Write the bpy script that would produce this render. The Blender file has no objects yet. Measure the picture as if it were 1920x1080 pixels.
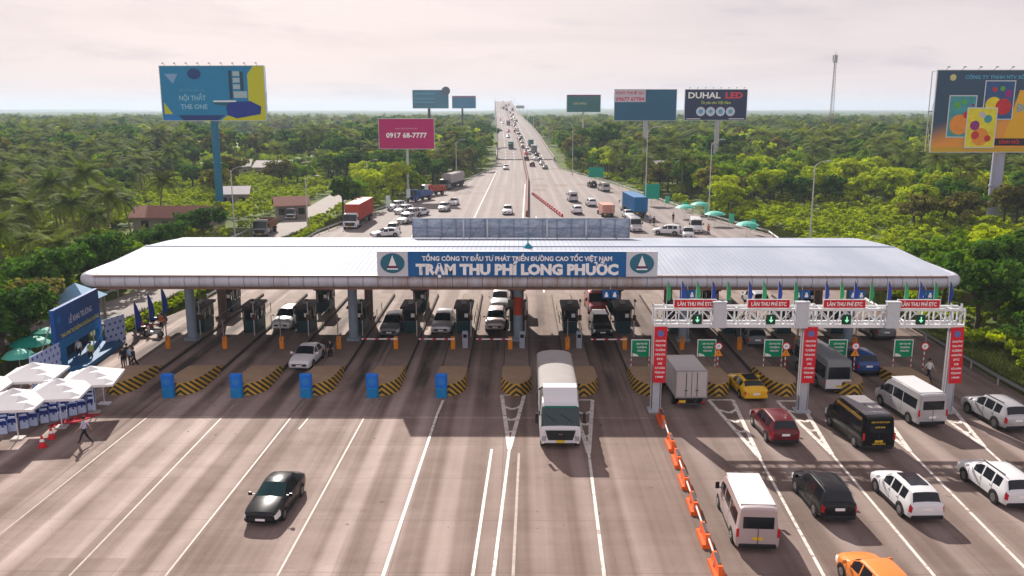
import bpy, math, random
import numpy as np
from mathutils import Vector, Matrix
R = math.radians
PI = math.pi
sc = bpy.context.scene
COL = sc.collection

# ------------------------------------------------------------------ camera
F = 1625.0; CAMH = 20.1; PITCH = R(11.65); YAW = R(0.414)
cd = bpy.data.cameras.new('camera'); cam = bpy.data.objects.new('camera', cd); COL.objects.link(cam)
cam.location = (0, 0, CAMH); cam.rotation_euler = (PI/2 - PITCH, 0, YAW)
cd.sensor_width = 36.0; cd.lens = F/1920*36; cd.clip_start = 0.5; cd.clip_end = 30000
sc.camera = cam
RM = Matrix.Rotation(YAW, 3, 'Z') @ Matrix.Rotation(PI/2 - PITCH, 3, 'X')

# ------------------------------------------------------------------ world and sun
SUNV = Vector((-0.44, 1.53, 1.0)).normalized()      # towards the sun
ELEV = math.asin(SUNV.z); AZ = math.atan2(SUNV.x, SUNV.y)
world = bpy.data.worlds.new('World'); sc.world = world; world.use_nodes = True
wn = world.node_tree.nodes; wl = world.node_tree.links
wn.clear()
wo = wn.new('ShaderNodeOutputWorld'); bg = wn.new('ShaderNodeBackground'); bg.inputs[1].default_value = 0.106
sky = wn.new('ShaderNodeTexSky'); sky.sky_type = 'NISHITA'; sky.sun_disc = False
sky.sun_elevation = ELEV; sky.sun_rotation = AZ; sky.air_density = 1.2; sky.dust_density = 3.0; sky.ozone_density = 1.0
tc = wn.new('ShaderNodeTexCoord'); sx = wn.new('ShaderNodeSeparateXYZ'); wl.new(tc.outputs['Generated'], sx.inputs[0])
def wmath(op, a, b=None, c=None):
    n = wn.new('ShaderNodeMath'); n.operation = op
    for i, v in enumerate((a, b, c)):
        if v is None: continue
        if isinstance(v, (int, float)): n.inputs[i].default_value = v
        else: wl.new(v, n.inputs[i])
    return n.outputs[0]
zz = wmath('ADD', wmath('MAXIMUM', sx.outputs[2], 0.0), 0.10)
cb = wn.new('ShaderNodeCombineXYZ')
wl.new(wmath('DIVIDE', sx.outputs[0], zz), cb.inputs[0]); wl.new(wmath('DIVIDE', sx.outputs[1], zz), cb.inputs[1])
n1 = wn.new('ShaderNodeTexNoise'); n1.inputs['Scale'].default_value = 0.42; n1.inputs['Detail'].default_value = 7; n1.inputs['Roughness'].default_value = 0.55; n1.inputs['Distortion'].default_value = 0.5
wl.new(cb.outputs[0], n1.inputs['Vector'])
rp = wn.new('ShaderNodeValToRGB'); rp.color_ramp.elements[0].position = 0.38; rp.color_ramp.elements[1].position = 0.54
rp.color_ramp.elements[0].color = (3.35, 3.0, 3.4, 1); rp.color_ramp.elements[1].color = (4.95, 4.25, 4.45, 1)
wl.new(n1.outputs[0], rp.inputs[0])
# overcast veil is brighter and warmer towards the horizon
hz = wn.new('ShaderNodeMapRange'); hz.inputs['From Min'].default_value = 0.0; hz.inputs['From Max'].default_value = 0.35
hz.inputs['To Min'].default_value = 1.0; hz.inputs['To Max'].default_value = 0.0
wl.new(sx.outputs[2], hz.inputs['Value'])
mh = wn.new('ShaderNodeMix'); mh.data_type = 'RGBA'; mh.inputs['B'].default_value = (5.5, 4.7, 4.75, 1)
wl.new(wmath('MULTIPLY', hz.outputs[0], 0.75), mh.inputs['Factor']); wl.new(rp.outputs[0], mh.inputs['A'])
mx = wn.new('ShaderNodeMix'); mx.data_type = 'RGBA'; mx.inputs['Factor'].default_value = 0.93
# a few grey cloud puffs low over the horizon
cb2 = wn.new('ShaderNodeCombineXYZ'); wl.new(wmath('MULTIPLY', wmath('DIVIDE', sx.outputs[0], wmath('ADD', wmath('ABSOLUTE', sx.outputs[1]), 0.2)), 7.0), cb2.inputs[0]); wl.new(wmath('MULTIPLY', sx.outputs[2], 34.0), cb2.inputs[1])
n2 = wn.new('ShaderNodeTexNoise'); n2.inputs['Scale'].default_value = 0.9; n2.inputs['Detail'].default_value = 6; n2.inputs['Roughness'].default_value = 0.6; wl.new(cb2.outputs[0], n2.inputs['Vector'])
r2_ = wn.new('ShaderNodeMapRange'); r2_.interpolation_type = 'SMOOTHSTEP'; r2_.inputs['From Min'].default_value = 0.52; r2_.inputs['From Max'].default_value = 0.72; r2_.inputs['To Max'].default_value = 0.55; wl.new(n2.outputs[0], r2_.inputs['Value'])
mc = wn.new('ShaderNodeMix'); mc.data_type = 'RGBA'; mc.inputs['B'].default_value = (3.3, 3.0, 3.55, 1); wl.new(r2_.outputs[0], mc.inputs['Factor']); wl.new(mh.outputs['Result'], mc.inputs['A'])
wl.new(sky.outputs[0], mx.inputs['A']); wl.new(mc.outputs['Result'], mx.inputs['B'])
dim = wn.new('ShaderNodeMapRange'); dim.interpolation_type = 'SMOOTHSTEP'; dim.inputs['From Min'].default_value = 0.10; dim.inputs['From Max'].default_value = 0.55
dim.inputs['To Min'].default_value = 1.0; dim.inputs['To Max'].default_value = 0.62
wl.new(sx.outputs[2], dim.inputs['Value'])
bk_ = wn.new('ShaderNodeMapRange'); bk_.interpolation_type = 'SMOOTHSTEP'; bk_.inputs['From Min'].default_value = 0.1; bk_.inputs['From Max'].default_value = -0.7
bk_.inputs['To Min'].default_value = 1.0; bk_.inputs['To Max'].default_value = 1.55; wl.new(sx.outputs[1], bk_.inputs['Value'])  # sky behind the camera brightened, an added fill for surfaces facing it
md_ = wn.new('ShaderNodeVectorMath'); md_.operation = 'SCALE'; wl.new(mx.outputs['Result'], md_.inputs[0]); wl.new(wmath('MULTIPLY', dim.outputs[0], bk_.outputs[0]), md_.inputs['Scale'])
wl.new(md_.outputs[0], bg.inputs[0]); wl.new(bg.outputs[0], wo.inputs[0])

sl = bpy.data.lights.new('sun', 'SUN'); sl.energy = 5.0; sl.angle = R(0.6); sl.color = (1.0, 0.93, 0.84)
sun = bpy.data.objects.new('sun', sl); COL.objects.link(sun)
sun.rotation_euler = SUNV.to_track_quat('Z', 'Y').to_euler(); sun.location = (0, 0, 100)
sc.view_settings.view_transform = 'Standard'; sc.view_settings.look = 'None'; sc.view_settings.exposure = 0.60
sc.view_settings.gamma = 1.0; sc.view_settings.use_curve_mapping = False
sc.render.engine = 'CYCLES'
sc.cycles.max_bounces = 5; sc.cycles.diffuse_bounces = 2; sc.cycles.glossy_bounces = 2
sc.cycles.transmission_bounces = 3; sc.cycles.volume_bounces = 0; sc.cycles.transparent_max_bounces = 6
sc.cycles.caustics_reflective = False; sc.cycles.caustics_refractive = False
sc.cycles.use_denoising = True

# ------------------------------------------------------------------ pixel of the photograph -> point of the world
def ray(px, py): return RM @ Vector(((px-960)/F, -(py-540)/F, -1.0))
def G(px, py, z=0.0):
    d = ray(px, py); t = (z - CAMH)/d.z
    return Vector((d.x*t, d.y*t, z))
def PY(px, py, Y):
    d = ray(px, py); t = Y/d.y
    return Vector((d.x*t, Y, CAMH + d.z*t))

# ------------------------------------------------------------------ materials
MATS = {}
def M(name, col, rough=0.6, metal=0.0, var=0.12, scale=3.0, coat=0.0, bump=0.0, emit=None, spec=0.22, kind='noise'):
    if name in MATS: return MATS[name]
    m = bpy.data.materials.new(name); m.use_nodes = True; MATS[name] = m
    n = m.node_tree.nodes; l = m.node_tree.links; p = n['Principled BSDF']
    p.inputs['Roughness'].default_value = rough; p.inputs['Metallic'].default_value = metal
    p.inputs['Coat Weight'].default_value = coat; p.inputs['Specular IOR Level'].default_value = spec
    if emit:
        p.inputs['Emission Color'].default_value = (*col, 1); p.inputs['Emission Strength'].default_value = emit
    t = n.new('ShaderNodeTexCoord'); nz = n.new('ShaderNodeTexNoise'); nz.inputs['Scale'].default_value = scale
    nz.inputs['Detail'].default_value = 5; l.new(t.outputs['Object'], nz.inputs['Vector'])
    mixn = n.new('ShaderNodeMix'); mixn.data_type = 'RGBA'
    mixn.inputs['A'].default_value = (*[max(0, c*(1-var)) for c in col], 1); mixn.inputs['B'].default_value = (*[min(1, c*(1+var)) for c in col], 1)
    l.new(nz.outputs[0], mixn.inputs['Factor']); l.new(mixn.outputs['Result'], p.inputs['Base Color'])
    if bump:
        b = n.new('ShaderNodeBump'); b.inputs['Strength'].default_value = bump; b.inputs['Distance'].default_value = 0.02
        l.new(nz.outputs[0], b.inputs['Height']); l.new(b.outputs[0], p.inputs['Normal'])
    return m

class NT:
    """small helper round a material's node tree"""
    def __init__(s, name, rough=0.8):
        s.m = bpy.data.materials.new(name); s.m.use_nodes = True; MATS[name] = s.m
        s.n = s.m.node_tree.nodes; s.l = s.m.node_tree.links; s.p = s.n['Principled BSDF']
        s.p.inputs['Roughness'].default_value = rough
    def put(s, sock, v):
        if v is None: return
        if isinstance(v, (int, float)): sock.default_value = v
        elif isinstance(v, tuple): sock.default_value = (*v, 1) if len(v) == 3 and sock.type == 'RGBA' else v
        else: s.l.new(v, sock)
    def math(s, op, a, b=None, c=None, clamp=False):
        n = s.n.new('ShaderNodeMath'); n.operation = op; n.use_clamp = clamp
        for i, v in enumerate((a, b, c)): s.put(n.inputs[i], v)
        return n.outputs[0]
    def mix(s, f, a, b, mode='MIX'):
        n = s.n.new('ShaderNodeMix'); n.data_type = 'RGBA'; n.blend_type = mode
        s.put(n.inputs['Factor'], f); s.put(n.inputs['A'], a); s.put(n.inputs['B'], b); return n.outputs['Result']
    def noise(s, vec, scale, detail=4, rough=0.5, dist=0.0):
        n = s.n.new('ShaderNodeTexNoise'); s.l.new(vec, n.inputs['Vector']); n.inputs['Scale'].default_value = scale
        n.inputs['Detail'].default_value = detail; n.inputs['Roughness'].default_value = rough; n.inputs['Distortion'].default_value = dist
        return n.outputs[0]
    def ramp(s, f, a, b, lo=0.0, hi=1.0):
        n = s.n.new('ShaderNodeMapRange'); n.interpolation_type = 'SMOOTHSTEP'
        s.put(n.inputs['Value'], f); n.inputs['From Min'].default_value = a; n.inputs['From Max'].default_value = b
        n.inputs['To Min'].default_value = lo; n.inputs['To Max'].default_value = hi; return n.outputs[0]
    def pos(s, sx=1, sy=1, sz=1, world=True):
        if world: g = s.n.new('ShaderNodeNewGeometry').outputs['Position']
        else: g = s.n.new('ShaderNodeTexCoord').outputs['Object']
        mp = s.n.new('ShaderNodeMapping'); mp.inputs['Scale'].default_value = (sx, sy, sz); s.l.new(g, mp.inputs['Vector']); return mp.outputs[0]
    def xyz(s, v):
        n = s.n.new('ShaderNodeSeparateXYZ'); s.l.new(v, n.inputs[0]); return n.outputs
    def base(s, c): s.put(s.p.inputs['Base Color'], c); return s.m

LANE = 4.82                                   # island pitch
def make_asphalt():
    t = NT('asphalt_plaza', 0.8)
    P = t.pos(); o = t.xyz(P); X, Y = o[0], o[1]
    wob = t.math('MULTIPLY', t.math('SUBTRACT', t.noise(t.pos(0.05, 0.012, 1), 1.0, 1), 0.5), 0.7)
    Xw = t.math('ADD', X, wob)
    u = t.math('DIVIDE', t.math('SUBTRACT', Xw, 2.3), LANE)               # 0 at lane centre
    cosu = t.math('COSINE', t.math('MULTIPLY', u, 2*PI))                  # 1 at the lane centre, -1 on its border
    cos2 = t.math('COSINE', t.math('MULTIPLY', u, 4*PI))
    s1 = t.noise(t.pos(0.75, 0.006, 1), 1.0, 3, 0.5)
    s2 = t.noise(t.pos(2.6, 0.03, 1), 1.0, 3, 0.6)
    s3 = t.noise(t.pos(0.25, 0.25, 1), 1.0, 5, 0.6, 0.4)
    fine = t.noise(t.pos(3, 3, 3), 3.0, 6, 0.75)
    cross = t.noise(t.pos(0.06, 1.6, 1), 1.0, 3, 0.6)
    band = t.math('MULTIPLY', t.ramp(t.math('MULTIPLY', cos2, -1.0), -0.35, 0.85), t.ramp(t.noise(t.pos(0.21, 0.02, 1), 1.0, 2), 0.30, 0.62))
    a = t.math('ADD', t.math('MULTIPLY', t.ramp(s1, 0.36, 0.64), 0.24), t.math('MULTIPLY', t.ramp(s2, 0.34, 0.66), 0.10))
    a = t.math('ADD', a, t.math('MULTIPLY', band, 0.46))
    a = t.math('ADD', a, t.math('MULTIPLY', t.ramp(s3, 0.35, 0.7), 0.22))
    a = t.math('ADD', a, t.math('MULTIPLY', t.math('SUBTRACT', cross, 0.5), 0.22))
    a = t.math('ADD', a, t.math('MULTIPLY', t.math('SUBTRACT', fine, 0.5), 0.30), clamp=True)
    c = t.mix(a, (0.140, 0.092, 0.074), (0.48, 0.382, 0.350))
    # less tan, greyer beyond the canopy
    far = t.ramp(Y, 80, 150)
    cf = t.mix(a, (0.22, 0.185, 0.175), (0.33, 0.285, 0.275))
    c = t.mix(far, c, cf)
    cen = t.math('MULTIPLY', t.ramp(t.math('ABSOLUTE', t.math('SUBTRACT', X, 2.5)), 11.0, 4.0), t.ramp(Y, 110, 80))
    c = t.mix(t.math('MULTIPLY', cen, 0.34), c, (0.17, 0.115, 0.09))
    # oil and rubber down the middle of each lane round the toll booths
    oil = t.math('MULTIPLY', t.ramp(cosu, 0.70, 0.95), t.math('MULTIPLY', t.ramp(Y, 53, 63), t.ramp(Y, 100, 76)))
    oil = t.math('MULTIPLY', oil, t.ramp(t.noise(t.pos(0.5, 0.10, 1), 1.0, 4), 0.36, 0.60))
    c = t.mix(t.math('MULTIPLY', oil, 0.85), c, (0.035, 0.026, 0.024))
    rub = t.math('MULTIPLY', t.ramp(t.noise(t.pos(1.3, 0.022, 1), 1.0, 3, 0.5), 0.60, 0.72), t.ramp(Y, 30, 60, 0.22, 0.6))
    c = t.mix(t.math('MULTIPLY', rub, t.ramp(Y, 110, 80)), c, (0.07, 0.05, 0.042))
    # darker traffic side on the right
    c = t.mix(t.math('MULTIPLY', t.ramp(X, 5, 12), t.ramp(Y, 110, 80)), c, t.mix(0.45, c, (0.15, 0.115, 0.10)))
    spots = t.ramp(t.noise(t.pos(0.6, 0.6, 1), 1.0, 5, 0.7, 1.0), 0.64, 0.74)
    c = t.mix(t.math('MULTIPLY', spots, 0.35), c, (0.14, 0.08, 0.055))
    # transverse joints of the concrete slabs
    jy = t.math('FRACT', t.math('DIVIDE', Y, 5.0))
    jm = t.math('MAXIMUM', t.math('LESS_THAN', jy, 0.010), t.math('LESS_THAN', t.math('FRACT', t.math('DIVIDE', t.math('ADD', X, 0.9), LANE)), 0.010))
    # repair patches and cracks
    vb = t.n.new('ShaderNodeTexVoronoi'); vb.feature = 'F1'; vb.distance = 'CHEBYCHEV'; vb.inputs['Scale'].default_value = 1.0; t.l.new(t.pos(0.16, 0.07, 1), vb.inputs['Vector'])
    pr = t.xyz(vb.outputs['Color'])[0]
    patch = t.math('MULTIPLY', t.math('GREATER_THAN', pr, 0.80), t.math('LESS_THAN', vb.outputs['Distance'], 0.30))
    c = t.mix(t.math('MULTIPLY', patch, 0.38), c, (0.15, 0.105, 0.085))
    vc = t.n.new('ShaderNodeTexVoronoi'); vc.feature = 'DISTANCE_TO_EDGE'; vc.inputs['Scale'].default_value = 0.22; t.l.new(t.pos(), vc.inputs['Vector'])
    crack = t.math('MULTIPLY', t.math('LESS_THAN', vc.outputs['Distance'], 0.004), t.math('GREATER_THAN', s3, 0.52))
    c = t.mix(t.math('MULTIPLY', crack, 0.16), c, (0.07, 0.05, 0.04))
    drops = t.ramp(t.noise(t.pos(), 1.6, 3, 0.5), 0.70, 0.74)
    c = t.mix(t.math('MULTIPLY', drops, 0.6), c, (0.06, 0.042, 0.036))
    c = t.mix(t.math('MULTIPLY', jm, 0.40), c, (0.09, 0.07, 0.06))
    b = t.n.new('ShaderNodeBump'); b.inputs['Strength'].default_value = 0.25; b.inputs['Distance'].default_value = 0.02
    t.l.new(fine, b.inputs['Height']); t.l.new(b.outputs[0], t.p.inputs['Normal'])
    t.p.inputs['Specular IOR Level'].default_value = 0.12
    return t.base(c)
ASPH = make_asphalt()

def make_ground():
    t = NT('grass_ground', 0.95)
    a = t.noise(t.pos(), 0.05, 6, 0.6); b = t.noise(t.pos(), 0.6, 5, 0.7)
    c = t.mix(t.ramp(a, 0.35, 0.65), (0.055, 0.085, 0.018), (0.13, 0.17, 0.028))
    c = t.mix(t.ramp(b, 0.5, 0.75), c, (0.19, 0.20, 0.045))
    c = t.mix(t.math('MULTIPLY', t.ramp(t.noise(t.pos(), 0.13, 4), 0.58, 0.7), 0.6), c, (0.16, 0.115, 0.07))
    t.p.inputs['Specular IOR Level'].default_value = 0.1
    return t.base(c)
GROUND = make_ground()
CONC = M('concrete', (0.30, 0.26, 0.235), 0.85, var=0.25, scale=1.2, bump=0.2)
KERB = M('kerb_concrete', (0.24, 0.20, 0.175), 0.85, var=0.3, scale=2)
def paint_mat(name, col, lo, hi):
    t = NT(name, 0.6)
    w = t.ramp(t.noise(t.pos(), 2.2, 6, 0.75), lo, hi)
    return t.base(t.mix(w, col, (0.24, 0.175, 0.15)))
PAINT = paint_mat('road_paint', (0.72, 0.67, 0.62), 0.48, 0.68)
WORN = paint_mat('worn_road_paint', (0.33, 0.25, 0.222), 0.40, 0.58)
STEEL = M('galvanised_steel', (0.50, 0.52, 0.54), 0.45, 0.4, 0.15)
WSTEEL = M('white_painted_steel', (0.74, 0.76, 0.78), 0.45, 0.0, 0.08)
BLACK = M('black_plastic', (0.02, 0.02, 0.022), 0.5)
DARK = M('dark_grey_metal', (0.06, 0.06, 0.065), 0.5)
RUBBER = M('tyre_rubber', (0.022, 0.02, 0.02), 0.85)
GLASS = M('dark_glass', (0.010, 0.013, 0.018), 0.1, 0.0, 0.1, spec=0.4)
TGLASS = M('teal_glass', (0.008, 0.040, 0.045), 0.08, 0.0, 0.1, spec=0.4)
ALLOY = M('alloy_rim', (0.22, 0.22, 0.23), 0.35, 0.7)
LAMPW = M('headlight_lens', (0.75, 0.77, 0.8), 0.12, 0.2)
LAMPR = M('taillight_lens', (0.50, 0.015, 0.02), 0.2)
WHITE = M('white_vinyl', (0.90, 0.90, 0.90), 0.5, var=0.04)
YELLOW = M('yellow_plate', (0.75, 0.50, 0.03), 0.5)
RED = M('red_vinyl', (0.62, 0.015, 0.03), 0.5, var=0.06)
BLUE = M('blue_vinyl', (0.012, 0.11, 0.36), 0.5, var=0.06)
GREEN = M('green_sign_sheet', (0.0, 0.27, 0.12), 0.45, var=0.06)
ORANGE = M('orange_plastic', (0.80, 0.13, 0.02), 0.5, var=0.12)

# ------------------------------------------------------------------ mesh builder
class MB:
    def __init__(s): s.v = []; s.f = []; s.m = []
    def add(s, vs, fs, mi=0):
        o = len(s.v); s.v += [tuple(v) for v in vs]; s.f += [tuple(i+o for i in f) for f in fs]; s.m += [mi]*len(fs); return s
    def box(s, x0, x1, y0, y1, z0, z1, mi=0):
        return s.add([(x0,y0,z0),(x1,y0,z0),(x1,y1,z0),(x0,y1,z0),(x0,y0,z1),(x1,y0,z1),(x1,y1,z1),(x0,y1,z1)],
                     [(3,2,1,0),(4,5,6,7),(0,1,5,4),(1,2,6,5),(2,3,7,6),(3,0,4,7)], mi)
    def cbox(s, cx, cy, cz, w, d, h, mi=0): return s.box(cx-w/2, cx+w/2, cy-d/2, cy+d/2, cz-h/2, cz+h/2, mi)
    def bbox(s, x0, x1, y0, y1, z0, z1, b, mi=0):
        """box with chamfered vertical edges and top"""
        p = [(x0+b,y0),(x1-b,y0),(x1,y0+b),(x1,y1-b),(x1-b,y1),(x0+b,y1),(x0,y1-b),(x0,y0+b)]
        cx, cy = (x0+x1)/2, (y0+y1)/2
        q = [(cx+(x-cx)*(1-2*b/(x1-x0)), cy+(y-cy)*(1-2*b/(y1-y0))) for x, y in p]
        vs = [(x,y,z0) for x,y in p]+[(x,y,z1-b) for x,y in p]+[(x,y,z1) for x,y in q]
        fs = [tuple(range(7,-1,-1)), tuple(range(16,24))]
        for k in (0, 8):
            for i in range(8): fs.append((k+i, k+(i+1)%8, k+8+(i+1)%8, k+8+i))
        return s.add(vs, fs, mi)
    def prism(s, poly, z0, z1, mi=0):
        n = len(poly); vs = [(x,y,z0) for x,y in poly]+[(x,y,z1) for x,y in poly]
        return s.add(vs, [tuple(range(n-1,-1,-1)), tuple(range(n,2*n))]+[(i,(i+1)%n,n+(i+1)%n,n+i) for i in range(n)], mi)
    def extx(s, prof, x0, x1, mi=0):
        """closed (y,z) outline pushed along x"""
        n = len(prof); vs = [(x0,y,z) for y,z in prof]+[(x1,y,z) for y,z in prof]
        return s.add(vs, [tuple(range(n)), tuple(range(2*n-1,n-1,-1))]+[(i,n+i,n+(i+1)%n,(i+1)%n) for i in range(n)], mi)
    def tube(s, p0, p1, r0, r1=None, n=8, mi=0):
        r1 = r0 if r1 is None else r1
        p0 = Vector(p0); p1 = Vector(p1); d = (p1-p0).normalized()
        a = d.orthogonal().normalized(); b = d.cross(a)
        vs = []
        for p, r in ((p0, r0), (p1, r1)):
            for i in range(n):
                t = 2*PI*i/n; vs.append(tuple(p + a*(r*math.cos(t)) + b*(r*math.sin(t))))
        return s.add(vs, [tuple(range(n-1,-1,-1)), tuple(range(n,2*n))]+[(i,(i+1)%n,n+(i+1)%n,n+i) for i in range(n)], mi)
    def path(s, pts, r, n=6, mi=0):
        for i in range(len(pts)-1):
            a = r[i] if isinstance(r, (list,tuple)) else r; b = r[i+1] if isinstance(r, (list,tuple)) else r
            s.tube(pts[i], pts[i+1], a, b, n, mi)
        return s
    def lathe(s, prof, n=16, mi=0, c=(0,0)):
        vs = []
        for r, z in prof:
            for i in range(n): vs.append((c[0]+r*math.cos(2*PI*i/n), c[1]+r*math.sin(2*PI*i/n), z))
        fs = []
        for k in range(len(prof)-1):
            for i in range(n): fs.append((k*n+i, k*n+(i+1)%n, (k+1)*n+(i+1)%n, (k+1)*n+i))
        fs.append(tuple(range(n-1,-1,-1))); fs.append(tuple((len(prof)-1)*n+i for i in range(n)))
        return s.add(vs, fs, mi)
    def wheelx(s, cx, cy, cz, r, w, n=20, mi=0):
        return s.tube((cx-w/2,cy,cz), (cx+w/2,cy,cz), r, r, n, mi)
    def build(s, name, mats, parent=None, smooth=False, loc=None, rz=0.0, sharp=35):
        me = bpy.data.meshes.new(name); me.from_pydata(s.v, [], s.f)
        if not isinstance(mats, (list, tuple)): mats = [mats]
        for m in mats: me.materials.append(m)
        if len(mats) > 1: me.polygons.foreach_set('material_index', s.m)
        if smooth:
            me.polygons.foreach_set('use_smooth', [True]*len(me.polygons)); me.set_sharp_from_angle(angle=R(sharp))
        me.update()
        return link(name, me, parent, loc, rz)
def link(name, me, parent=None, loc=None, rz=0.0):
    o = bpy.data.objects.new(name, me); COL.objects.link(o)
    if parent: o.parent = parent
    if loc is not None: o.location = loc
    if rz: o.rotation_euler = (0, 0, rz)
    return o
def tag(o, label=None, cat=None, group=None, kind=None):
    if label: o['label'] = label
    if cat: o['category'] = cat
    if group: o['group'] = group
    if kind: o['kind'] = kind
    return o
def thing(name, label, cat, loc=(0,0,0), rz=0.0, group=None):
    o = bpy.data.objects.new(name, None); COL.objects.link(o); o.empty_display_size = 0.2
    o.location = loc; o.rotation_euler = (0, 0, rz); return tag(o, label, cat, group)
KIDS = {}
def copy_tree(o, parent=None):
    c = o.copy(); COL.objects.link(c)
    if parent: c.parent = parent
    for ch in o.children: copy_tree(ch, c)
    return c
def dup(o, loc, rz=0.0, label=None, group=None, s=None):
    c = copy_tree(o); c.location = loc; c.rotation_euler = (0, 0, rz)
    if label: c['label'] = label
    if group: c['group'] = group
    if s: c.scale = (s, s, s) if isinstance(s, (int, float)) else s
    return c
FN = {}
def text(body, x, z, h=None, w=None, mat=None, parent=None, y=-0.02, name='lettering', bold=0.02, rz=0.0, italic=0.0):
    """lettering on a plane facing -y, centred on (x, z), scaled to height h (of capitals) and width w"""
    body = body.replace('Đ', '\u00d0'); key = (body, bold, italic)
    if key not in FN:
        cu = bpy.data.curves.new('lettering', 'FONT'); cu.body = body; cu.size = 1; cu.offset = bold; cu.extrude = 0.0; cu.resolution_u = 2; cu.shear = italic
        cu.align_x = 'CENTER'
        ob = bpy.data.objects.new('lettering', cu); COL.objects.link(ob)
        dg = bpy.context.evaluated_depsgraph_get(); dg.update()
        me = bpy.data.meshes.new_from_object(ob.evaluated_get(dg))
        bpy.data.objects.remove(ob); FN[key] = me
    src = FN[key]; n = len(src.vertices); co = np.empty(n*3); src.vertices.foreach_get('co', co); co = co.reshape(-1, 3)
    lo = co.min(0); hi = co.max(0); ww = hi[0]-lo[0]
    sz = (h/0.73) if h else w/ww
    sxx = (w/ww) if w else sz
    out = np.zeros((n, 3)); out[:,0] = (co[:,0]-(lo[0]+hi[0])/2)*sxx + x; out[:,1] = y; out[:,2] = (co[:,1]-0.365)*sz + z
    me = src.copy(); me.vertices.foreach_set('co', out.ravel()); me.materials.clear(); me.materials.append(mat); me.update()
    return link(name, me, parent, rz=rz)
# ================================================================== SETTING
def sheet(name, pts, z, mat, parent=None, kind='structure'):
    m = MB(); m.add([(x, y, z) for x, y in pts], [tuple(range(len(pts)))])
    o = m.build(name, mat, parent); 
    if kind: o['kind'] = kind
    return o
sheet('ground', [(-6000,-300),(6000,-300),(6000,9000),(-6000,9000)], -0.45, GROUND)
# plaza outline (clockwise) narrowing into the highway
LEFT = [(-60,-20),(-60,44),(-38.2,52),(-37.8,64),(-36.0,76),(-33.6,90),(-33.2,141),(-28.8,171),(-16.2,239),(-8.9,300),(-8.6,354)]
RIGHT = [(37,-20),(36.2,62),(37.5,95),(41.5,141),(35.0,171),(26.2,239),(14.6,300),(14.4,354)]
plaza = sheet('plaza_road', LEFT + RIGHT[::-1], 0.0, ASPH)
tag(plaza, kind='structure')
# edge face of the plaza slab
m = MB()
for P in (LEFT, RIGHT):
    for a, b in zip(P[:-1], P[1:]):
        m.add([(a[0],a[1],-0.5),(b[0],b[1],-0.5),(b[0],b[1],-0.001),(a[0],a[1],-0.001)], [(0,1,2,3)])
tag(m.build('plaza_edge', KERB), kind='structure')
ROAD2 = M('side_road_asphalt', (0.27, 0.235, 0.22), 0.85, var=0.2, scale=0.4)
sheet('side_road', [(-64,52),(-57,52),(-46,72),(-38.6,84),(-37.6,150),(-40,215),(-46,215),(-43.5,150),(-44.2,92),(-52,76)], -0.30, ROAD2)

# ------------------------------------------------------------------ highway and its long bridge ramp
RZ = [(300,0),(354,0.3),(420,2.6),(491,5.9),(600,9.2),(760,12.6),(946,17.2),(1100,23.0),(1250,29.0),(1352,32.0),(1450,33.0),(1600,31)]
def road_z(y): return float(np.interp(y, [a for a,_ in RZ], [b for _,b in RZ]))
def road_l(y): return float(np.interp(y, [300,354,485,946,1352,1600], [-8.9,-8.6,-11.6,-25,-35.2,-43]))
def road_r(y): return float(np.interp(y, [300,354,485,946,1352,1600], [14.6,14.4,11.4,-1.7,-11.8,-19.5]))
def road_m(y): return float(np.interp(y, [100,162,247,383,850,1352,1600], [1.4,1.6,2.7,1.8,-10.4,-23.3,-31]))
ys = list(range(354, 1600, 22))
HW = NT('highway_asphalt', 0.9); HW.p.inputs['Specular IOR Level'].default_value = 0.08
_P = HW.pos(0.5, 0.01, 1)
HW = HW.base(HW.mix(HW.noise(_P, 1.0, 4), (0.23, 0.20, 0.195), (0.32, 0.28, 0.275)))
m = MB()
for a, b in zip(ys[:-1], ys[1:]):
    za, zb = road_z(a), road_z(b)
    m.add([(road_l(a),a,za+0.004),(road_r(a),a,za+0.004),(road_r(b),b,zb+0.004),(road_l(b),b,zb+0.004)], [(0,1,2,3)], 0)
    for s, fx in ((-1, road_l), (1, road_r)):
        # parapet and deck edge
        xa, xb = fx(a), fx(b); w = 0.35*s
        dep = 1.7 if a > 560 else None
        ba = za - dep if dep else -0.45; bb = zb - dep if dep else -0.45
        m.add([(xa,a,za+0.95),(xb,b,zb+0.95),(xb+w,b,zb+0.95),(xa+w,a,za+0.95)], [(0,1,2,3)], 1)
        m.add([(xa,a,za),(xb,b,zb),(xb,b,zb+0.95),(xa,a,za+0.95)], [(0,1,2,3)], 1)
        m.add([(xa+w,a,ba),(xb+w,b,bb),(xb+w,b,zb+0.95),(xa+w,a,za+0.95)], [(0,1,2,3)], 1)
hwy = m.build('highway_bridge_road', [HW, CONC]); tag(hwy, kind='structure')
m = MB()
for y in range(590, 1580, 44):
    z = road_z(y)-1.6
    if z > 2:
        xm = (road_l(y)+road_r(y))/2
        for s in (-6, 6): m.box(xm+s-1.2, xm+s+1.2, y-0.9, y+0.9, -0.5, z-1.4)
        m.box(xm-11, xm+11, y-1.1, y+1.1, z-1.4, z)
tag(m.build('bridge_piers', CONC), kind='structure')

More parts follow.
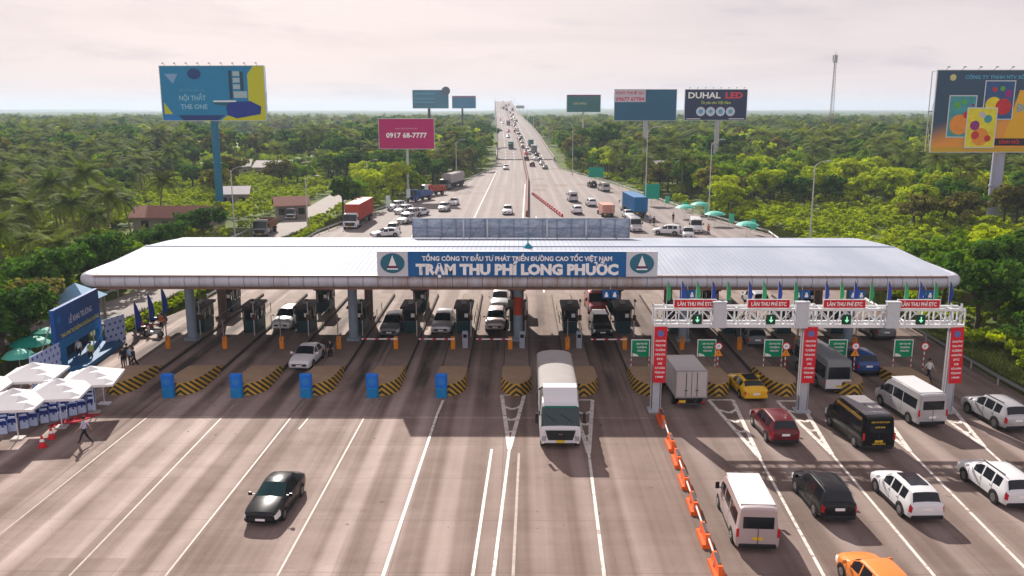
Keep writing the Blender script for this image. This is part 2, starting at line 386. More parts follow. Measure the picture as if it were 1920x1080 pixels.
# lane markings of highway and the plaza behind the canopy
def strip(mb, p, q, w, z=0.006, mi=0):
    p = Vector(p); q = Vector(q); d = (q-p).normalized(); n = Vector((d.y, -d.x))*w/2
    mb.add([(p.x-n.x,p.y-n.y,z),(p.x+n.x,p.y+n.y,z),(q.x+n.x,q.y+n.y,z),(q.x-n.x,q.y-n.y,z)], [(0,1,2,3)], mi)
mk = MB()
for f, lo, hi in ((0.33, 354, 1500), (0.66, 354, 1500)):
    for side in (0, 1):
        y = lo
        while y < 900:
            def X(yy):
                l, mm, r = road_l(yy), road_m(yy), road_r(yy)
                return l + (mm-l)*f if side == 0 else mm + (r-mm)*f
            mk.add([(X(y)-.1,y,road_z(y)+.02),(X(y)+.1,y,road_z(y)+.02),(X(y+6)+.1,y+6,road_z(y+6)+.02),(X(y+6)-.1,y+6,road_z(y+6)+.02)], [(0,1,2,3)])
            y += 15
tag(mk.build('highway_markings', PAINT), kind='structure')

# markings in front of the toll station, read off the photograph
def g2(px, py): v = G(px, py); return (v.x, v.y)
mk = MB(); wk = MB()
solid = [((820,776),(718,1080)), ((955,842),(925,1080)), ((1104,850),(1133,1080)), ((1424,858),(1545,1080)), ((1560,852),(1752,1080)),
         ((1706,846),(1925,1068)), ((1846,838),(2010,985))]
for a, b in solid: strip(mk, g2(*a), g2(*b), 0.16)
strip(mk, g2(831,750), g2(820,776), 0.18)
strip(mk, g2(922,842), g2(886,1080), 0.15); strip(wk, g2(973,850), g2(962,1080), 0.14, 0.007)
for a, b in [((697,757),(520,1080)), ((570,752),(310,1080)), ((438,760),(130,1080)), ((308,757),(-60,1050)), ((590,770),(560,805))]:
    strip(wk, g2(*a), g2(*b), 0.10, 0.007)
def gore(px0, px1, py, ax, ay, n=4):
    """ladder shaped triangle in front of an island nose"""
    a = Vector(g2(px0, py)); b = Vector(g2(px1, py)); c = Vector(g2(ax, ay))
    strip(mk, a, c, 0.26, 0.008); strip(mk, b, c, 0.26, 0.009); strip(mk, a, b, 0.24, 0.010)
    for k in range(1, n):
        t = k/(n+0.3)
        p = a.lerp(c, t); q = b.lerp(c, t); mid = (p+q)/2 + Vector((0, -0.9*(1-t)))
        strip(mk, p, mid, 0.26, 0.011); strip(mk, mid, q, 0.26, 0.012)
gore(941, 983, 741, 955, 842); gore(1072, 1111, 750, 1104, 850); gore(1329, 1374, 750, 1424, 858, 5)
gore(1457, 1500, 752, 1560, 852, 5); gore(1590, 1640, 752, 1706, 846, 4); gore(1727, 1775, 752, 1846, 838, 4)
tag(mk.build('road_markings', PAINT), kind='structure'); tag(wk.build('worn_road_markings', WORN), kind='structure')
# behind the canopy: solid line beside the median
mk = MB()
strip(mk, (2.9, 95), (3.4, 165), 0.2); strip(mk, (0.2, 95), (0.9, 165), 0.2); strip(mk, (0.9,165), (1.9, 240), 0.2)
strip(mk, (-8.6, 130), (-7.2, 290), 0.15)
tag(mk.build('median_markings', PAINT), kind='structure')

# median barrier of the highway
m = MB()
yy = [165, 200, 247, 300, 354]+ys[3:]
for a, b in zip(yy[:-1], yy[1:]):
    za, zb, xa, xb = road_z(a) if a > 300 else 0, road_z(b) if b > 300 else 0, road_m(a), road_m(b)
    for s in (-1, 1):
        m.add([(xa+s*.3,a,za),(xb+s*.3,b,zb),(xb+s*.12,b,zb+1.15),(xa+s*.12,a,za+1.15)], [(0,1,2,3)])
    m.add([(xa-.12,a,za+1.15),(xa+.12,a,za+1.15),(xb+.12,b,zb+1.15),(xb-.12,b,zb+1.15)], [(0,1,2,3)])
    if a == 165: m.add([(xa-.3,a,0),(xa+.3,a,0),(xa+.12,a,1.15),(xa-.12,a,1.15)], [(0,1,2,3)])
md = m.build('median_barrier', M('rusty_median', (0.20, 0.085, 0.075), 0.7, var=0.4, scale=0.3))
tag(md, 'long rust brown median barrier dividing the highway carriageways behind the toll station', 'barrier')

# ================================================================== CANOPY
def corr_mat():
    t = NT('ribbed_white_roof', 0.7)
    t.p.inputs['Specular IOR Level'].default_value = 0.2
    P = t.pos(world=False); o = t.xyz(P)
    rib = t.math('FRACT', t.math('DIVIDE', o[0], 0.42))
    seam = t.math('LESS_THAN', rib, 0.16)
    n = t.noise(t.pos(0.25, 0.06, 1, world=False), 1.0, 5, 0.6)
    n2 = t.noise(t.pos(2.2, 0.10, 1, world=False), 1.0, 3, 0.6)
    c = t.mix(t.ramp(n, 0.35, 0.7), (0.32, 0.36, 0.45), (0.41, 0.45, 0.54))
    c = t.mix(t.math('MULTIPLY', seam, 0.30), c, (0.25, 0.29, 0.36))
    c = t.mix(t.math('MULTIPLY', t.ramp(n2, 0.6, 0.78), 0.30), c, (0.36, 0.34, 0.33))
    b = t.n.new('ShaderNodeBump'); b.inputs['Strength'].default_value = 0.5; b.inputs['Distance'].default_value = 0.04
    t.l.new(t.ramp(rib, 0.0, 0.16, 1, 0), b.inputs['Height']); t.l.new(b.outputs[0], t.p.inputs['Normal'])
    return t.base(c)
ROOF = corr_mat()
def eave_mat():
    t = NT('eave_cladding', 0.4)
    P = t.pos(world=False); o = t.xyz(P)
    fr = t.math('FRACT', t.math('DIVIDE', t.math('ADD', o[0], 200.0), 1.16))
    seam = t.math('LESS_THAN', fr, 0.055)
    st = t.noise(t.pos(1.4, 0.3, 0.35, world=False), 1.0, 5, 0.7)
    c = t.mix(t.ramp(st, 0.42, 0.72), (0.50, 0.52, 0.60), (0.42, 0.40, 0.44))
    mid = t.math('MULTIPLY', t.ramp(t.math('ABSOLUTE', t.math('ADD', o[0], 0.2)), 10.6, 11.6, 1, 0), t.ramp(st, 0.30, 0.62))
    c = t.mix(t.math('MULTIPLY', mid, 0.45), c, (0.34, 0.20, 0.12))
    c = t.mix(t.math('MULTIPLY', seam, 0.75), c, (0.10, 0.075, 0.07))
    return t.base(c)
EAVE = eave_mat()
CAN = thing('toll_canopy', 'wide white ribbed metal canopy roof spanning the toll lanes on steel columns', 'canopy', (0, 0, 0))
X0, X1 = -34.1, 34.2
YE = 66.4; ZE = 6.98; RT = 0.51
# roof sheet, front slope + rear slope, thin but solid
m = MB()
prof = [(YE-0.1, 7.46), (72, 7.72), (77.5, 7.95), (82.5, 7.70), (87.2, 7.34), (87.2, 7.12), (77.5, 7.7), (YE-0.1, 7.22)]
m.extx(prof, X0+0.25, X1-0.25)
m.build('roof', ROOF, CAN)
m = MB(); m.box(X0+0.3, X1-0.3, 77.35, 77.65, 7.93, 8.02); m.build('ridge_cap', M('ridge_cap', (0.30,0.36,0.46), 0.6), CAN)
# front tube, rounded at both ends, then along the gables
pts = []
n = 14
for i in range(7):
    a = PI - i*(PI/2)/6; pts.append((X0+0.9+0.9*math.cos(a), YE-0.9+0.9+ -0.9*math.sin(a)+0.0, 0))
path = [(X0, 87.2), (X0, 80), (X0, 72), (X0, YE+0.9)] + [(X0+0.9-0.9*math.cos(a), YE+0.9-0.9*math.sin(a)) for a in [i*PI/12 for i in range(1, 7)]]
path += [(x, YE) for x in np.linspace(X0+2, X1-2, 20)]
path += [(X1-0.9+0.9*math.sin(a), YE+0.9-0.9*math.cos(a)) for a in [i*PI/12 for i in range(0, 7)]] + [(X1, 72), (X1, 80), (X1, 87.2)]
def eave_z(y): return float(np.interp(y, [YE, 77.5, 87.2], [ZE, 7.55, 7.0]))
m = MB(); vs = []; fs = []
for k, (x, y) in enumerate(path):
    a = path[max(0, k-1)]; b = path[min(len(path)-1, k+1)]
    d = Vector((b[0]-a[0], b[1]-a[1], 0)).normalized(); nn = Vector((d.y, -d.x, 0))
    r = RT if y < YE+2 else RT*0.62
    for i in range(n):
        t = 2*PI*i/n
        p = Vector((x, y, eave_z(y))) + nn*(r*math.cos(t)) + Vector((0,0,r*math.sin(t))); vs.append(tuple(p))
    if k:
        for i in range(n): fs.append(((k-1)*n+i, (k-1)*n+(i+1)%n, k*n+(i+1)%n, k*n+i))
m.add(vs, fs); m.build('eave_tube', EAVE, CAN, smooth=True)
m = MB(); m.box(X0+1, X1-1, YE-0.02, YE+0.10, 6.27, 6.45); m.box(X0+1, X1-1, YE-0.52, YE-0.30, 7.405, 7.47)
m.build('eave_gutter', M('rusty_gutter', (0.20, 0.11, 0.08), 0.7, var=0.4, scale=1), CAN)
m = MB()
for i in range(24):
    x = X0+1.2+i*2.76
    m.box(x-0.06, x+0.06, YE+0.7, 86.8, 6.5, 6.62); m.box(x-0.05, x+0.05, YE+0.7, 86.8, 6.98, 7.06)
    for k in range(9):
        y = YE+0.9+k*2.2; m.tube((x, y, 6.55), (x, y+1.1, 7.02), 0.035, n=4); m.tube((x, y+1.1, 7.02), (x, y+2.2, 6.55), 0.035, n=4)
for y in (71, 76, 81): m.box(X0+0.8, X1-0.8, y-0.12, y+0.12, 6.1, 6.48)
m.build('roof_truss', M('truss_paint', (0.10, 0.10, 0.11), 0.6), CAN)
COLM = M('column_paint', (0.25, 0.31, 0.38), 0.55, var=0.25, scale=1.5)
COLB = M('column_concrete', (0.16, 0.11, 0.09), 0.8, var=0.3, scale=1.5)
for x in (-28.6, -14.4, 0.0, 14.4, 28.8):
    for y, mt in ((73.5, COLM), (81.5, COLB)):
        m = MB(); m.tube((x, y, 0.2), (x, y, 6.15), 0.40, 0.40, 18); m.box(x-0.55, x+0.55, y-0.55, y+0.55, 0.15, 0.55)
        for k in (-1, 1): m.tube((x, y, 5.0), (x+1.4*k, y, 6.12), 0.09, n=6)
        o = m.build('column', mt, CAN, smooth=True)
        if y == 73.5 and x == 0: m2 = MB(); m2.tube((x,y,2.6),(x,y,4.2),0.408,0.408,18); m2.build('red_band', M('red_column_wrap',(0.45,0.05,0.02),0.5), CAN, smooth=True)

# the big name sign on the front eave
EMB = NT('emblem_teal', 0.5); EMB = EMB.base((0.005, 0.13, 0.20))
SG = thing('name_sign', 'long blue toll station name sign with white lettering and two emblems on the canopy front', 'sign', (0, YE-0.75, 0))
SX0, SX1, SZ0, SZ1 = PY(707,500,YE-0.75).x, PY(1233,500,YE-0.75).x, 7.47, 9.42
bx0, bx1 = PY(765,500,YE-0.75).x, PY(1174,500,YE-0.75).x
m = MB(); m.box(SX0, SX1, 0.02, 0.32, SZ0, SZ1); m.build('sign_case', M('sign_white_panel', (0.60,0.62,0.68), 0.5, var=0.08), SG)
m = MB(); m.box(bx0, bx1, -0.01, 0.03, SZ0, SZ1-0.02); m.build('blue_panel', M('sign_blue', (0.01, 0.115, 0.33), 0.45, var=0.08), SG)
text('TỔNG CÔNG TY ĐẦU TƯ PHÁT TRIỂN ĐƯỜNG CAO TỐC VIỆT NAM', (bx0+bx1)/2, 8.88, h=0.36, w=14.6, mat=WHITE, parent=SG, bold=0.035)
text('TRẠM THU PHÍ LONG PHƯỚC', (bx0+bx1)/2, 8.05, h=0.80, w=15.6, mat=WHITE, parent=SG, bold=0.06)
for cx in ((SX0+bx0)/2, (bx1+SX1)/2):
    e = MB(); e.add([(cx+0.93*math.cos(t), -0.012, 8.5+0.78*math.sin(t)) for t in [2*PI*i/32 for i in range(32)]]+[(cx+0.93*math.cos(t), 0.018, 8.5+0.78*math.sin(t)) for t in [2*PI*i/32 for i in range(32)]],
            [tuple(range(32))]+[(i,(i+1)%32,32+(i+1)%32,32+i) for i in range(32)])
    eo = e.build('emblem', EMB, SG)
    t_ = MB(); t_.add([(cx,-.03,9.13),(cx-.30,-.03,8.30),(cx+.30,-.03,8.30)], [(0,1,2)])
    t_.add([(cx-.42,-.03,8.0),(cx+.42,-.03,8.0),(cx+.42,-.03,8.10),(cx-.42,-.03,8.10)], [(0,1,2,3)]); t_.build('white_mark', WHITE, eo)
    r_ = MB(); r_.add([(cx,-.026,8.75),(cx-.5,-.026,8.16),(cx+.5,-.026,8.16)], [(0,1,2)]); r_.build('maroon_mark', M('maroon_paint', (0.16,0.02,0.09), 0.5), eo)
m = MB()
for i in range(10):
    x = SX0+0.6+i*(SX1-SX0-1.2)/9; m.tube((x, 0.3, 9.2), (x, 2.4, 7.6), 0.05, n=5); m.box(x-.05,x+.05,0.3,0.38,7.3,9.3)
m.box(SX0+.5, SX1-.5, .30, .40, 7.6, 7.7); m.build('bracing', STEEL, SG)

# the bare sheet steel back of the sign facing the other way, at the rear of the roof
RY = 86.0
BK = thing('rear_sign', 'long bare grey steel back of the rear sign standing behind the canopy ridge', 'sign', (0, RY, 0))
rx0, rx1 = PY(774,430,RY).x, PY(1180,430,RY).x; rz1 = PY(960,409,RY).z; rz0 = 7.5
SHEET = NT('weathered_sheet', 0.5)
_n = SHEET.noise(SHEET.pos(0.35, 1, 1.3, world=False), 1.6, 6, 0.6, 1.2)
_n2 = SHEET.noise(SHEET.pos(0.3, 1, 0.8, world=False), 1.1, 4, 0.6, 0.6)
SHEET.p.inputs['Metallic'].default_value = 0.3
SHEET = SHEET.base(SHEET.mix(SHEET.ramp(_n2, 0.55, 0.7, 0, 0.5), SHEET.mix(SHEET.ramp(_n, 0.35, 0.65), (0.22, 0.29, 0.38), (0.40, 0.46, 0.54)), (0.30, 0.25, 0.36)))
m = MB(); m.box(rx0, rx1, 0, 0.06, rz0, rz1); m.build('sheet_panel', SHEET, BK)
m = MB()
for i in range(16):
    x = rx0+i*(rx1-rx0)/15; m.box(x-.04, x+.04, -0.12, -0.02, rz0, rz1)
for z in (rz0+.05, (rz0+rz1)/2, rz1-.05): m.box(rx0, rx1, -0.17, -0.125, z-.035, z+.035)
for i in range(0, 15, 2):
    x = rx0+i*(rx1-rx0)/15; m.tube((x, -0.2, rz0), (x+(rx1-rx0)/15, -0.2, rz1), 0.03, n=4); m.tube((x, -0.2, rz0+.3), (x, -2.2, 7.6), 0.04, n=4)
m.build('frame', M('frame_steel', (0.20,0.24,0.31), 0.5), BK)
m = MB()
for f in (0.235, 0.345, 0.62, 0.80): m = MB(); x = rx0+f*(rx1-rx0); m.box(x-.09, x+.09, -0.28, -0.20, rz0, rz1-.1); m.build('post', M('pale_post', (0.50,0.53,0.58), 0.5), BK)
AN = thing('roof_antenna', 'small teal pyramid with a thin mast on the middle of the canopy roof', 'antenna', (PY(990,463,77).x, 77.0, 7.95))
m = MB(); m.lathe([(0.45,0),(0.3,0.18),(0.06,0.4),(0.03,1.1)], 8); m.build('mast', M('teal_paint', (0.02,0.25,0.35), 0.5), AN)

# ================================================================== ISLANDS
ISX = [2.3 - LANE/2 + LANE*k for k in range(-6, 7)]       # 13 islands
NY = 59.2
def stripe_mat(name, chevron=True):
    t = NT(name, 0.6)
    o = t.xyz(t.pos(world=False))
    ax = t.math('ABSOLUTE', o[0])
    # diagonals that meet in a chevron on the tip and run back along the flanks
    v = t.math('ADD', t.math('ADD', o[2], t.math('MULTIPLY', ax, 0.75)), t.math('MULTIPLY', o[1], 0.55))
    f = t.math('FRACT', t.math('DIVIDE', v, 0.42))
    n = t.noise(t.pos(), 3.0, 5, 0.7)
    c = t.mix(t.math('LESS_THAN', f, 0.5), (0.028, 0.025, 0.022), (0.60, 0.36, 0.03))
    c = t.mix(t.ramp(n, 0.58, 0.8, 0, 0.5), c, (0.17, 0.13, 0.10))
    return t.base(c)
STRIPE = stripe_mat('yellow_black_chevrons')
NOSETOP = M('weathered_nose_top', (0.33, 0.225, 0.14), 0.8, var=0.3, scale=1.2)
ISLAND = M('island_concrete', (0.25, 0.19, 0.16), 0.85, var=0.35, scale=0.8, bump=0.15)
island_names = ['leftmost', 'second from the left', 'third from the left', 'fourth from the left', 'fifth from the left', 'sixth from the left',
    'seventh, left of the canvas truck', 'eighth, right of the canvas truck', 'ninth, at the left gantry post',
    'tenth, right of the box truck', 'eleventh, at the middle gantry post', 'twelfth, behind the black minibus',
    'last at the right']
def make_island(x, label):
    t = thing('toll_island', label, 'traffic island', (x, NY, 0), 0, 'toll islands in a row')
    # crash nose: tall prow, plan narrows to a blunt rounded tip
    hw = 1.12
    pl = [(-0.30, 0.0), (0.30, 0.0), (0.82, 0.55), (hw, 1.5), (hw, 4.6), (0.98, 6.2), (-0.98, 6.2), (-hw, 4.6), (-hw, 1.5), (-0.82, 0.55)]
    m = MB(); n = len(pl)
    top = [0.95, 0.95, 1.0, 1.04, 0.85, 0.42, 0.42, 0.85, 1.04, 1.0]
    vs = [(a,b,0) for a,b in pl]+[(a*0.97,b+0.04,tz-.05) for (a,b),tz in zip(pl,top)]
    m.add(vs, [(i,(i+1)%n,n+(i+1)%n,n+i) for i in range(n)], 0)
    m.build('crash_nose', STRIPE, t)
    m = MB()
    vs = [(a*0.97,b+0.04,tz-.05) for (a,b),tz in zip(pl,top)]+[(a*0.86,(b-3)*0.95+3,tz) for (a,b),tz in zip(pl,top)]
    m.add(vs, [(i,(i+1)%n,n+(i+1)%n,n+i) for i in range(n)]+[(n+9,n+0,n+1,n+2),(n+8,n+9,n+2,n+3),(n+7,n+8,n+3,n+4),(n+6,n+7,n+4,n+5)], 0)
    m.build('nose_top', NOSETOP, t)
    m = MB()
    m.bbox(-0.98, 0.98, 6.2, 34.0, 0, 0.30, 0.06); m.build('island_slab', ISLAND, t)
    m = MB()
    for s in (-1, 1): m.box(s*1.0-0.035, s*1.0+0.035, 5.0, 34.0, 0.0, 0.22)
    m.build('kerb', M('dirty_kerb', (0.055,0.045,0.042), 0.8, var=0.4, scale=1), t)
    for s in (-1, 1):
        m = MB()
        for y in (20.5, 23, 26): m.tube((s*0.8, y, 0.3), (s*0.8, y, 1.05), 0.04, n=6)
        m.tube((s*0.8, 20.5, 1.02), (s*0.8, 26, 1.02), 0.035, n=6)
        m.build('handrail', M('rail_paint', (0.30,0.25,0.22), 0.6), t)
    return t
for i, x in enumerate(ISX):
    make_island(x, 'toll island with black and yellow nose, ' + island_names[i])

# toll booths (shared mesh data)
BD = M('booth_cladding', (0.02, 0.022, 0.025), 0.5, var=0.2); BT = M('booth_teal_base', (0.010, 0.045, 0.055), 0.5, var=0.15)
def make_booth():
    t = thing('toll_booth', 'x', 'toll booth', (0,0,0))
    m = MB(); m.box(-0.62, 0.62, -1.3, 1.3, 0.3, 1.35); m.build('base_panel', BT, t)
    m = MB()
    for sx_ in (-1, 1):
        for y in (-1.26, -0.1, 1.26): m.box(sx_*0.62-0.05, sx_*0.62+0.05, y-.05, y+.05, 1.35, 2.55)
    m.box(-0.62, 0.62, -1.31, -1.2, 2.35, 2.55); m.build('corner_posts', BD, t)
    for a in ((-0.56,-0.53,-1.2,-0.15),(-0.56,-0.53,-0.05,1.2),(0.53,0.56,-1.2,-0.15),(0.53,0.56,-0.05,1.2)):
        m = MB(); m.box(*a, 1.37, 2.5); m.build('window', GLASS, t)
    m = MB(); m.box(-0.52, 0.52, -1.25, -1.22, 1.37, 2.34); m.build('window', GLASS, t)
    m = MB(); m.bbox(-0.85, 0.85, -1.6, 1.6, 2.56, 2.78, 0.07); m.build('roof', M('booth_roof', (0.07,0.055,0.055), 0.6), t)
    m = MB(); m.box(0.1, 0.42, -1.34, -1.305, 1.75, 2.1); m.build('notice', WHITE, t)
    m = MB(); m.box(-0.22, 0.22, -0.35, 0.35, 2.78, 3.05); m.build('air_conditioner', M('pale_unit',(0.35,0.34,0.34),0.6), t)
    return t
ordn = ['first', 'second', 'third', 'fourth', 'fifth', 'sixth', 'seventh', 'eighth', 'ninth', 'tenth', 'eleventh', 'twelfth', 'thirteenth']
b0 = make_booth()
for i, x in enumerate(ISX):
    for k, (yy_, nm) in enumerate(((77.2, 'front row'), (85.2, 'rear row'))):
        if k == 1 and i % 2: continue
        lab = 'dark toll booth with teal base, %s from the left in the %s' % (ordn[i], nm)
        if i == 0 and k == 0: b0.location = (x, yy_, 0); b0['label'] = lab; b0['group'] = 'toll booths under the canopy'
        else: dup(b0, (x, yy_, 0), 0, lab, 'toll booths under the canopy')
# barrier machines with booms
def make_gate(boom):
    t = thing('boom_barrier', 'x', 'boom barrier', (0,0,0))
    m = MB(); m.bbox(-0.19, 0.19, -0.16, 0.16, 0.30, 1.36, 0.04); m.build('housing', M('barrier_orange', (0.75, 0.25, 0.015), 0.5), t)
    if boom:
        m = MB()
        m.box(-2.85, 0.15, -0.23, -0.17, 1.15, 1.25); m.build('boom', WHITE, t)
        m = MB()
        for k in range(3): m.box(-2.7+k*1.0, -2.4+k*1.0, -0.235, -0.165, 1.147, 1.253)
        m.build('boom_stripe', RED, t)
    else:
        m = MB(); m.box(-0.05, 0.03, -0.23, -0.17, 1.0, 2.9); m.build('boom', M('boom_dark',(0.25,0.2,0.16),0.6), t)
    return t
gb = make_gate(True); go = make_gate(False)
for i, x in enumerate(ISX):
    closed = i in (4, 5, 6, 8); src = gb if closed else go
    lab = 'orange barrier machine, boom %s, on the %s toll island from left' % ('lowered' if closed else 'raised', ordn[i])
    pass
    if i in (0, 4): src.location = (x-0.55, 70.6, 0); src['label'] = lab; src['group'] = 'boom barriers'
    else: dup(src, (x-0.55, 70.6, 0), 0, lab, 'boom barriers')
# grey card machine cabinets beside some barriers
def cabinet(x, y, lab):
    t = thing('ticket_machine', lab, 'ticket machine', (x, y, 0.3), 0, 'ticket machines on the islands')
    m = MB(); m.bbox(-0.24, 0.24, -0.18, 0.18, 0, 1.45, 0.04); m.build('housing', M('pale_blue_grey', (0.34,0.38,0.45), 0.5), t)
    m = MB(); m.box(-0.15, 0.15, -0.2, -0.17, 0.9, 1.2); m.build('screen', GLASS, t)
for i, lab in ((5, 'pale grey ticket machine beside the orange barrier left of the middle column'), (6, 'pale grey ticket machine at the middle canopy column'),
               (7, 'pale grey ticket machine on the island right of the canvas truck')):
    cabinet(ISX[i]+0.45, 71.0, lab)
# blue water filled boxes in front of the left islands
def make_bluebox():
    t = thing('blue_lane_box', 'x', 'lane sign box', (0,0,0))
    m = MB(); m.bbox(-0.40, 0.40, -0.28, 0.28, 0, 0.75, 0.07); m.build('base', M('blue_plastic_base', (0.01,0.22,0.52), 0.45, var=0.2), t)
    m = MB(); m.bbox(-0.42, 0.42, -0.24, 0.20, 0.75, 1.72, 0.06); m.build('sign_body', M('blue_plastic', (0.01,0.17,0.66), 0.45, var=0.15), t)
    m = MB(); m.add([(0.26*math.cos(a), -0.255, 1.2+0.26*math.sin(a)) for a in [2*PI*i/20 for i in range(20)]], [tuple(range(20))])
    m.build('round_mark', M('mid_blue', (0.03,0.22,0.62), 0.5), t)
    return t
bb = make_bluebox()
for k, (px, lab) in enumerate(((317,'blue plastic lane box in front of the second striped nose from the left'), (445,'blue plastic lane box in front of the third striped nose from the left'),
        (575,'blue plastic lane box nearest the white sedan'), (699,'blue plastic lane box in front of the fifth striped nose'), (828,'blue plastic lane box at the head of the solid white line'))):
    p = G(px, 744)
    if k == 0: bb.location = p; bb['label'] = lab; bb['group'] = 'blue lane boxes'
    else: dup(bb, p, 0, lab, 'blue lane boxes')

# ================================================================== GANTRY over the electronic toll lanes
GY = G(1228, 770).y
gx = [G(1228,770).x, G(1502,770).x, G(1771,762).x-0.42]
zb, zt = PY(1350,607,GY).z, PY(1350,577,GY).z
GT = thing('toll_gantry', 'white steel lattice gantry on three posts across the right hand lanes', 'gantry', (0, GY, 0))
for k, x in enumerate(gx):
    m = MB(); m.box(x-0.24, x+0.24, -0.2, 0.2, 0, zb); m.box(x-0.5, x+0.5, -0.5, 0.5, 0, 0.12)
    for s in (-1, 1): m2 = MB(); m2.box(x+s*0.34-.03, x+s*0.34+.03, -0.12, 0.12, 0.12, zt+0.3); m2.build('side_channel', STEEL, GT)
    m.build('post', M('gantry_grey', (0.47,0.50,0.55), 0.5, var=0.1), GT)
m = MB(); xa, xb = gx[0]-0.3, gx[2]+0.35
for y in (-0.5, 0.5):
    m.box(xa, xb, y-.10, y+.10, zb-.12, zb+.12); m.box(xa, xb, y-.08, y+.08, zt-.08, zt+.08)
m.build('chord', WSTEEL, GT)
m = MB(); nb = 26; st = (xb-xa)/nb
for i in range(nb+1):
    x = xa+i*st
    for y in (-0.5, 0.5): m.box(x-.04, x+.04, y-.04, y+.04, zb+.12, zt-.08)
    m.box(x-.03, x+.03, -0.4, 0.4, zb-.03, zb+.03); m.box(x-.03, x+.03, -0.42, 0.42, zt-.03, zt+.03)
    if i < nb:
        for y in (-0.5, 0.5):
            if i % 2: m.tube((x, y, zb+.1), (x+st, y, zt-.1), 0.04, n=5)
            else: m.tube((x, y, zt-.1), (x+st, y, zb+.1), 0.04, n=5)
m.build('lattice', WSTEEL, GT)
for px in (1348, 1502, 1672):
    x = PY(px, 590, GY-0.7).x
    m = MB(); m.bbox(x-0.42, x+0.42, -1.0, -0.62, zb-0.05, PY(px,566,GY-.7).z, 0.04); m.box(x-0.46, x+0.46, -1.02, -0.6, PY(px,566,GY-.7).z, PY(px,566,GY-.7).z+.06)
    m.build('cabinet', M('pale_cabinet', (0.55,0.58,0.62), 0.5), GT)
for px in (1303, 1441, 1583, 1722):
    x = PY(px, 590, GY-0.7).x
    s_ = thing('lane_sign', {1303:'red electronic toll lane sign above the grey box truck, leftmost of the four', 1441:'red electronic toll lane sign above the lane of the yellow car',
        1583:'red electronic toll lane sign right of the middle gantry post', 1722:'red electronic toll lane sign above the silver van, rightmost of the four'}[px], 'sign', (x, GY-0.62, 0), 0, 'red lane signs on the gantry')
    z0, z1 = zt+0.1, zt+0.72
    m = MB(); m.bbox(-1.42, 1.42, 0, 0.08, z0, z1, 0.02, 0); m.build('sign_rim', WHITE, s_)
    m = MB(); m.box(-1.36, 1.36, -0.012, 0.0, z0+.05, z1-.05); m.build('red_face', RED, s_)
    text('LÀN THU PHÍ ETC', 0, (z0+z1)/2, h=0.26, w=2.3, mat=WHITE, parent=s_, bold=0.03, y=-0.03)
for px in (1303, 1441, 1583, 1722):
    x = PY(px, 590, GY-0.6).x+0.15
    s_ = thing('lane_signal', 'small green arrow lane signal hanging in the gantry lattice below %s red sign' % {1303:'the leftmost',1441:'the second',1583:'the third',1722:'the rightmost'}[px], 'lane signal', (x, GY-0.62, 0), 0, 'lane signals')
    m = MB(); m.bbox(-0.3, 0.3, -0.1, 0.06, zb+.15, zb+.78, 0.03); m.build('housing', M('signal_housing',(0.01,0.05,0.035),0.5), s_)
    z = zb+.47
    m = MB(); m.box(-.035,.035,-.118,-.105,z-.05,z+.2); m.add([(-.15,-.118,z-.02),(.15,-.118,z-.02),(0,-.118,z-.2)], [(0,1,2)]); m.build('arrow', M('arrow_green',(0.25,0.8,0.45),0.5, emit=0.6), s_)
# tall red banners on the gantry posts
lines = ['LÀN ĐƯỜNG','THU PHÍ','TỰ ĐỘNG','KHÔNG DỪNG','ETC','XE','CÓ DÁN','THẺ ĐỊNH DANH','1900']
for k, x in enumerate(gx):
    xx = x + (0.1, 0.05, 0.15)[k]
    z1, z0 = zb-0.05, zb-0.05-3.85
    s_ = thing('banner', ['red vertical banner with white lettering on the left gantry post','red vertical banner with white lettering on the middle gantry post','red vertical banner with white lettering on the right gantry post, slightly tilted'][k], 'banner', (xx, GY-0.68, 0), 0, 'red banners on the gantry posts')
    m = MB(); m.box(-0.42, 0.42, 0, 0.05, z0, z1); o = m.build('cloth', RED, s_)
    m = MB(); m.add([(0.22*math.cos(a), -0.012, z1-0.45+0.22*math.sin(a)) for a in [2*PI*i/18 for i in range(18)]], [tuple(range(18))]); m.build('emblem', M('emblem_blue',(0.12,0.16,0.42),0.5), s_)
    for i, tx in enumerate(lines): text(tx, 0, z1-0.95-i*0.31, h=0.13, w=min(0.66, 0.1*len(tx)+0.1), mat=WHITE, parent=s_, bold=0.03)
    if k == 2: s_.rotation_euler = (0, R(-3), 0); s_.location.x += 0.05
# little feather flags on the top chord
def feather(col, name):
    t = thing('feather_flag', 'x', 'flag', (0,0,0))
    m = MB(); m.tube((0,0,0),(0,0,1.7),0.018,n=5); m.build('pole', STEEL, t)
    pr = [(0,0.25),(0.22,0.3),(0.30,0.7),(0.24,1.1),(0.12,1.45),(0,1.68)]
    m = MB(); n_=len(pr)
    m.add([(a,-0.012,b) for a,b in pr]+[(a,0.012,b) for a,b in pr], [tuple(range(n_)),tuple(range(2*n_-1,n_-1,-1))]+[(i,n_+i,n_+(i+1)%n_,(i+1)%n_) for i in range(n_)])
    m.build('cloth', M(name, col, 0.6, var=0.25, scale=2), t); return t
fg = feather((0.02,0.25,0.09), 'flag_green'); fb = feather((0.015,0.04,0.25), 'flag_blue')
fps = [(1250,0),(1277,1),(1305,0),(1334,1),(1362,0),(1402,1),(1429,0),(1458,1),(1488,0),(1546,1),(1574,0),(1600,1),(1630,0),(1663,1),(1695,0),(1722,1),(1750,0),(1778,1)]
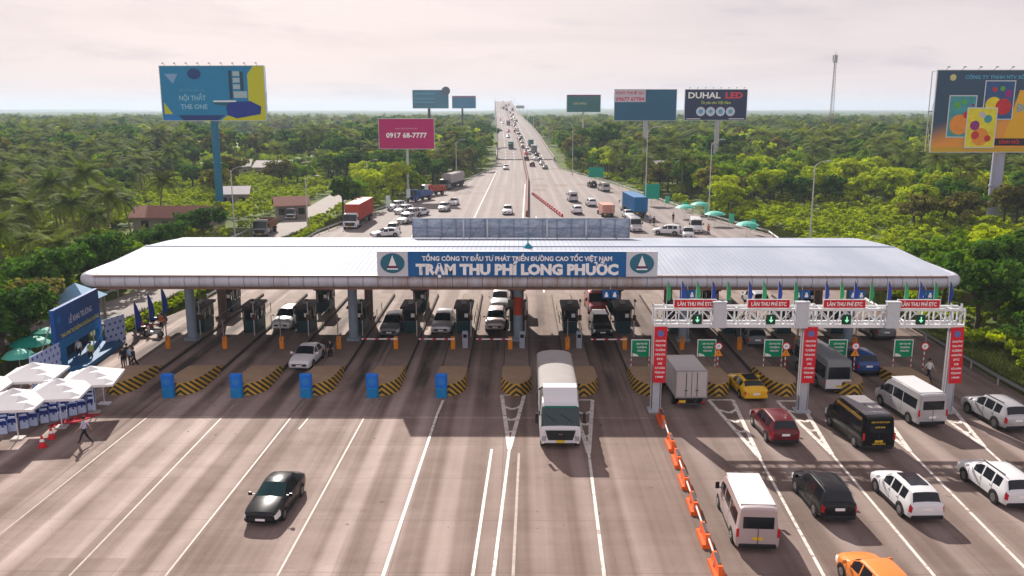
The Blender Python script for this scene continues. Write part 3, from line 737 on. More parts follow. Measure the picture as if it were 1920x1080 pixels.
for i, (px, c) in enumerate(fps):
    src = (fg, fb)[c]; p = PY(px, 565, GY+0.55); p.z = zt+0.08
    lab = '%s feather flag on the gantry top, %s from the left' % (('green','dark blue')[c], ['first','second','third','fourth','fifth','sixth','seventh','eighth','ninth','tenth','eleventh','twelfth','thirteenth','fourteenth','fifteenth','sixteenth','seventeenth','last'][i])
    if i < 2: src.location = p; src['label'] = lab; src['group'] = 'feather flags on the gantry'
    else: dup(src, p, 0, lab, 'feather flags on the gantry')

# blue pictogram signs hung from the canopy eave
for i, (px, lab) in enumerate(((1145,'blue pictogram sign under the canopy edge right of the centre'),(1290,'blue pictogram sign under the canopy edge behind the leftmost red lane sign'),
        (1505,'blue pictogram sign under the canopy edge above the middle gantry post'),(1608,'blue pictogram sign under the canopy edge between the third and fourth red signs'),(1737,'blue pictogram sign under the canopy edge at its right end'))):
    p = PY(px, 545, YE-0.7)
    s_ = thing('hanging_sign', lab, 'sign', (p.x, YE-0.7, 0), 0, 'blue signs under the eave')
    for k, sx_ in enumerate((-0.32, 0.32)):
        m = MB(); m.box(sx_-0.29, sx_+0.29, 0, 0.05, 5.75, 6.4); m.build('sign_plate', BLUE, s_)
        m = MB(); m.box(sx_-0.13, sx_+0.13, -0.012, 0, 5.85, 6.05); m.box(sx_-0.08, sx_+0.08, -0.012, 0, 6.05, 6.22); m.build('pictogram', WHITE, s_)
    m = MB(); m.tube((0,0.03,6.4),(0,0.3,6.75),0.03,n=5); m.build('hanger', STEEL, s_)

# green information boards on striped legs, with round and triangular signs beside them
STRP = NT('red_white_post', 0.5)
STRP = STRP.base(STRP.mix(STRP.math('LESS_THAN', STRP.math('FRACT', STRP.math('DIVIDE', STRP.xyz(STRP.pos(world=False))[2], 0.44)), 0.5), (0.72,0.70,0.70), (0.50,0.03,0.04)))
def greenboard(px, lab):
    p = PY(px, 655, 64.5)
    t = thing('information_board', lab, 'sign', (p.x, 64.5, 0.4), 0, 'green boards on striped legs')
    z0 = PY(px, 669, 64.5).z-0.4; z1 = PY(px, 638, 64.5).z-0.4
    m = MB(); m.box(-0.66, 0.66, 0, 0.06, z0, z1); m.build('green_face', GREEN, t)
    m = MB(); m.box(-0.72,0.72,0.01,0.05,z1,z1+.06); m.box(-0.72,-0.66,0.01,0.05,z0,z1); m.box(0.66,0.72,0.01,0.05,z0,z1); m.build('frame', WHITE, t)
    for s in (-1, 1): m = MB(); m.tube((s*0.69,0.03,-0.2),(s*0.69,0.03,z0),0.045,n=8); m.build('leg', STRP, t)
    for i, tx in enumerate(('LÀN THU PHÍ', 'TỰ ĐỘNG', 'KHÔNG DỪNG')): text(tx, 0.08, z1-0.27-i*0.28, h=0.13, w=0.85-0.1*i, mat=WHITE, parent=t, bold=0.03)
    m = MB(); m.add([(-0.6,-.012,z0+.04),(-0.1,-.012,z0+.04),(-0.25,-.012,z0+.2),(-0.6,-.012,z0+.3)], [(0,1,2,3)]); m.build('white_car_mark', WHITE, t)
for px, lab in ((1201,'green board half behind the red banner of the left gantry post'),(1325,'green board above the striped nose between box truck and yellow car'),
                (1450,'green board behind the yellow car left of the middle red banner'),(1571,'green board right of the middle red banner above a striped nose'),(1694,'green board on striped legs nearest the right gantry post')):
    greenboard(px, lab)
def roundsign(px, lab, tri):
    p = PY(px, 650, 63.2)
    t = thing('traffic_sign', lab, 'traffic sign', (p.x, 63.2, 0.9), 0, 'round signs on striped poles')
    zc = PY(px, 649, 63.2).z-0.9
    m = MB(); m.tube((0,0,-0.1),(0,0,zc+.2),0.045,n=8); m.build('pole', STRP, t)
    m = MB(); m.tube((0,-0.06,zc),(0,-0.04,zc),0.31,n=24); m.build('round_plate', RED, t)
    m = MB(); m.tube((0,-0.07,zc),(0,-0.062,zc),0.23,n=24); m.build('white_disc', WHITE, t)
    text('5T', 0, zc, h=0.17, w=0.2, mat=BLACK, parent=t, y=-0.08)
    if tri:
        z = zc-0.75
        m = MB(); m.add([(-0.34,-.05,z),(0.34,-.05,z),(0,-.05,z+.6),(-0.34,-.03,z),(0.34,-.03,z),(0,-.03,z+.6)], [(0,1,2),(5,4,3),(0,3,4,1),(1,4,5,2),(2,5,3,0)]); m.build('warning_triangle', M('amber_sheet',(0.85,0.30,0.02),0.5), t)
        text('!', 0, z+.22, h=0.26, mat=BLACK, parent=t, y=-0.06)
for px, lab, tri in ((1347,'round sign over an amber triangle above the striped nose right of the box truck',1),(1474,'round sign over an amber triangle beside the board above the yellow car lane',1),
                     (1604,'round sign over an amber triangle beside the board right of the middle banner',1),(1734,'round sign without triangle on a striped pole left of the right gantry post',0)):
    roundsign(px, lab, tri)

# camera poles beside the booths
for i, x in enumerate(ISX):
    lab = 'thin white camera pole by the toll booth, %s from the left' % ordn[i]
    if i == 0:
        cp = thing('camera_pole', lab, 'camera pole', (x+0.75, 74.6, 0.3), 0, 'camera poles on the islands')
        m = MB(); m.tube((0,0,0),(0,0,3.3),.045,n=8); m.build('pole', M('pale_pole',(0.62,0.58,0.55),.5), cp)
        m = MB(); m.bbox(-.09,.09,-.34,.06,3.25,3.42,.03); m.build('camera', BLACK, cp)
        m = MB(); m.bbox(-.16,.16,-.07,.07,1.5,2.0,.03); m.build('display', M('amber_display',(0.10,0.05,0.02),.4), cp)
    else: dup(cp, (x+0.75, 74.6, 0.3), 0, lab, 'camera poles on the islands')
# ================================================================== VEHICLES
def ringpts(st):
    y, w, zb, be, tp, wt = st[:6]; gf = st[6] if len(st) > 6 else 0.88
    zt = tp-0.05
    gx_ = .94*w+(wt-.94*w)*gf; gz = be+(zt-be)*gf
    h = [(0,zb),(.86*w,zb),(.975*w,zb+.09),(w,zb+.48*(be-zb)),(.992*w,be-.17*(be-zb)),(.94*w,be),(gx_,gz),(wt,zt),(.84*wt,tp),(0,tp+.022)]
    r = [(x,y,z) for x,z in h]
    return r + [(-x,y,z) for x,_,z in r[-2:0:-1]]          # 18 points
NR = 18
SPEC = {
 'sedan': dict(st=[(2.32,.74,.30,.62,.70,.56),(2.25,.845,.22,.72,.80,.67),(1.88,.90,.2,.80,.89,.74),(1.32,.915,.2,.86,.965,.76),(.92,.92,.2,.90,1.01,.77),(.50,.92,.2,.915,1.23,.69),
     (.10,.92,.2,.925,1.42,.625),(-.22,.92,.2,.93,1.475,.615),(-.32,.92,.2,.93,1.48,.615),(-.95,.92,.2,.94,1.45,.61),(-1.30,.915,.2,.95,1.37,.60),(-1.82,.905,.2,.97,1.12,.68),
     (-2.14,.875,.24,.93,1.02,.64),(-2.27,.83,.28,.88,.97,.60),(-2.33,.74,.34,.80,.88,.54)],
     glass=[('windscreen',4,6,7,9),('side_window',5,7,5,6),('side_window',8,10,5,6),('rear_window',10,11,7,9)], lights=[('headlight',0,2,3,5),('taillight',13,14,3,5)], wb=(1.42,-1.36), r=.33, plate=(.52,.60)),
 'suv': dict(st=[(2.32,.70,.38,.70,.76,.52),(2.24,.84,.29,.82,.89,.68),(1.88,.915,.25,.93,1.01,.74),(1.42,.93,.25,.99,1.08,.77),(1.06,.93,.25,1.02,1.13,.79),(.66,.93,.25,1.04,1.42,.73),
     (.26,.93,.25,1.05,1.64,.675),(-.10,.93,.25,1.06,1.71,.665),(-.20,.93,.25,1.06,1.715,.665),(-.98,.93,.25,1.07,1.71,.66),(-1.08,.93,.25,1.07,1.705,.66),(-1.66,.92,.25,1.09,1.67,.645),
     (-1.96,.915,.27,1.09,1.60,.635),(-2.20,.89,.30,1.07,1.18,.70),(-2.29,.86,.33,1.02,1.12,.68),(-2.35,.78,.40,.92,1.0,.60)],
     glass=[('windscreen',4,6,7,9),('side_window',5,7,5,6),('side_window',8,9,5,6),('side_window',10,11,5,6),('rear_window',12,13,7,9)], lights=[('headlight',0,2,3,5),('taillight',13,15,3,5)], wb=(1.38,-1.36), r=.37, plate=(.62,.78)),
 'van': dict(st=[(2.82,.78,.36,.78,.84,.6),(2.74,.92,.28,.96,1.02,.78),(2.36,.98,.26,1.10,1.18,.86,.6),(2.06,.99,.26,1.18,1.30,.90,.6),(1.66,1.0,.26,1.20,1.72,.88,.75),(1.28,1.0,.26,1.20,2.08,.86,.70),
     (1.0,1.0,.26,1.20,2.24,.84,.64),(.52,1.0,.26,1.20,2.30,.83,.62),(.42,1.0,.26,1.20,2.31,.83,.62),(-.72,1.0,.26,1.20,2.32,.83,.62),(-.80,1.0,.26,1.20,2.32,.83,.62),(-2.40,1.0,.26,1.20,2.31,.83,.62),
     (-2.72,1.0,.28,1.20,2.29,.82,.62),(-2.80,.97,.33,1.18,2.20,.80,.62)],
     glass=[('windscreen',3,5,7,9),('side_window',4,7,5,6),('side_window',8,9,5,6),('side_window',10,11,5,6)], lights=[('headlight',0,2,3,5)], wb=(1.85,-1.70), r=.36, plate=(.60,.72), back=(.70,1.28,1.86)),
 'bus': dict(st=[(4.3,1.0,.45,.95,1.0,.9),(4.25,1.15,.36,1.05,1.10,1.04),(4.2,1.19,.35,1.15,1.25,1.08,.7),(4.0,1.2,.35,1.25,2.55,1.05,.7),(3.85,1.2,.35,1.25,2.85,1.04,.7),(1.4,1.2,.35,1.25,2.95,1.04,.66),
     (1.3,1.2,.35,1.25,2.95,1.04,.66),(-1.2,1.2,.35,1.25,2.95,1.04,.66),(-1.3,1.2,.35,1.25,2.95,1.04,.66),(-4.0,1.2,.35,1.25,2.93,1.04,.66),(-4.2,1.19,.37,1.25,2.88,1.03,.66),(-4.28,1.14,.42,1.2,2.78,1.0,.66)],
     glass=[('windscreen',2,3,7,9),('side_window',4,5,5,6),('side_window',6,7,5,6),('side_window',8,9,5,6)], lights=[('headlight',0,1,3,5)], wb=(2.6,-2.2), r=.48, plate=(.6,.75), back=(.92,1.35,2.35)),
 'cab': dict(st=[(1.05,1.02,.50,1.20,1.24,.98),(1.0,1.13,.42,1.26,1.31,1.08),(.93,1.17,.40,1.30,1.38,1.10),(.70,1.18,.40,1.50,2.50,1.04),(.50,1.18,.40,1.50,2.66,1.02),(.12,1.18,.40,1.50,2.70,1.02),(.02,1.18,.40,1.50,2.70,1.02),(-.55,1.18,.40,1.50,2.70,1.02),(-.95,1.17,.42,1.50,2.66,1.0)],
     glass=[('windscreen',2,3,7,9),('side_window',3,5,5,6)], lights=[], wb=(.35,), r=.48, plate=(.55,.6)),
}
def scaled(sp, kw=1, kl=1, kh=1):
    s = dict(sp); s['st'] = [(t[0]*kl, t[1]*kw, t[2]*kh, t[3]*kh, t[4]*kh, t[5]*kw)+tuple(t[6:]) for t in sp['st']]
    s['wb'] = tuple(w*kl for w in sp['wb']); return s
def loft(sp, mats, parent, names=None, low=False):
    """body shell with its panes and lamps cut out of it as parts of their own"""
    st = sp['st']; rings = [ringpts(t) for t in st]; tagged = {}
    for q, (nm, i0, i1, j0, j1) in enumerate(sp['glass']+sp['lights']):
        for i in range(i0, i1):
            for j in range(j0, j1):
                key = (nm, q, 0) if j0 >= 7 else (nm, q, 1)
                tagged[(i, j)] = key
                jm = NR-1-j
                tagged[(i, jm)] = (nm, q, 0) if j0 >= 7 else (nm, q, 2)
    parts = {}
    for i in range(len(st)-1):
        for j in range(NR):
            k = tagged.get((i, j), ('body', 0, 0))
            a, b = rings[i][j], rings[i][(j+1) % NR]; c, d = rings[i+1][(j+1) % NR], rings[i+1][j]
            parts.setdefault(k, []).append((i, j))
    for k, fl in parts.items():
        idx = {}; vs = []; fs = []
        def vid(i, j):
            j %= NR
            if (i, j) not in idx: idx[(i, j)] = len(vs); vs.append(rings[i][j])
            return idx[(i, j)]
        for i, j in fl: fs.append((vid(i, j), vid(i, j+1), vid(i+1, j+1), vid(i+1, j)))
        if k[0] == 'body':
            fs.append(tuple(vid(0, j) for j in range(NR-1, -1, -1))); fs.append(tuple(vid(len(st)-1, j) for j in range(NR)))
        m = MB(); m.add(vs, fs); m.build(k[0], mats[k[0]], parent, smooth=True, sharp=38)
def add_wheel(parent, x, y, r, w=0.22, dual=False):
    m = MB(); 
    if dual: w = 0.5
    m.wheelx(0, 0, 0, r, w, 22); o = m.build('wheel', RUBBER, parent, smooth=True, loc=(x, y, r))
    s = 1 if x > 0 else -1
    m = MB(); m.wheelx(s*(w/2+0.004), 0, 0, r*0.60, 0.02, 16)
    for k in range(5): a = 2*PI*k/5; m.cbox(s*(w/2+.018), r*.33*math.cos(a), r*.33*math.sin(a), .01, .07, .07)
    m.build('rim', ALLOY, o)
def paint(name, col, rough=0.32, metal=0.0):
    return M('car_paint_'+name, col, rough, metal, 0.03, 1.0, coat=0.45)
GL = {'windscreen': GLASS, 'side_window': GLASS, 'rear_window': GLASS, 'headlight': LAMPW, 'taillight': LAMPR}
P_WHITE = paint('white', (0.72,0.73,0.75)); P_BLACK = M('car_paint_black', (0.008,0.008,0.011), 0.25, 0.0, 0.03, 1.0, coat=0.2); P_SILVER = paint('silver', (0.48,0.48,0.50), 0.3, 0.3)
P_RED = paint('maroon', (0.12,0.006,0.012)); P_YEL = paint('yellow', (0.80,0.47,0.01)); P_OR = paint('orange', (0.80,0.25,0.05)); P_BEIGE = paint('beige_silver', (0.50,0.42,0.42), 0.35, 0.2)
P_GREY = paint('grey', (0.16,0.17,0.18)); P_BLUE = paint('blue', (0.02,0.07,0.25)); P_BRED = paint('bright_red', (0.50,0.03,0.03)); P_GRN = paint('teal_green', (0.02,0.14,0.13))
def car(kind, pt, label, cat, pos, head, group=None, k=(1,1,1), name=None, plate=WHITE, roof=None, rack=False, low=False, glassroof=False, tint=None):
    """head: heading in degrees, 0 drives away from the camera (+y), 180 towards it"""
    sp = scaled(SPEC[kind], *k); st = sp['st']; kw, kl, kh = k
    t = thing(name or {'sedan':'sedan_car','suv':'suv_car','van':'minibus','bus':'coach'}[kind], label, cat, (pos[0], pos[1], pos[2] if len(pos) > 2 else 0), R(head), group)
    mats = dict(GL); mats['body'] = pt
    if tint: mats['windscreen'] = tint
    loft(sp, mats, t)
    W = max(s[1] for s in st); y1, y0 = st[0][0], st[-1][0]; r = sp['r']*kh
    for y in sp['wb']:
        for s in (-1, 1): add_wheel(t, s*(W-0.105), y, r)
    if low: return t
    for y in sp['wb']:
        m = MB()
        for s in (-1, 1):
            pts = [(y+(r+.075)*math.cos(a), r+(r+.075)*math.sin(a)) for a in [PI*i/12 for i in range(13)]]+[(y+(r+.01)*math.cos(a), r+(r+.01)*math.sin(a)) for a in [PI*i/12 for i in range(12,-1,-1)]]
            m2 = MB(); m2.extx(pts, s*(W+.004)-.03*(s>0), s*(W+.004)+.03*(s<0)); m2.build('wheel_arch', BLACK, t)
    pz, pr = sp['plate']
    m = MB(); m.box(-.62*W,.62*W, y1-.02, y1+.018, pz*kh-.14, pz*kh+.03); m.build('grille', BLACK, t)
    m = MB(); m.box(-.24,.24, y1+.02, y1+.032, pz*kh-.15, pz*kh-.04); m.build('number_plate', plate, t)
    m = MB(); m.bbox(-.86*W,.86*W, y0-.05, y0+.10, .30, .30+.20*kh, .04); m.build('rear_bumper', BLACK if kind != 'sedan' else pt, t)
    zp = pr*kh if kind != 'bus' else .7
    m = MB(); m.box(-.24,.24, y0-.018, y0-.006, zp-.02, zp+.12); m.build('number_plate', plate, t)
    for s in (-1, 1):
        ym = st[4][0] - (0.15 if kind != 'bus' else -0.2); zm = st[4][3]+.08
        m = MB(); m.bbox(s*(W+.13)-.10, s*(W+.13)+.10, ym-.06, ym+.05, zm, zm+(.16 if kind in ('sedan','suv') else .34), .03); m.box(min(s*.90*W,s*(W+.1)), max(s*.90*W,s*(W+.1)), ym-.02, ym+.02, zm+.03, zm+.07); m.build('wing_mirror', pt if kind in ('sedan','suv') else BLACK, t)
    if 'back' in sp:
        w_, z0, z1 = sp['back']; w_*=kw; z0*=kh; z1*=kh
        yb = y0-.004
        m = MB(); m.box(-w_, w_, yb-.014, yb+.004, z0, z1); m.build('rear_window', GLASS, t)
        for s in (-1, 1):
            m = MB(); m.box(s*.93*W-.06, s*.93*W+.06, y0-.02, y0+.02, .85*kh, 1.28*kh); m.build('taillight', LAMPR, t)
        m = MB(); m.box(-.012,.012, yb-.017, yb-.002, .5*kh, z0-.02); m.build('door_gap', BLACK, t)
    else:
        zc = st[7][4]+.022
        if rack:
            for s in (-1, 1):
                m = MB(); m.box(s*.60-.02, s*.60+.02, st[11][0], st[6][0], zc-.0, zc+.045); m.build('roof_rail', DARK, t)
        if glassroof:
            m = MB(); m.box(-.46,.46, st[9][0]-.35, st[6][0]-.12, zc-.03, zc+.012); m.build('glass_roof', GLASS, t)
    # door seams that follow the flank, dark sill below
    def flank(y):
        for a_, b_ in zip(st[:-1], st[1:]):
            if b_[0] <= y <= a_[0]:
                f_ = (a_[0]-y)/(a_[0]-b_[0]); return ringpts(tuple(a_[i]+(b_[i]-a_[i])*f_ for i in range(6)))
        return ringpts(st[7])
    ss = {'sedan': (.85,-.27,-1.25), 'suv': (.98,-.15,-1.12), 'van': (1.35,.47,-.76), 'bus': (1.35,-1.25)}[kind]
    for s in (-1, 1):
        for ys_ in ss:
            rp_ = flank(ys_*kl)[2:6]; m = MB(); w_ = .012
            vs = []
            for x, y, z in rp_: vs += [(s*(x+.005), y-w_, z), (s*(x+.005), y+w_, z)]
            m.add(vs, [(2*i, 2*i+1, 2*i+3, 2*i+2) for i in range(3)]); m.build('door_seam', BLACK, t)
        m = MB(); m.box(s*(W-.03)-.02, s*(W-.03)+.02, sp['wb'][1]+r+.1, sp['wb'][0]-r-.1, st[7][2]-.02, st[7][2]+.13); m.build('sill', BLACK, t)
    for s in (-1, 1):
        m = MB(); zh = st[7][3]-.16
        for yh in ((-.12, -1.0) if kind in ('sedan','suv') else (.6,)): m.box(s*(W-.005)-.012, s*(W-.005)+.012, yh*kl-.08, yh*kl+.08, zh, zh+.03)
        m.build('door_handle', DARK if kind != 'van' else BLACK, t)
    if roof:
        m = MB(); a, b = st[9 if kind=='sedan' else 11][0], st[6][0]; zc = max(s[4] for s in st)
        m.box(-.60*kw, .60*kw, a, b, zc-.01, zc+.03); m.build('roof_panel', roof, t)
    return t
def at(px, py, z=0.0): v = G(px, py, z); return (v.x, v.y, z)

# --- foreground, right hand side, driving away from the camera (pixels = middle of the footprint)
car('van', P_BEIGE, 'beige silver minibus with white roof and yellow plate in the near right lane', 'minibus', at(1396, 985), -3.0, plate=YELLOW, roof=None, k=(1,1,.98))
car('suv', P_BLACK, 'black suv with red taillights in the lane right of the beige minibus', 'car', at(1540, 945), 1.5, rack=True, name='suv_car')
car('suv', P_WHITE, 'white suv with dark glass roof behind the black suv lane', 'car', at(1695, 944), 2.0, k=(1,1,.96), glassroof=True, name='suv_car')
car('suv', P_WHITE, 'white suv with roof rails at the right edge of the picture', 'car', at(1864, 922), 2.5, rack=True, k=(1,1.02,.98), name='suv_car')
car('suv', P_OR, 'orange hatchback cut off by the bottom edge of the picture', 'car', at(1640, 1112), 6, k=(.97,.90,.90), name='hatchback_car')
car('suv', P_RED, 'dark red suv waiting behind the yellow car lane', 'car', at(1449, 813), 2, name='suv_car', k=(1,1,.98))
car('van', P_BLACK, 'black and gold minibus with yellow lettering on its tail', 'minibus', at(1606, 818), 4, k=(1,1,1.0), plate=YELLOW, name='minibus')
blackvan = bpy.context.scene.objects[-1]
car('van', P_SILVER, 'silver minibus with white roof left of the right gantry post', 'minibus', at(1702, 776), 6, name='minibus')
car('suv', P_SILVER, 'silver suv on the outermost right lane beside the guardrail', 'car', at(1862, 788), 6, rack=True, k=(1,1.03,1.03), name='suv_car')
car('sedan', P_YEL, 'yellow sports car with dark glass roof passing a striped nose', 'car', at(1399, 735), 3, k=(1.02,.97,.92), glassroof=True, name='sports_car')
car('bus', P_GREY, 'grey coach, shade in its body colour, dark rear window beside the middle gantry post', 'coach', at(1537, 712), 2, k=(.84,.8,.86), name='coach')  # grey body colour stands in for the shade over its roof
car('suv', P_BLUE, 'dark blue car entering the lane below the round sign right of the middle banner', 'car', at(1605, 690), 2, name='suv_car')
# --- foreground left and in the lanes, driving towards the camera
car('sedan', P_BLACK, 'black sedan alone on the open left half of the plaza', 'car', at(519, 950), 180-4, name='sedan_car', tint=TGLASS)
car('sedan', P_WHITE, 'white sedan leaving the third toll lane past the blue boxes', 'car', at(577, 680), 180-3, name='sedan_car')
car('suv', P_WHITE, 'white suv at the booth left of the white sedan under the canopy', 'car', at(541, 610), 180-2, k=(1.02,1.05,1.04), name='suv_car')
car('suv', P_GREY, 'dark grey suv at the booth second lane left of the middle canopy column', 'car', at(738, 622), 180-2, name='suv_car')
car('suv', P_SILVER, 'silver suv at the booth in the lane with the second lowered boom', 'car', at(832, 618), 180-2, name='suv_car')
car('suv', P_BEIGE, 'beige suv at the booth left of the middle canopy column, front car of two', 'car', at(930, 612), 180-1, name='suv_car')
car('suv', P_WHITE, 'white suv queuing behind the beige suv left of the middle column', 'car', at(938, 574), 180-1, name='suv_car')
car('suv', P_BLACK, 'black suv with pale roof at the booth right of the canvas truck lane', 'car', at(1125, 622), 180+1, roof=P_WHITE, name='suv_car')
car('van', P_BRED, 'red and white minibus queuing behind the black suv right of centre', 'minibus', at(1117, 580), 180+1, roof=P_WHITE, k=(1,1,.95), name='minibus')
for px, py, pt, lab, kd in ((1405,642,P_GREY,'dark grey suv in shade under the canopy below the second red lane sign','suv'), (1300,610,P_BLACK,'black suv in shade under the canopy below the leftmost red lane sign','suv'),
      (1530,600,P_WHITE,'white car in the lit lanes behind the third red lane sign','suv'), (1640,628,P_GREY,'dark car in shade between third and fourth green boards','suv'),
      (1415,572,P_SILVER,'silver car in the sunlit gap behind the second red lane sign','suv')):
    car(kd, pt, lab, 'car', at(px, py), 2, name='suv_car')

# lettering on the black minibus tail, roof skins
def deco_van(t, rc=None):
    for z, tx, w in ((1.98,'DỊCH VỤ XE DU LỊCH',1.1),(1.66,'0938',0.6),(0.62,'LIMOUSINE',0.8)):
        text(tx, 0, z, h=0.09 if z > 1 else .1, w=w, mat=M('gold_letters',(0.75,0.5,0.05),0.5), parent=t, y=-2.83, bold=0.03)
for o in list(COL.objects):
    if o.get('label', '').startswith('grey coach'):
        m = MB(); m.box(-.93,.93,-3.47,-3.40,.42,1.10); m.build('rear_panel', P_WHITE, o)
        m = MB(); m.box(-.2,.2,-3.485,-3.472,.55,.68); m.build('number_plate', YELLOW, o)
    if o.get('label', '').startswith('black and gold'):
        deco_van(o)
        m = MB(); m.box(-.80,.80,-2.45,1.05,2.30,2.34); m.build('roof_panel', M('grey_roof',(0.28,0.26,0.27),0.5), o)
        for s in (-1,1): m = MB(); m.box(s*.93-.10, s*.93+.012,-2.4,.9,1.98,2.13) if s<0 else m.box(s*.93-.012, s*.93+.10,-2.4,.9,1.98,2.13); m.build('gold_stripe', M('gold_stripe',(0.45,0.27,0.06),0.4,0.3), o)
    if o.get('label', '').startswith(('beige silver minibus', 'silver minibus')):
        m = MB(); m.box(-.80,.80,-2.45,1.05,2.26 if 'beige' in o['label'] else 2.30,2.30 if 'beige' in o['label'] else 2.345); m.build('roof_panel', P_WHITE, o)

# ------------------------------------------------------------------ trucks
CANVAS = M('grey_canvas', (0.37,0.35,0.34), 0.9, var=0.12, scale=1.2, bump=0.3)
def truck(label, pos, head, cab, cargo, length, kind='box', h=3.5, w=2.35, name='box_truck', group=None, low=False, kcab=1.0, deflector=False, z0=1.05, tint=GLASS):
    """origin at the middle of the vehicle; cab at +y"""
    t = thing(name, label, 'truck', (pos[0], pos[1], pos[2] if len(pos) > 2 else 0), R(head), group)
    L = length; c = bpy.data.objects.new('cab', None)
    sp = scaled(SPEC['cab'], kcab*w/2.40, 1, kcab)
    sp['st'] = [(s[0]+L/2-1.05,)+tuple(s[1:]) for s in sp['st']]
    mats = dict(GL); mats['body'] = cab; mats['windscreen'] = tint
    loft(sp, mats, t)
    W = w/2; yf = L/2; k = kcab
    r = .48 if k > .85 else .38
    m = MB(); m.add([(-.30*w,yf+.115,.60*k),(.30*w,yf+.115,.60*k),(.37*w,yf+.06,1.16*k),(-.37*w,yf+.06,1.16*k),(-.30*w,yf-.1,.60*k),(.30*w,yf-.1,.60*k),(.37*w,yf-.1,1.16*k),(-.37*w,yf-.1,1.16*k)], [(0,1,2,3),(4,7,6,5),(0,4,5,1),(1,5,6,2),(2,6,7,3),(3,7,4,0)]); g__ = m.build('grille', BLACK, t)
    m = MB(); m.box(-.12,.12,yf+.10,yf+.118,.92*k,1.0*k); m.build('grille_badge', ALLOY, g__)
    m = MB(); m.box(-.40*w,.40*w,yf+.085,yf+.112,.37*k,.43*k); m.build('air_intake', BLACK, t)
    m = MB(); m.bbox(-.47*w,.47*w, yf-.25, yf+.10, .38*k, .74*k, .05); m.build('bumper', cab, t)
    for s in (-1, 1):
        m = MB(); m.bbox(s*.405*w-.13, s*.405*w+.13, yf-.06, yf+.12, .56*k, .80*k, .03); m.build('headlight', M('dull_lens',(0.34,0.36,0.38),0.15), t)
        m = MB(); m.bbox(s*(W+.20)-.09, s*(W+.20)+.09, yf-.25, yf-.10, 1.55*k, 2.15*k, .03); m.box(min(s*(W-.1),s*(W+.2)),max(s*(W-.1),s*(W+.2)), yf-.2,yf-.16,2.02*k,2.07*k); m.build('wing_mirror', BLACK, t)
    m = MB(); m.box(-.26,.26, yf+.10, yf+.115, .44*k, .60*k); m.build('number_plate', YELLOW, t)
    for s in (-1, 1):
        m = MB(); m.box(s*.38*w-.02, s*.38*w+.02, yf-.1,yf-.06,1.55*k,1.6*k); 
    m = MB(); m.tube((-.3*w,yf-.10,1.60*k),(0,yf-.15,2.1*k),.015,n=4); m.tube((.1*w,yf-.10,1.60*k),(.38*w,yf-.15,2.1*k),.015,n=4); m.build('wiper', BLACK, t)
    if deflector:
        m = MB(); zc = 2.70*k
        m.extx([(yf-.55,zc-.06),(yf-.75,zc+.32),(yf-1.25,zc+.68),(yf-1.95,zc+.74),(yf-1.95,zc-.06)], -.42*w, .42*w); m.build('wind_deflector', cab, t)
        m = MB(); m.box(-.40*w,.40*w, yf-.285, yf-.24, 2.45*k, 2.55*k); m.build('sun_visor', M('green_visor',(0.01,0.16,0.12),0.3), t)
    y1 = L/2-2.15*max(k,.9); y0 = -L/2
    m = MB()
    for s in (-1, 1): m.box(s*.36-.06, s*.36+.06, y0+.1, yf-1.0, .62*k, .92*k)
    for yy_ in np.arange(y0+.4, y1, 1.4): m.box(-.9*W,.9*W, yy_-.04, yy_+.04, .9*k, z0)
    m.build('chassis', DARK, t)
    if kind == 'canvas':
        arch = [(W*math.cos(a)*1.0, h-.35+.35*math.sin(a)) for a in [PI*i/10 for i in range(11)]]
        m = MB(); vs = []; fs = []; n = 13; ys_ = np.linspace(y0, y1, 15)
        out = [(W,z0)]+arch+[(-W,z0)]
        for i, yv in enumerate(ys_):
            sag = 0.05 if i % 2 else 0.0
            for x, z in out: vs.append((x*(1-sag*.3 if z > z0+.5 else 1), yv, z-(sag if z > h-.5 else 0)))
        for i in range(len(ys_)-1):
            for j in range(12): fs.append((i*n+j, i*n+j+1, (i+1)*n+j+1, (i+1)*n+j))
        fs += [tuple(range(n-1,-1,-1)), tuple((len(ys_)-1)*n+j for j in range(n)), (0,(len(ys_)-1)*n,(len(ys_)-1)*n+n-1,n-1)]
        m.add(vs, fs); m.build('canvas_cover', CANVAS, t, smooth=True, sharp=50)
        m = MB(); m.path([(x*1.015, y1+.02, z+.02) for x, z in arch], .05, 6); m.build('front_hoop', BLACK, t)
        m = MB(); m.box(-W-.02, W+.02, y0-.02, y1, z0-.12, z0+.55); m.build('drop_side', cargo, t)
    elif kind == 'dump':
        m = MB()
        m.add([(-W,y0,z0),(W,y0,z0),(W,y1,z0),(-W,y1,z0),(-W,y0,h),(W,y0,h),(W,y1,h),(-W,y1,h),(-W+.1,y0+.1,h),(W-.1,y0+.1,h),(W-.1,y1-.1,h),(-W+.1,y1-.1,h),(-W+.1,y0+.1,h-.5),(W-.1,y0+.1,h-.5),(W-.1,y1-.1,h-.5),(-W+.1,y1-.1,h-.5)],
              [(3,2,1,0),(0,1,5,4),(1,2,6,5),(2,3,7,6),(3,0,4,7),(4,5,9,8),(5,6,10,9),(6,7,11,10),(7,4,8,11),(8,9,13,12),(9,10,14,13),(10,11,15,14),(11,8,12,15),(12,13,14,15)])
        m.build('tipper_body', cargo, t)
    else:
        m = MB(); m.bbox(-W, W, y0, y1, z0, h, .03); m.build('cargo_box', cargo, t)
        m = MB()
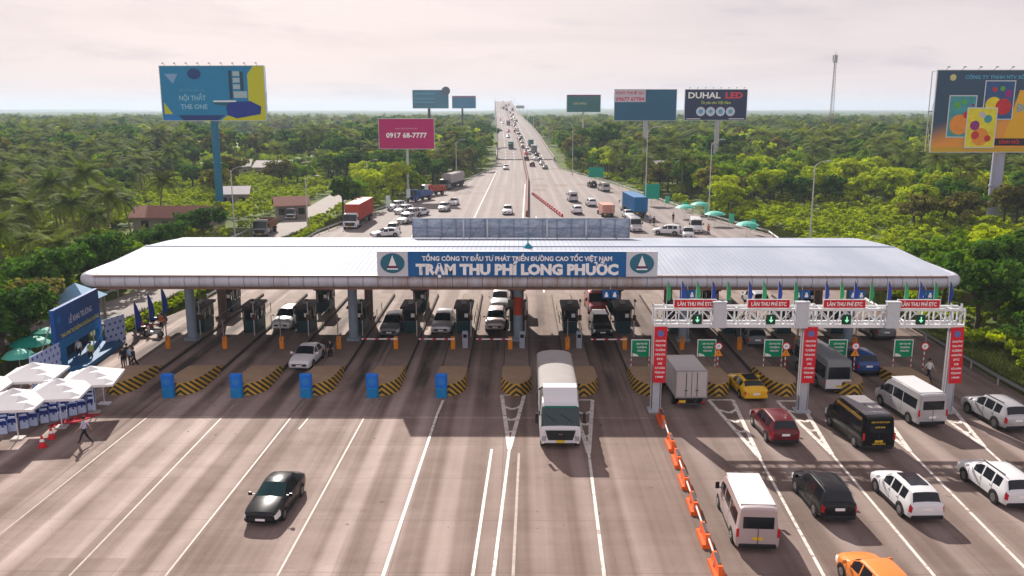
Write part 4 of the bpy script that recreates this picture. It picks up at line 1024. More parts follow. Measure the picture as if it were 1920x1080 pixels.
        if kind == 'container':
            nn = int((y1-y0)/.28)
            for i in range(nn):
                y = y0+.15+i*(y1-y0-.3)/nn
                for s in (-1, 1): m.box(s*(W+.012)-.014, s*(W+.012)+.014, y, y+.13, z0+.12, h-.1)
            m.box(-W-.03,W+.03,y0-.02,y0+.1,h-.10,h+.02); m.box(-W-.03,W+.03,y1-.1,y1+.02,h-.10,h+.02)
            m.build('corrugation', cargo, t)
        else:
            for s in (-1, 1): m.box(s*W-.035, s*W+.035, y0-.02, y0+.05, z0, h+.015)
            m.box(-W-.03, W+.03, y0-.022, y0+.05, h-.05, h+.02); m.box(-W-.03,W+.03,y0-.022,y0+.05,z0-.02,z0+.07)
            m.build('edge_frame', M('box_edge', (0.30,0.29,0.29), 0.5), t)
        m = MB()
        for s in (-1, 1):
            m.tube((s*.35*W, y0-.04, z0+.1), (s*.35*W, y0-.04, h-.1), .02, n=5); m.box(s*.35*W-.1,s*.35*W+.1,y0-.06,y0-.02,z0+.5,z0+.55)
        m.box(-.015,.015,y0-.018,y0+.004,z0+.05,h-.05); m.build('rear_door_bars', DARK, t)
    m = MB(); m.box(-W*.9, W*.9, y0-.02, y0+.06, .45*k, .58*k); m.build('under_run_bar', DARK, t)
    for s in (-1, 1): m = MB(); m.box(s*.8*W-.12, s*.8*W+.12, y0-.045, y0-.02, .60*k, .74*k); m.build('taillight', LAMPR, t)
    m = MB(); m.box(-.55*W-.25,-.55*W+.20, y0-.045, y0-.022, z0-.35, z0-.16); m.build('number_plate', YELLOW, t)
    axles = [yf-.72*max(k,.9)] + ([y0+1.6, y0+2.75] if L > 9.5 else [y0+1.3]) + ([y1-.3, y1-1.4] if L > 13 else [])
    for i, y in enumerate(axles):
        for s in (-1, 1): add_wheel(t, s*(W-(.17 if i == 0 else .27)), y, r, .28, dual=i > 0)
    return t
BOXG = M('box_grey', (0.50,0.47,0.46), 0.55, var=0.12, scale=0.8)
fr = G(1032, 843)
truck('white truck with tall wind deflector and grey canvas cover leaving the middle lane', (G(1033,700).x, fr.y+5.15, 0), 180.0, P_WHITE, M('green_side',(0.10,0.13,0.12),0.6), 10.2, 'canvas', h=3.35, w=2.45, name='canvas_truck', kcab=1.04, deflector=True, tint=TGLASS)
bk = G(1292, 768)
truck('small grey box truck with closed rear doors right of the left gantry post', (bk.x, bk.y+2.95, 0), 2.0, P_GRN, BOXG, 5.9, 'box', h=2.75, w=2.12, name='box_truck', kcab=.78, z0=.85)
CRED = M('container_red', (0.42,0.06,0.035), 0.6, var=0.15); CBLU = M('container_blue', (0.01,0.13,0.33), 0.6, var=0.15)
a = G(655, 430); b_ = G(706, 398)
hd = math.degrees(math.atan2(-(a.x-b_.x), a.y-b_.y))
truck('container truck with long red container parked at the left plaza edge behind the canopy', ((a.x+b_.x)/2, a.y+7.4, 0), hd, P_WHITE, CRED, 15.0, 'container', h=4.05, w=2.5, name='container_truck', z0=1.35)
truck('container truck with blue container waiting right of the highway behind the canopy', at(1187, 402), 4, P_WHITE, CBLU, 14.5, 'container', h=4.05, w=2.5, name='container_truck', z0=1.35)
truck('dark blue covered truck parked by the trees at the far left plaza edge', at(848, 352), 180-14, P_GREY, M('dark_blue_tarp',(0.035,0.04,0.075),0.8), 13.5, 'canvas', h=4.0, w=2.5, name='canvas_truck')
truck('dark blue flatbed truck behind the row of parked white cars on the left', at(787, 376), 180-25, P_BLUE, P_BLUE, 8, 'dump', h=2.1, w=2.4, name='flatbed_truck')
truck('orange red truck parked between blue flatbed and pale pennants on the left', at(812, 366), 180-30, P_BRED, M('rust_red_body',(0.35,0.07,0.04),0.7), 7.5, 'dump', h=2.2, w=2.4, name='tipper_truck')
truck('white truck coming down the side road left of the red container truck', at(552, 408, -0.3), 180+2, P_WHITE, P_WHITE, 7, 'box', h=2.7, w=2.1, name='box_truck', kcab=.8, z0=.85)
truck('tipper truck loaded with brown earth on the side road above the canopy left end', at(498, 438, -0.3), 180+3, P_GREY, M('earth_brown',(0.22,0.12,0.07),0.9), 8, 'dump', h=2.3, w=2.4, name='tipper_truck')

# ------------------------------------------------------------------ parked and queuing cars behind the canopy
g_ = 'cars behind the toll canopy'
for px, py, kd, pt, hd, lab in [
    (743,392,'suv',P_WHITE,150,'white car at the left end of the parked row by the pale pennants'), (757,400,'suv',P_WHITE,150,'white car second from the left in the parked row'),
    (771,407,'suv',P_SILVER,150,'silver car third in the parked row behind the canopy'), (787,404,'sedan',P_WHITE,150,'white sedan at the right end of the parked row'),
    (737,437,'suv',P_WHITE,178,'white suv left of the bare grey rear sign'), (722,444,'sedan',P_WHITE,120,'white sedan half hidden by the roof left of the rear sign'), (763,418,'suv',P_SILVER,160,'silver suv just above the left end of the rear sign'),
    (833,395,'suv',P_SILVER,176,'silver suv driving alone above the left part of the rear sign'), (851,384,'sedan',P_WHITE,176,'white and maroon sedan just behind the lone silver suv'),
    (952,401,'suv',P_WHITE,178,'white suv above the middle of the rear sign'), (949,318,'suv',P_WHITE,180,'white suv alone on the left carriageway under the bridge ramp'),
    (1073,377,'van',P_SILVER,3,'silver minibus driving away left of the blue container'), (1108,386,'suv',P_WHITE,4,'white car between silver minibus and blue container'),
    (1081,400,'suv',P_WHITE,3,'white car just above the right part of the rear sign'), (1132,358,'van',P_SILVER,8,'silver minibus beside the green road sign at the right plaza edge'),
    (1110,351,'suv',P_BLACK,8,'dark car ahead of the silver minibus at the green road sign'), (1189,432,'van',P_SILVER,182,'grey minibus at the right end of the rear sign'),
    (1251,440,'suv',P_WHITE,70,'white pickup crossing behind the canopy right of the rear sign'), (1304,434,'van',P_WHITE,172,'white minibus facing the canopy beside the green parasols'),
    (1178,408,'sedan',P_WHITE,185,'white sedan tucked behind the right end of the rear sign'), (1290,446,'suv',P_SILVER,170,'silver car beside the white minibus at the green parasols')]:
    car(kd, pt, lab, 'car' if kd != 'van' else 'minibus', at(px, py), hd, g_, name={'sedan':'sedan_car','suv':'suv_car','van':'minibus'}[kd])
truck('low pink topped lorry waiting left of the blue container', at(1135, 404), 4, P_WHITE, M('salmon_tarp',(0.55,0.28,0.22),0.8), 7, 'box', h=2.4, w=2.3, name='box_truck', kcab=.8, z0=.85)

# highway queue, each car on the rising ramp
def on_road(px, py):
    """first point of the highway surface seen through a pixel"""
    d = ray(px, py); t = 100.0
    while t < 2500:
        p = Vector((0,0,CAMH)) + d*t
        if p.z <= road_z(p.y): return p
        t += 1.0
    return Vector((0,0,CAMH)) + d*1500
hq = [(998,312,'suv',P_RED),(1022,317,'sedan',P_GREY),(1012,303,'suv',P_GREY),(1006,294,'suv',P_BLACK),(1001,286,'truck',P_GREY),(995,274,'truck',P_GRN),(987,300,'suv',P_BLACK),(985,290,'sedan',P_BRED),(984,295,'sedan',P_BRED),
      (992,289,'suv',P_WHITE),(980,278,'suv',P_GREY),(979,268,'sedan',P_SILVER),(975,264,'suv',P_BLACK),(973,254,'suv',P_BLACK),(966,248,'suv',P_BLACK),(968,241,'sedan',P_WHITE),(968,228,'suv',P_BLACK),(960,226,'suv',P_GREY),
      (953,235,'truck',P_GREY),(958,279,'truck',P_GRN),(953,258,'suv',P_SILVER),(953,248,'suv',P_BRED),(938,226,'sedan',P_BRED),(943,232,'suv',P_WHITE),(962,216,'suv',P_BLACK),(957,213,'suv',P_RED),(961,208,'truck',P_GREY),(952,214,'suv',P_WHITE),
      (944,205,'truck',P_GREY),(949,200,'truck',P_SILVER),(941,196,'suv',P_WHITE),(954,198,'truck',P_WHITE),(972,258,'sedan',P_WHITE),(1004,300,'sedan',P_WHITE),(1016,309,'sedan',P_SILVER),(989,283,'suv',P_SILVER),(977,260,'suv',P_GREY),(971,251,'sedan',P_BLACK),(970,245,'suv',P_WHITE),(965,237,'sedan',P_BLACK),(966,233,'suv',P_SILVER),(963,229,'suv',P_WHITE),(959,219,'sedan',P_BLACK),(956,210,'suv',P_WHITE),(950,208,'truck',P_GREY),(939,203,'suv',P_GREY),(964,222,'sedan',P_SILVER)]
cn = {id(P_RED):'dark red', id(P_GREY):'dark grey', id(P_BLACK):'black', id(P_GRN):'green', id(P_BRED):'bright red', id(P_WHITE):'white', id(P_SILVER):'silver'}
hq = sorted(hq, key=lambda e: -e[1]); cnt = {}
tot = {}
for e in hq: tot[(cn[id(e[3])], e[2])] = tot.get((cn[id(e[3])], e[2]), 0)+1
for px, py, kd, pt in hq:
    p = on_road(px, py); key = (cn[id(pt)], kd); cnt[key] = cnt.get(key, 0)+1
    wd = {'suv':'suv','sedan':'car','truck':'lorry'}[kd]
    pos_ = ['nearest','second','third','fourth','fifth','sixth','seventh','eighth','ninth','tenth','eleventh','twelfth'][cnt[key]-1]
    lab = ('only' if tot[key] == 1 else pos_+' nearest' if cnt[key] > 1 else 'nearest') + ' %s %s among the traffic on the highway ramp' % (cn[id(pt)], wd)
    away = px > 953 + (py-210)*0.32
    slope = math.atan2(road_z(p.y+5)-road_z(p.y-5), 10)
    hd = (2 if away else 182)
    if kd == 'truck': o = truck(lab, p, hd, pt, pt if pt is not P_WHITE else BOXG, 8.5, 'box', h=3.4, name='lorry', group='traffic on the highway ramp')
    else: o = car(kd, pt, lab, 'car', p, hd, 'traffic on the highway ramp', low=True, name={'suv':'suv_car','sedan':'sedan_car'}[kd])
    o.rotation_euler = (slope if away else -slope, 0, R(hd))

# ------------------------------------------------------------------ orange traffic barriers
def make_barrier():
    t = thing('traffic_barrier', 'x', 'traffic barrier', (0,0,0))
    m = MB(); m.extx([(-.85,0),(.85,0),(.83,.22),(.78,.42),(.70,.64),(-.70,.64),(-.78,.42),(-.83,.22)], -.10, .10)
    m.extx([(-.85,0),(.85,0),(.83,.20),(-.83,.20)], -.26, -.101); m.extx([(-.85,0),(.85,0),(.83,.20),(-.83,.20)], .101, .26)
    m.build('barrier_body', ORANGE, t)
    m = MB(); m.box(-.08,.08,-.5,.5,.641,.67); m.build('filler_cap', DARK, t)
    return t
def make_wbarrier():
    t = thing('traffic_barrier', 'x', 'traffic barrier', (0,0,0))
    m = MB(); m.tube((0,-1.25,.5),(0,1.25,.5),.05,n=8); m.build('link_bar', M('dirty_white_bar',(0.62,0.58,0.55),0.6), t)
    for s in (-1,1): m = MB(); m.lathe([(.20,0),(.20,.08),(.06,.55)], 10, c=(0,s*1.2)); m.build('foot', M('faded_red_plastic',(0.60,0.22,0.17),0.6), t)
    return t
bo = make_barrier(); bw = make_wbarrier(); line = [(1240,790),(1258,838),(1270,868),(1283,907),(1300,953),(1321,1013),(1344,1072)]
whites = [(1249,815),(1276,886),(1291,930),(1310,982),(1333,1043)]
for i, (px, py) in enumerate(line):
    p = G(px, py); q = G(*line[min(i+1, len(line)-1)]) if i < len(line)-1 else G(1367, 1130); a_ = math.atan2(-(q.x-p.x), q.y-p.y) 
    lab = 'orange plastic barrier, %s in the line below the left gantry post' % ['topmost','second from the top','third from the top','fourth from the top','fifth from the top','sixth from the top','lowest'][i]
    if i == 0: bo.location = p; bo.rotation_euler = (0,0,a_); bo['label'] = lab; bo['group'] = 'orange barrier line'
    else: dup(bo, p, a_, lab, 'orange barrier line')
for i, (px, py) in enumerate(whites):
    p = G(px, py); a_ = math.atan2(-(G(px+10,py+30).x-p.x), G(px+10,py+30).y-p.y)
    lab = 'white linking bar with red feet, %s gap in the orange barrier line' % ['first','second','third','fourth','last'][i]
    if i == 0: bw.location = p; bw.rotation_euler = (0,0,a_); bw['label'] = lab; bw['group'] = 'linking bars of the barrier line'
    else: dup(bw, p, a_, lab, 'linking bars of the barrier line')
# red and white barriers behind the canopy, from the median to the right
a, b_ = G(1000,366), G(1052,406); n_ = 14
for i in range(n_):
    p = a.lerp(b_, i/(n_-1))
    lab = 'red and white plastic barrier in the slanting row from the median towards the rear sign'
    if i == 0:
        rb = thing('traffic_barrier', lab, 'traffic barrier', p, R(20), 'row of red barriers behind the canopy')
        m = MB(); m.extx([(-.9,0),(.9,0),(.85,.3),(.8,.62),(-.8,.62),(-.85,.3)], -.11, .11); m.build('barrier_body', M('red_plastic',(0.55,0.06,0.05),0.6), rb)
        m = MB(); m.extx([(-.4,.25),(.4,.25),(.4,.5),(-.4,.5)], -.125, .125); m.build('white_band', WHITE, rb)
    else: dup(rb, p, R(20))
# ================================================================== CEREMONY AREA AND PEOPLE
UMB = M('white_canvas', (0.80, 0.79, 0.80), 0.85, var=0.05, scale=1)
def square_tent(px, py, rz, label, s=1.75, h=2.45, pole=True):
    p = G(px, py, h+.35)
    t = thing('square_umbrella', label, 'umbrella', (p.x, p.y, 0), R(rz), 'white square umbrellas over the chairs')
    m = MB(); n = 6; vs = []; fs = []
    for i in range(n+1):
        for j in range(n+1):
            u, v = -1+2*i/n, -1+2*j/n; e = max(abs(u), abs(v)); sag = 0.05*(abs(u)*(1-abs(u))+abs(v)*(1-abs(v)))
            vs.append((u*s, v*s, h+0.85*(1-e)-sag))
    for i in range(n):
        for j in range(n): fs.append((i*(n+1)+j, (i+1)*(n+1)+j, (i+1)*(n+1)+j+1, i*(n+1)+j+1))
    m.add(vs, fs); c = m.build('canopy_cloth', UMB, t)
    m = MB()
    for k, (x0_, y0_, x1_, y1_) in enumerate(((-1,-1,1,-1),(1,-1,1,1),(1,1,-1,1),(-1,1,-1,-1))):
        m.add([(x0_*s,y0_*s,h),(x1_*s,y1_*s,h),(x1_*s,y1_*s,h-.16),(x0_*s,y0_*s,h-.16)], [(0,1,2,3)])
    m.build('valance', UMB, t)
    m = MB(); m.tube((0,0,0.08),(0,0,h+.6),.035,n=8); m.build('pole', WSTEEL, t)
    m = MB(); m.bbox(-.35,.35,-.35,.35,0,.09,.02); m.build('base', M('pale_base',(0.5,0.47,0.45),0.7), t)
    m = MB()
    for a in range(4):
        an = PI/4+a*PI/2; m.tube((0,0,h+.1),(s*1.38*math.cos(an), s*1.38*math.sin(an), h-.02), .015, n=4)
    m.build('ribs', STEEL, t)
for a in ((170,699,12,'white square umbrella at the right end of the chairs, its pole base on the plaza'), (108,723,10,'white square umbrella over the middle of the navy bowed chairs'),
          (25,742,8,'white square umbrella over the near left chairs at the picture edge'), (62,692,8,'white square umbrella in the rear row before the dotted press wall'), (-40,715,8,'white square umbrella in the rear row cut by the left picture edge'),
          (-60,770,8,'white square umbrella outside the left picture edge')):
    if a[0] > -50: square_tent(*a)
# standing patio umbrella frame (pole with base) right of the tents
t = thing('umbrella_stand', 'bare white umbrella pole on a flat base right of the white umbrellas', 'umbrella stand', G(196,757))
m = MB(); m.tube((0,0,0),(0,0,2.35),.035,n=8); m.build('pole', WSTEEL, t)
m = MB(); m.bbox(-.4,.4,-.28,.28,0,.08,.02); m.build('base', WSTEEL, t)
# chairs under white-blue covers with navy bows
COVER = M('pale_blue_cover', (0.55, 0.66, 0.92), 0.8, var=0.12, scale=5); NAVY = M('navy_bow', (0.015, 0.035, 0.26), 0.6)
def make_chair():
    t = thing('banquet_chair', 'x', 'chair', (0,0,0))
    m = MB(); n = 10
    # back faces -y; the cover falls to the ground and flares a little
    vs = []
    lv = [(-.25,-.27,.25,.25,0),(-.23,-.25,.23,.22,.45),(-.225,-.25,.225,-.12,.50),(-.21,-.25,.21,-.17,.80),(-.18,-.23,.18,-.18,.97)]
    for x0_,y0_,x1_,y1_,z in lv: vs += [(x0_,y0_,z),(x1_,y0_,z),(x1_,y1_,z),(x0_,y1_,z)]
    fs = [(3,2,1,0),(16,17,18,19)]
    for k in range(4):
        for i in range(4): fs.append((k*4+i, k*4+(i+1)%4, (k+1)*4+(i+1)%4, (k+1)*4+i))
    m.add(vs, fs); m.build('chair_cover', COVER, t)
    m = MB(); m.box(-.235,.235,-.285,-.13,.60,.84); m.add([(-.02,-.30,.67),(-.22,-.34,.82),(-.25,-.33,.55),(-.02,-.29,.62)],[(0,1,2,3)]); m.add([(.02,-.30,.67),(.22,-.34,.82),(.25,-.33,.55),(.02,-.29,.62)],[(3,2,1,0)])
    m.add([(-.03,-.30,.62),(.05,-.30,.62),(.10,-.33,.46),(-.01,-.33,.44)],[(0,1,2,3)]); m.build('bow', NAVY, t); return t
ch = make_chair(); first = True
A = G(172,768); B = G(5,812); D = G(170,728)           # near right corner, near left, far right
ux = (B-A); lx = ux.length; ux.normalize(); uy = (D-A); ly = uy.length; uy.normalize()
rz_ = math.atan2(-uy.x, uy.y)-0.05
rng = random.Random(4)
rows = ['front','second','third','fourth','fifth','sixth','seventh','eighth','ninth']
nr = int(ly/0.98)
for r_ in range(nr):
    for c_ in range(int(lx/0.62)+1):
        p = A + ux*(c_*0.62+rng.uniform(-.05,.05)) + uy*(r_*0.98+rng.uniform(-.06,.06))
        lab = 'pale blue covered chair with navy bow, %s row from the plaza' % (['nearest','second','third','fourth','fifth','sixth','seventh','eighth','ninth','tenth','eleventh'][r_])
        if first: ch.location = p; ch.rotation_euler = (0,0,rz_); ch['label'] = lab; ch['group'] = 'covered chairs'; first = False
        else: dup(ch, p, rz_+rng.uniform(-.1,.1), lab, 'covered chairs')
# stage backdrop: blue portal with a wide opening at the bottom
a, b_ = G(112,702), G(193,647)
d = b_-a; L = d.length; ang = math.atan2(d.y, d.x)
st = thing('stage_backdrop', 'tall dark blue stage backdrop with white and yellow lettering left of the canopy', 'backdrop', a, ang)
top = PY(104,583,a.y).z
SB = M('stage_blue', (0.006, 0.075, 0.30), 0.55, var=0.15, scale=0.6); SBL = M('stage_light_blue', (0.01, 0.16, 0.42), 0.55, var=0.15)
m = MB(); m.box(0, L, -0.02, 0.30, top-2.55, top); m.build('upper_panel', SB, st)
m = MB(); m.box(-.02, 1.5, -0.06, 0.34, 0, top-2.5); m.build('side_leg', SBL, st)
m = MB(); m.box(L-.5, L, -0.06, 0.34, 0, top-2.5); m.build('side_leg', SBL, st)
m = MB(); m.box(1.5, L-.5, 0.9, 1.0, 0, top-2.5); m.build('rear_curtain', M('dark_curtain', (0.01,0.02,0.04), 0.9), st)
m = MB(); m.box(1.5, L-.5, -0.03, 0.28, top-3.3, top-2.552); m.build('lower_valance', SBL, st)
m = MB(); m.box(0.6, L-.3, -1.8, 0.9, 0, 0.45); m.build('stage_floor', M('stage_floor',(0.02,0.12,0.28),0.6), st)
text('LỄ KHAI TRƯƠNG', L*.55, top-1.35, h=.48, w=L*.52, mat=M('pale_blue_letters',(0.65,0.72,0.90),0.6), parent=st, y=-0.035)
text('THU PHÍ TỰ ĐỘNG KHÔNG DỪNG', L*.53, top-2.25, h=.30, w=L*.86, mat=M('yellow_letters',(0.70,0.68,0.06),0.6), parent=st, y=-0.035, bold=.03)
m = MB(); m.add([(.75+.3*math.cos(k), -.035, top-.9+.3*math.sin(k)) for k in [2*PI*i/18 for i in range(18)]], [tuple(range(18))]); m.build('round_emblem', SBL, st)
m = MB()
for x in (1, L/2, L-1): m.tube((x,.3,top-.3),(x,2.3,0),.05,n=6); m.tube((x,.32,0),(x,.32,top),.05,n=6)
m.build('scaffold', STEEL, st)
# dotted press walls
def dots():
    t = NT('dotted_press_wall', 0.6)
    o = t.xyz(t.pos(world=False))
    fx = t.math('SUBTRACT', t.math('FRACT', t.math('DIVIDE', o[0], 0.62)), 0.5)
    row = t.math('FLOOR', t.math('DIVIDE', o[2], 0.55))
    fx = t.math('SUBTRACT', t.math('FRACT', t.math('ADD', t.math('DIVIDE', o[0], 0.62), t.math('MULTIPLY', row, 0.5))), 0.5)
    fz = t.math('SUBTRACT', t.math('FRACT', t.math('DIVIDE', o[2], 0.55)), 0.5)
    r = t.math('SQRT', t.math('ADD', t.math('POWER', fx, 2), t.math('POWER', t.math('MULTIPLY', fz, 0.9), 2)))
    return t.base(t.mix(t.math('LESS_THAN', r, 0.2), (0.38,0.48,0.75), (0.02,0.07,0.33)))
DOTS = dots()
for (x0_, y0_, x1_, y1_, zt_, lab) in ((60,770,117,742,(117,642),'pale blue press wall with dark blue dots behind the white umbrellas'), (200,652,234,640,(200,600),'pale blue dotted press wall right of the blue stage backdrop')):
    a, b_ = G(x0_, y0_), G(x1_, y1_)
    if x0_ == 60:
        a, b_ = G(64,738), G(118,706); a = b_ + (a-b_)
    d = b_-a; an = math.atan2(d.y, d.x); L2 = max(2.4, d.length)
    zt = PY(zt_[0], zt_[1], a.y if x0_ != 60 else b_.y).z
    w = thing('press_wall', lab, 'backdrop', a, an)
    m = MB(); m.box(0, L2, 0, .05, .05, zt); m.build('printed_panel', DOTS, w)
    m = MB(); m.tube((.1,.12,0),(.1,.12,zt-.1),.03,n=6); m.tube((L2-.1,.12,0),(L2-.1,.12,zt-.1),.03,n=6); m.tube((.1,.12,zt-.4),(.1,1.2,0),.03,n=6); m.tube((L2-.1,.12,zt-.4),(L2-.1,1.2,0),.03,n=6); m.build('support_frame', STEEL, w)
# green round parasols behind
GP = M('green_parasol', (0.01,0.30,0.22), 0.6, var=0.2); TP = M('mint_parasol', (0.10,0.48,0.38), 0.6, var=0.2)
def parasol(pos, r, h, mt, label, group):
    t = thing('parasol', label, 'parasol', pos, 0, group)
    m = MB(); vs = [(0,0,h)]; fs = []; n = 16
    for k, (rr, zz_) in enumerate(((.35,h-.08),(.7,h-.28),(1.0,h-.62))):
        for i in range(n): q = rr*r*(1 if i % 2 == 0 else .965); vs.append((q*math.cos(2*PI*i/n), q*math.sin(2*PI*i/n), zz_+(0 if i%2==0 else .02)))
    for i in range(n): fs.append((0,1+i,1+(i+1)%n))
    for k in range(2):
        for i in range(n): fs.append((1+k*n+i,1+(k+1)*n+i,1+(k+1)*n+(i+1)%n,1+k*n+(i+1)%n))
    m.add(vs, fs); m.build('canopy', mt, t); m = MB(); m.tube((0,0,0),(0,0,h),.03,n=6); m.build('pole', STEEL, t); return t
gp_ = 'green parasols at the ceremony'
parasol(G(62,690), 1.5, 2.6, GP, 'green round parasol left of the blue stage backdrop, nearer one', gp_)
parasol(G(92,672), 1.5, 2.6, GP, 'green round parasol against the left side of the stage backdrop', gp_)
parasol(G(40,708), 1.2, 2.3, TP, 'pale mint parasol under the dark trees at the far left', gp_)
# small shelter roof behind the backdrop
a = G(150,640,-.3)
t = thing('garden_shelter', 'small shelter with a pale blue pyramid roof behind the stage backdrop', 'shelter', (PY(140,532,78).x, 78.0, -.45))
m = MB(); m.add([(-2,-2,3.4),(2,-2,3.4),(2,2,3.4),(-2,2,3.4),(0,0,4.9)], [(0,1,4),(1,2,4),(2,3,4),(3,0,4),(3,2,1,0)]); m.build('roof', M('pale_blue_roof',(0.22,0.42,0.62),0.6,var=0.2), t)
for x in (-1.7,1.7):
    for y in (-1.7,1.7): m = MB(); m.box(x-.1,x+.1,y-.1,y+.1,0,3.4); m.build('post', CONC, t)
# carpet
o = MB(); a = G(140,788); o.box(-1.5,1.5,-.55,.55,0.004,.05); rc = o.build('red_carpet', M('red_carpet',(0.50,0.03,0.05),0.95,var=.2), None, loc=a, rz=R(62)); tag(rc, 'short red carpet lying before the covered chairs beside the walking man', 'carpet')
for px, py, lab in ((97,822,'red plastic cone nearer to the walking man'),(80,838,'red plastic cone lowest at the left, before the chairs')):
    t = thing('traffic_cone', lab, 'cone', G(px,py), 0, 'red cones at the ceremony')
    m = MB(); m.lathe([(.28,0),(.28,.05),(.20,.06),(.05,.72),(.03,.74)], 14); m.build('cone', M('red_cone',(0.65,0.02,0.03),0.5), t, smooth=True)
    m = MB(); m.lathe([(.135,.36),(.09,.52)], 14); m.v=[(x*1.06,y*1.06,z) for x,y,z in m.v]; m.build('white_band', WHITE, t)

# ------------------------------------------------------------------ people: one skinned body each, clothes by region, hair on top
SKIN = M('skin', (0.42,0.24,0.16), 0.6, var=.05); HAIR = M('black_hair', (0.012,0.010,0.010), 0.6)
BODY = {}
SHW_ = M('white_shirt', (0.7,0.7,0.7), .8); TRD_ = M('dark_trousers', (0.015,0.015,0.022), .8)
def body_mesh(pose):
    if pose in BODY: return BODY[pose]
    V = []; E = []; Rr = []; Z = []
    def v(p, r, zone, par=None):
        V.append(p); Rr.append(r); Z.append(zone)
        if par is not None: E.append((par, len(V)-1))
        return len(V)-1
    walk = pose == 'walk'
    hip = v((0,0,.95), .145, 'leg')
    w = v((0,.01,1.10), .135, 'shirt', hip); chst = v((0,.0,1.30), .155, 'shirt', w); sh = v((0,0,1.43), .11, 'shirt', chst)
    nk = v((0,.015,1.52), .058, 'skin', sh); jw = v((0,.035,1.59), .075, 'skin', nk); hd = v((0,.015,1.67), .095, 'skin', jw); tp = v((0,.005,1.73), .07, 'skin', hd)
    nose = v((0,.13,1.625), .014, 'skin', jw)
    for s in (-1, 1):
        fw = (0.34*s if walk else 0.02*s)
        h = v((s*.10,0,.90), .105, 'leg', hip); kn = v((s*.11, fw*.62+.03, .50), .066, 'leg', h)
        an = v((s*.11, fw*1.15-(0.10 if walk and s<0 else 0), .09), .042, 'leg', kn)
        v((s*.12, fw*1.15+.13-(0.08 if walk and s<0 else 0), .045), .042, 'shoe', an)
        aw = -0.55*s if walk else 0.12
        shd = v((s*.19,0,1.41), .062, 'shirt', sh); el = v((s*.25, aw*.30-.02, 1.14), .043, 'shirt', shd); wr = v((s*.25, aw*.62+.05, .92), .028, 'skin', el)
        pm = v((s*.25, aw*.68+.07, .86), .034, 'skin', wr)
        for k in range(4):
            q = v((s*.25, aw*.68+.04+.022*k, .805-(.008 if k in (1,2) else 0)), .0095, 'skin', pm); v((s*.243, aw*.68+.055+.022*k, .765-(.01 if k in (1,2) else 0)), .008, 'skin', q)
        th = v((s*.235, aw*.68+.115, .855), .011, 'skin', wr); v((s*.235, aw*.68+.125, .815), .009, 'skin', th)
    me = bpy.data.meshes.new('body'); me.from_pydata(V, E, []); ob = bpy.data.objects.new('body', me); COL.objects.link(ob)
    sk = ob.modifiers.new('skin', 'SKIN'); sv = me.skin_vertices[0].data
    for i, r in enumerate(Rr): sv[i].radius = (r*1.25 if Z[i] == 'shirt' and i in (1,2,3) else r, r)
    sv[0].use_root = True
    sb = ob.modifiers.new('sub', 'SUBSURF'); sb.levels = 1; sb.render_levels = 1
    dg = bpy.context.evaluated_depsgraph_get(); dg.update()
    out = bpy.data.meshes.new_from_object(ob.evaluated_get(dg)); bpy.data.objects.remove(ob)
    out.materials.clear()
    for mm in (SHW_, TRD_, SKIN, BLACK): out.materials.append(mm)
    zn = {'shirt':0,'leg':1,'skin':2,'shoe':3}
    VV = np.array(V)
    for f in out.polygons:
        c = np.array(f.center); best = min(range(len(E)), key=lambda e: float(np.linalg.norm(c-(VV[E[e][0]]*(1-t_)+VV[E[e][1]]*t_))) if False else min(float(np.linalg.norm(c-(VV[E[e][0]]*(1-q)+VV[E[e][1]]*q))) for q in (0.25,.6,1.0)))
        f.material_index = zn[Z[E[best][1]]]; f.use_smooth = True
    BODY[pose] = out; return out
def person(pose, pos, head, shirt, trousers, label, hat=None, group=None, s=1.0):
    t = thing('person', label, 'person', pos, R(head), group); t.scale = (s, s, s)
    me = body_mesh(pose).copy(); me.materials[0] = shirt; me.materials[1] = trousers
    link('body', me, t)
    m = MB(); n = 12
    prof = [(.108,1.63),(.112,1.68),(.098,1.74),(.06,1.785),(.01,1.80)]
    m.lathe(prof, n, c=(0,-.012)); m.build('hair' if hat is None else 'hat', HAIR if hat is None else hat, t, smooth=True)
    if hat is not None: m = MB(); m.lathe([(.16,1.675),(.16,1.69)], n, c=(0,.02)); m.build('hat_brim', hat, t)
    for e in (-1, 1): m = MB(); m.tube((e*.032,.095,1.655),(e*.032,.108,1.655),.010,n=6); m.build('eye', BLACK, t)
    return t
SHL = M('lilac_shirt', (0.52,0.48,0.62), .8); TRD = M('dark_trousers', (0.015,0.015,0.022), .8); SHW = M('white_shirt', (0.7,0.7,0.7), .8); SHB = M('light_blue_shirt', (0.30,0.45,0.65), .8)
SHD = M('dark_jacket', (0.02,0.022,0.03), .8); SHO = M('orange_vest', (0.55,0.14,0.03), .8); SHG = M('pale_green_vest', (0.35,0.45,0.12), .8)
person('walk', G(161,832), 100, SHL, TRD, 'man in a pale shirt and dark trousers walking on the plaza beside the red carpet')
person('stand', G(232,690), 60, SHD, TRD, 'person in dark clothes at the left of the group beside the near press wall')
person('stand', G(247,688), 200, SHB, TRD, 'person in a light blue shirt in the small group left of the canopy')
person('stand', G(240,684), 200, SHD, TRD, 'person in a dark jacket at the middle of the group left of the canopy')
person('walk', G(252,692), 150, SHD, TRD, 'person in dark clothes striding at the right of the small group')
person('stand', G(150,674), 180, SHW, TRD, 'person in a white shirt standing before the blue stage')
person('stand', G(172,680), 180, SHG, TRD, 'person in a yellow green vest standing before the blue stage')
person('stand', G(620,676), 200, SHD, TRD, 'person in dark clothes standing on the island right of the white sedan')
person('stand', G(1262,417), 200, SHD, TRD, 'person in dark clothes standing right of the blue container')
person('stand', G(1226,424), 150, SHD, TRD, 'person in dark clothes behind the blue container truck, left one of two')
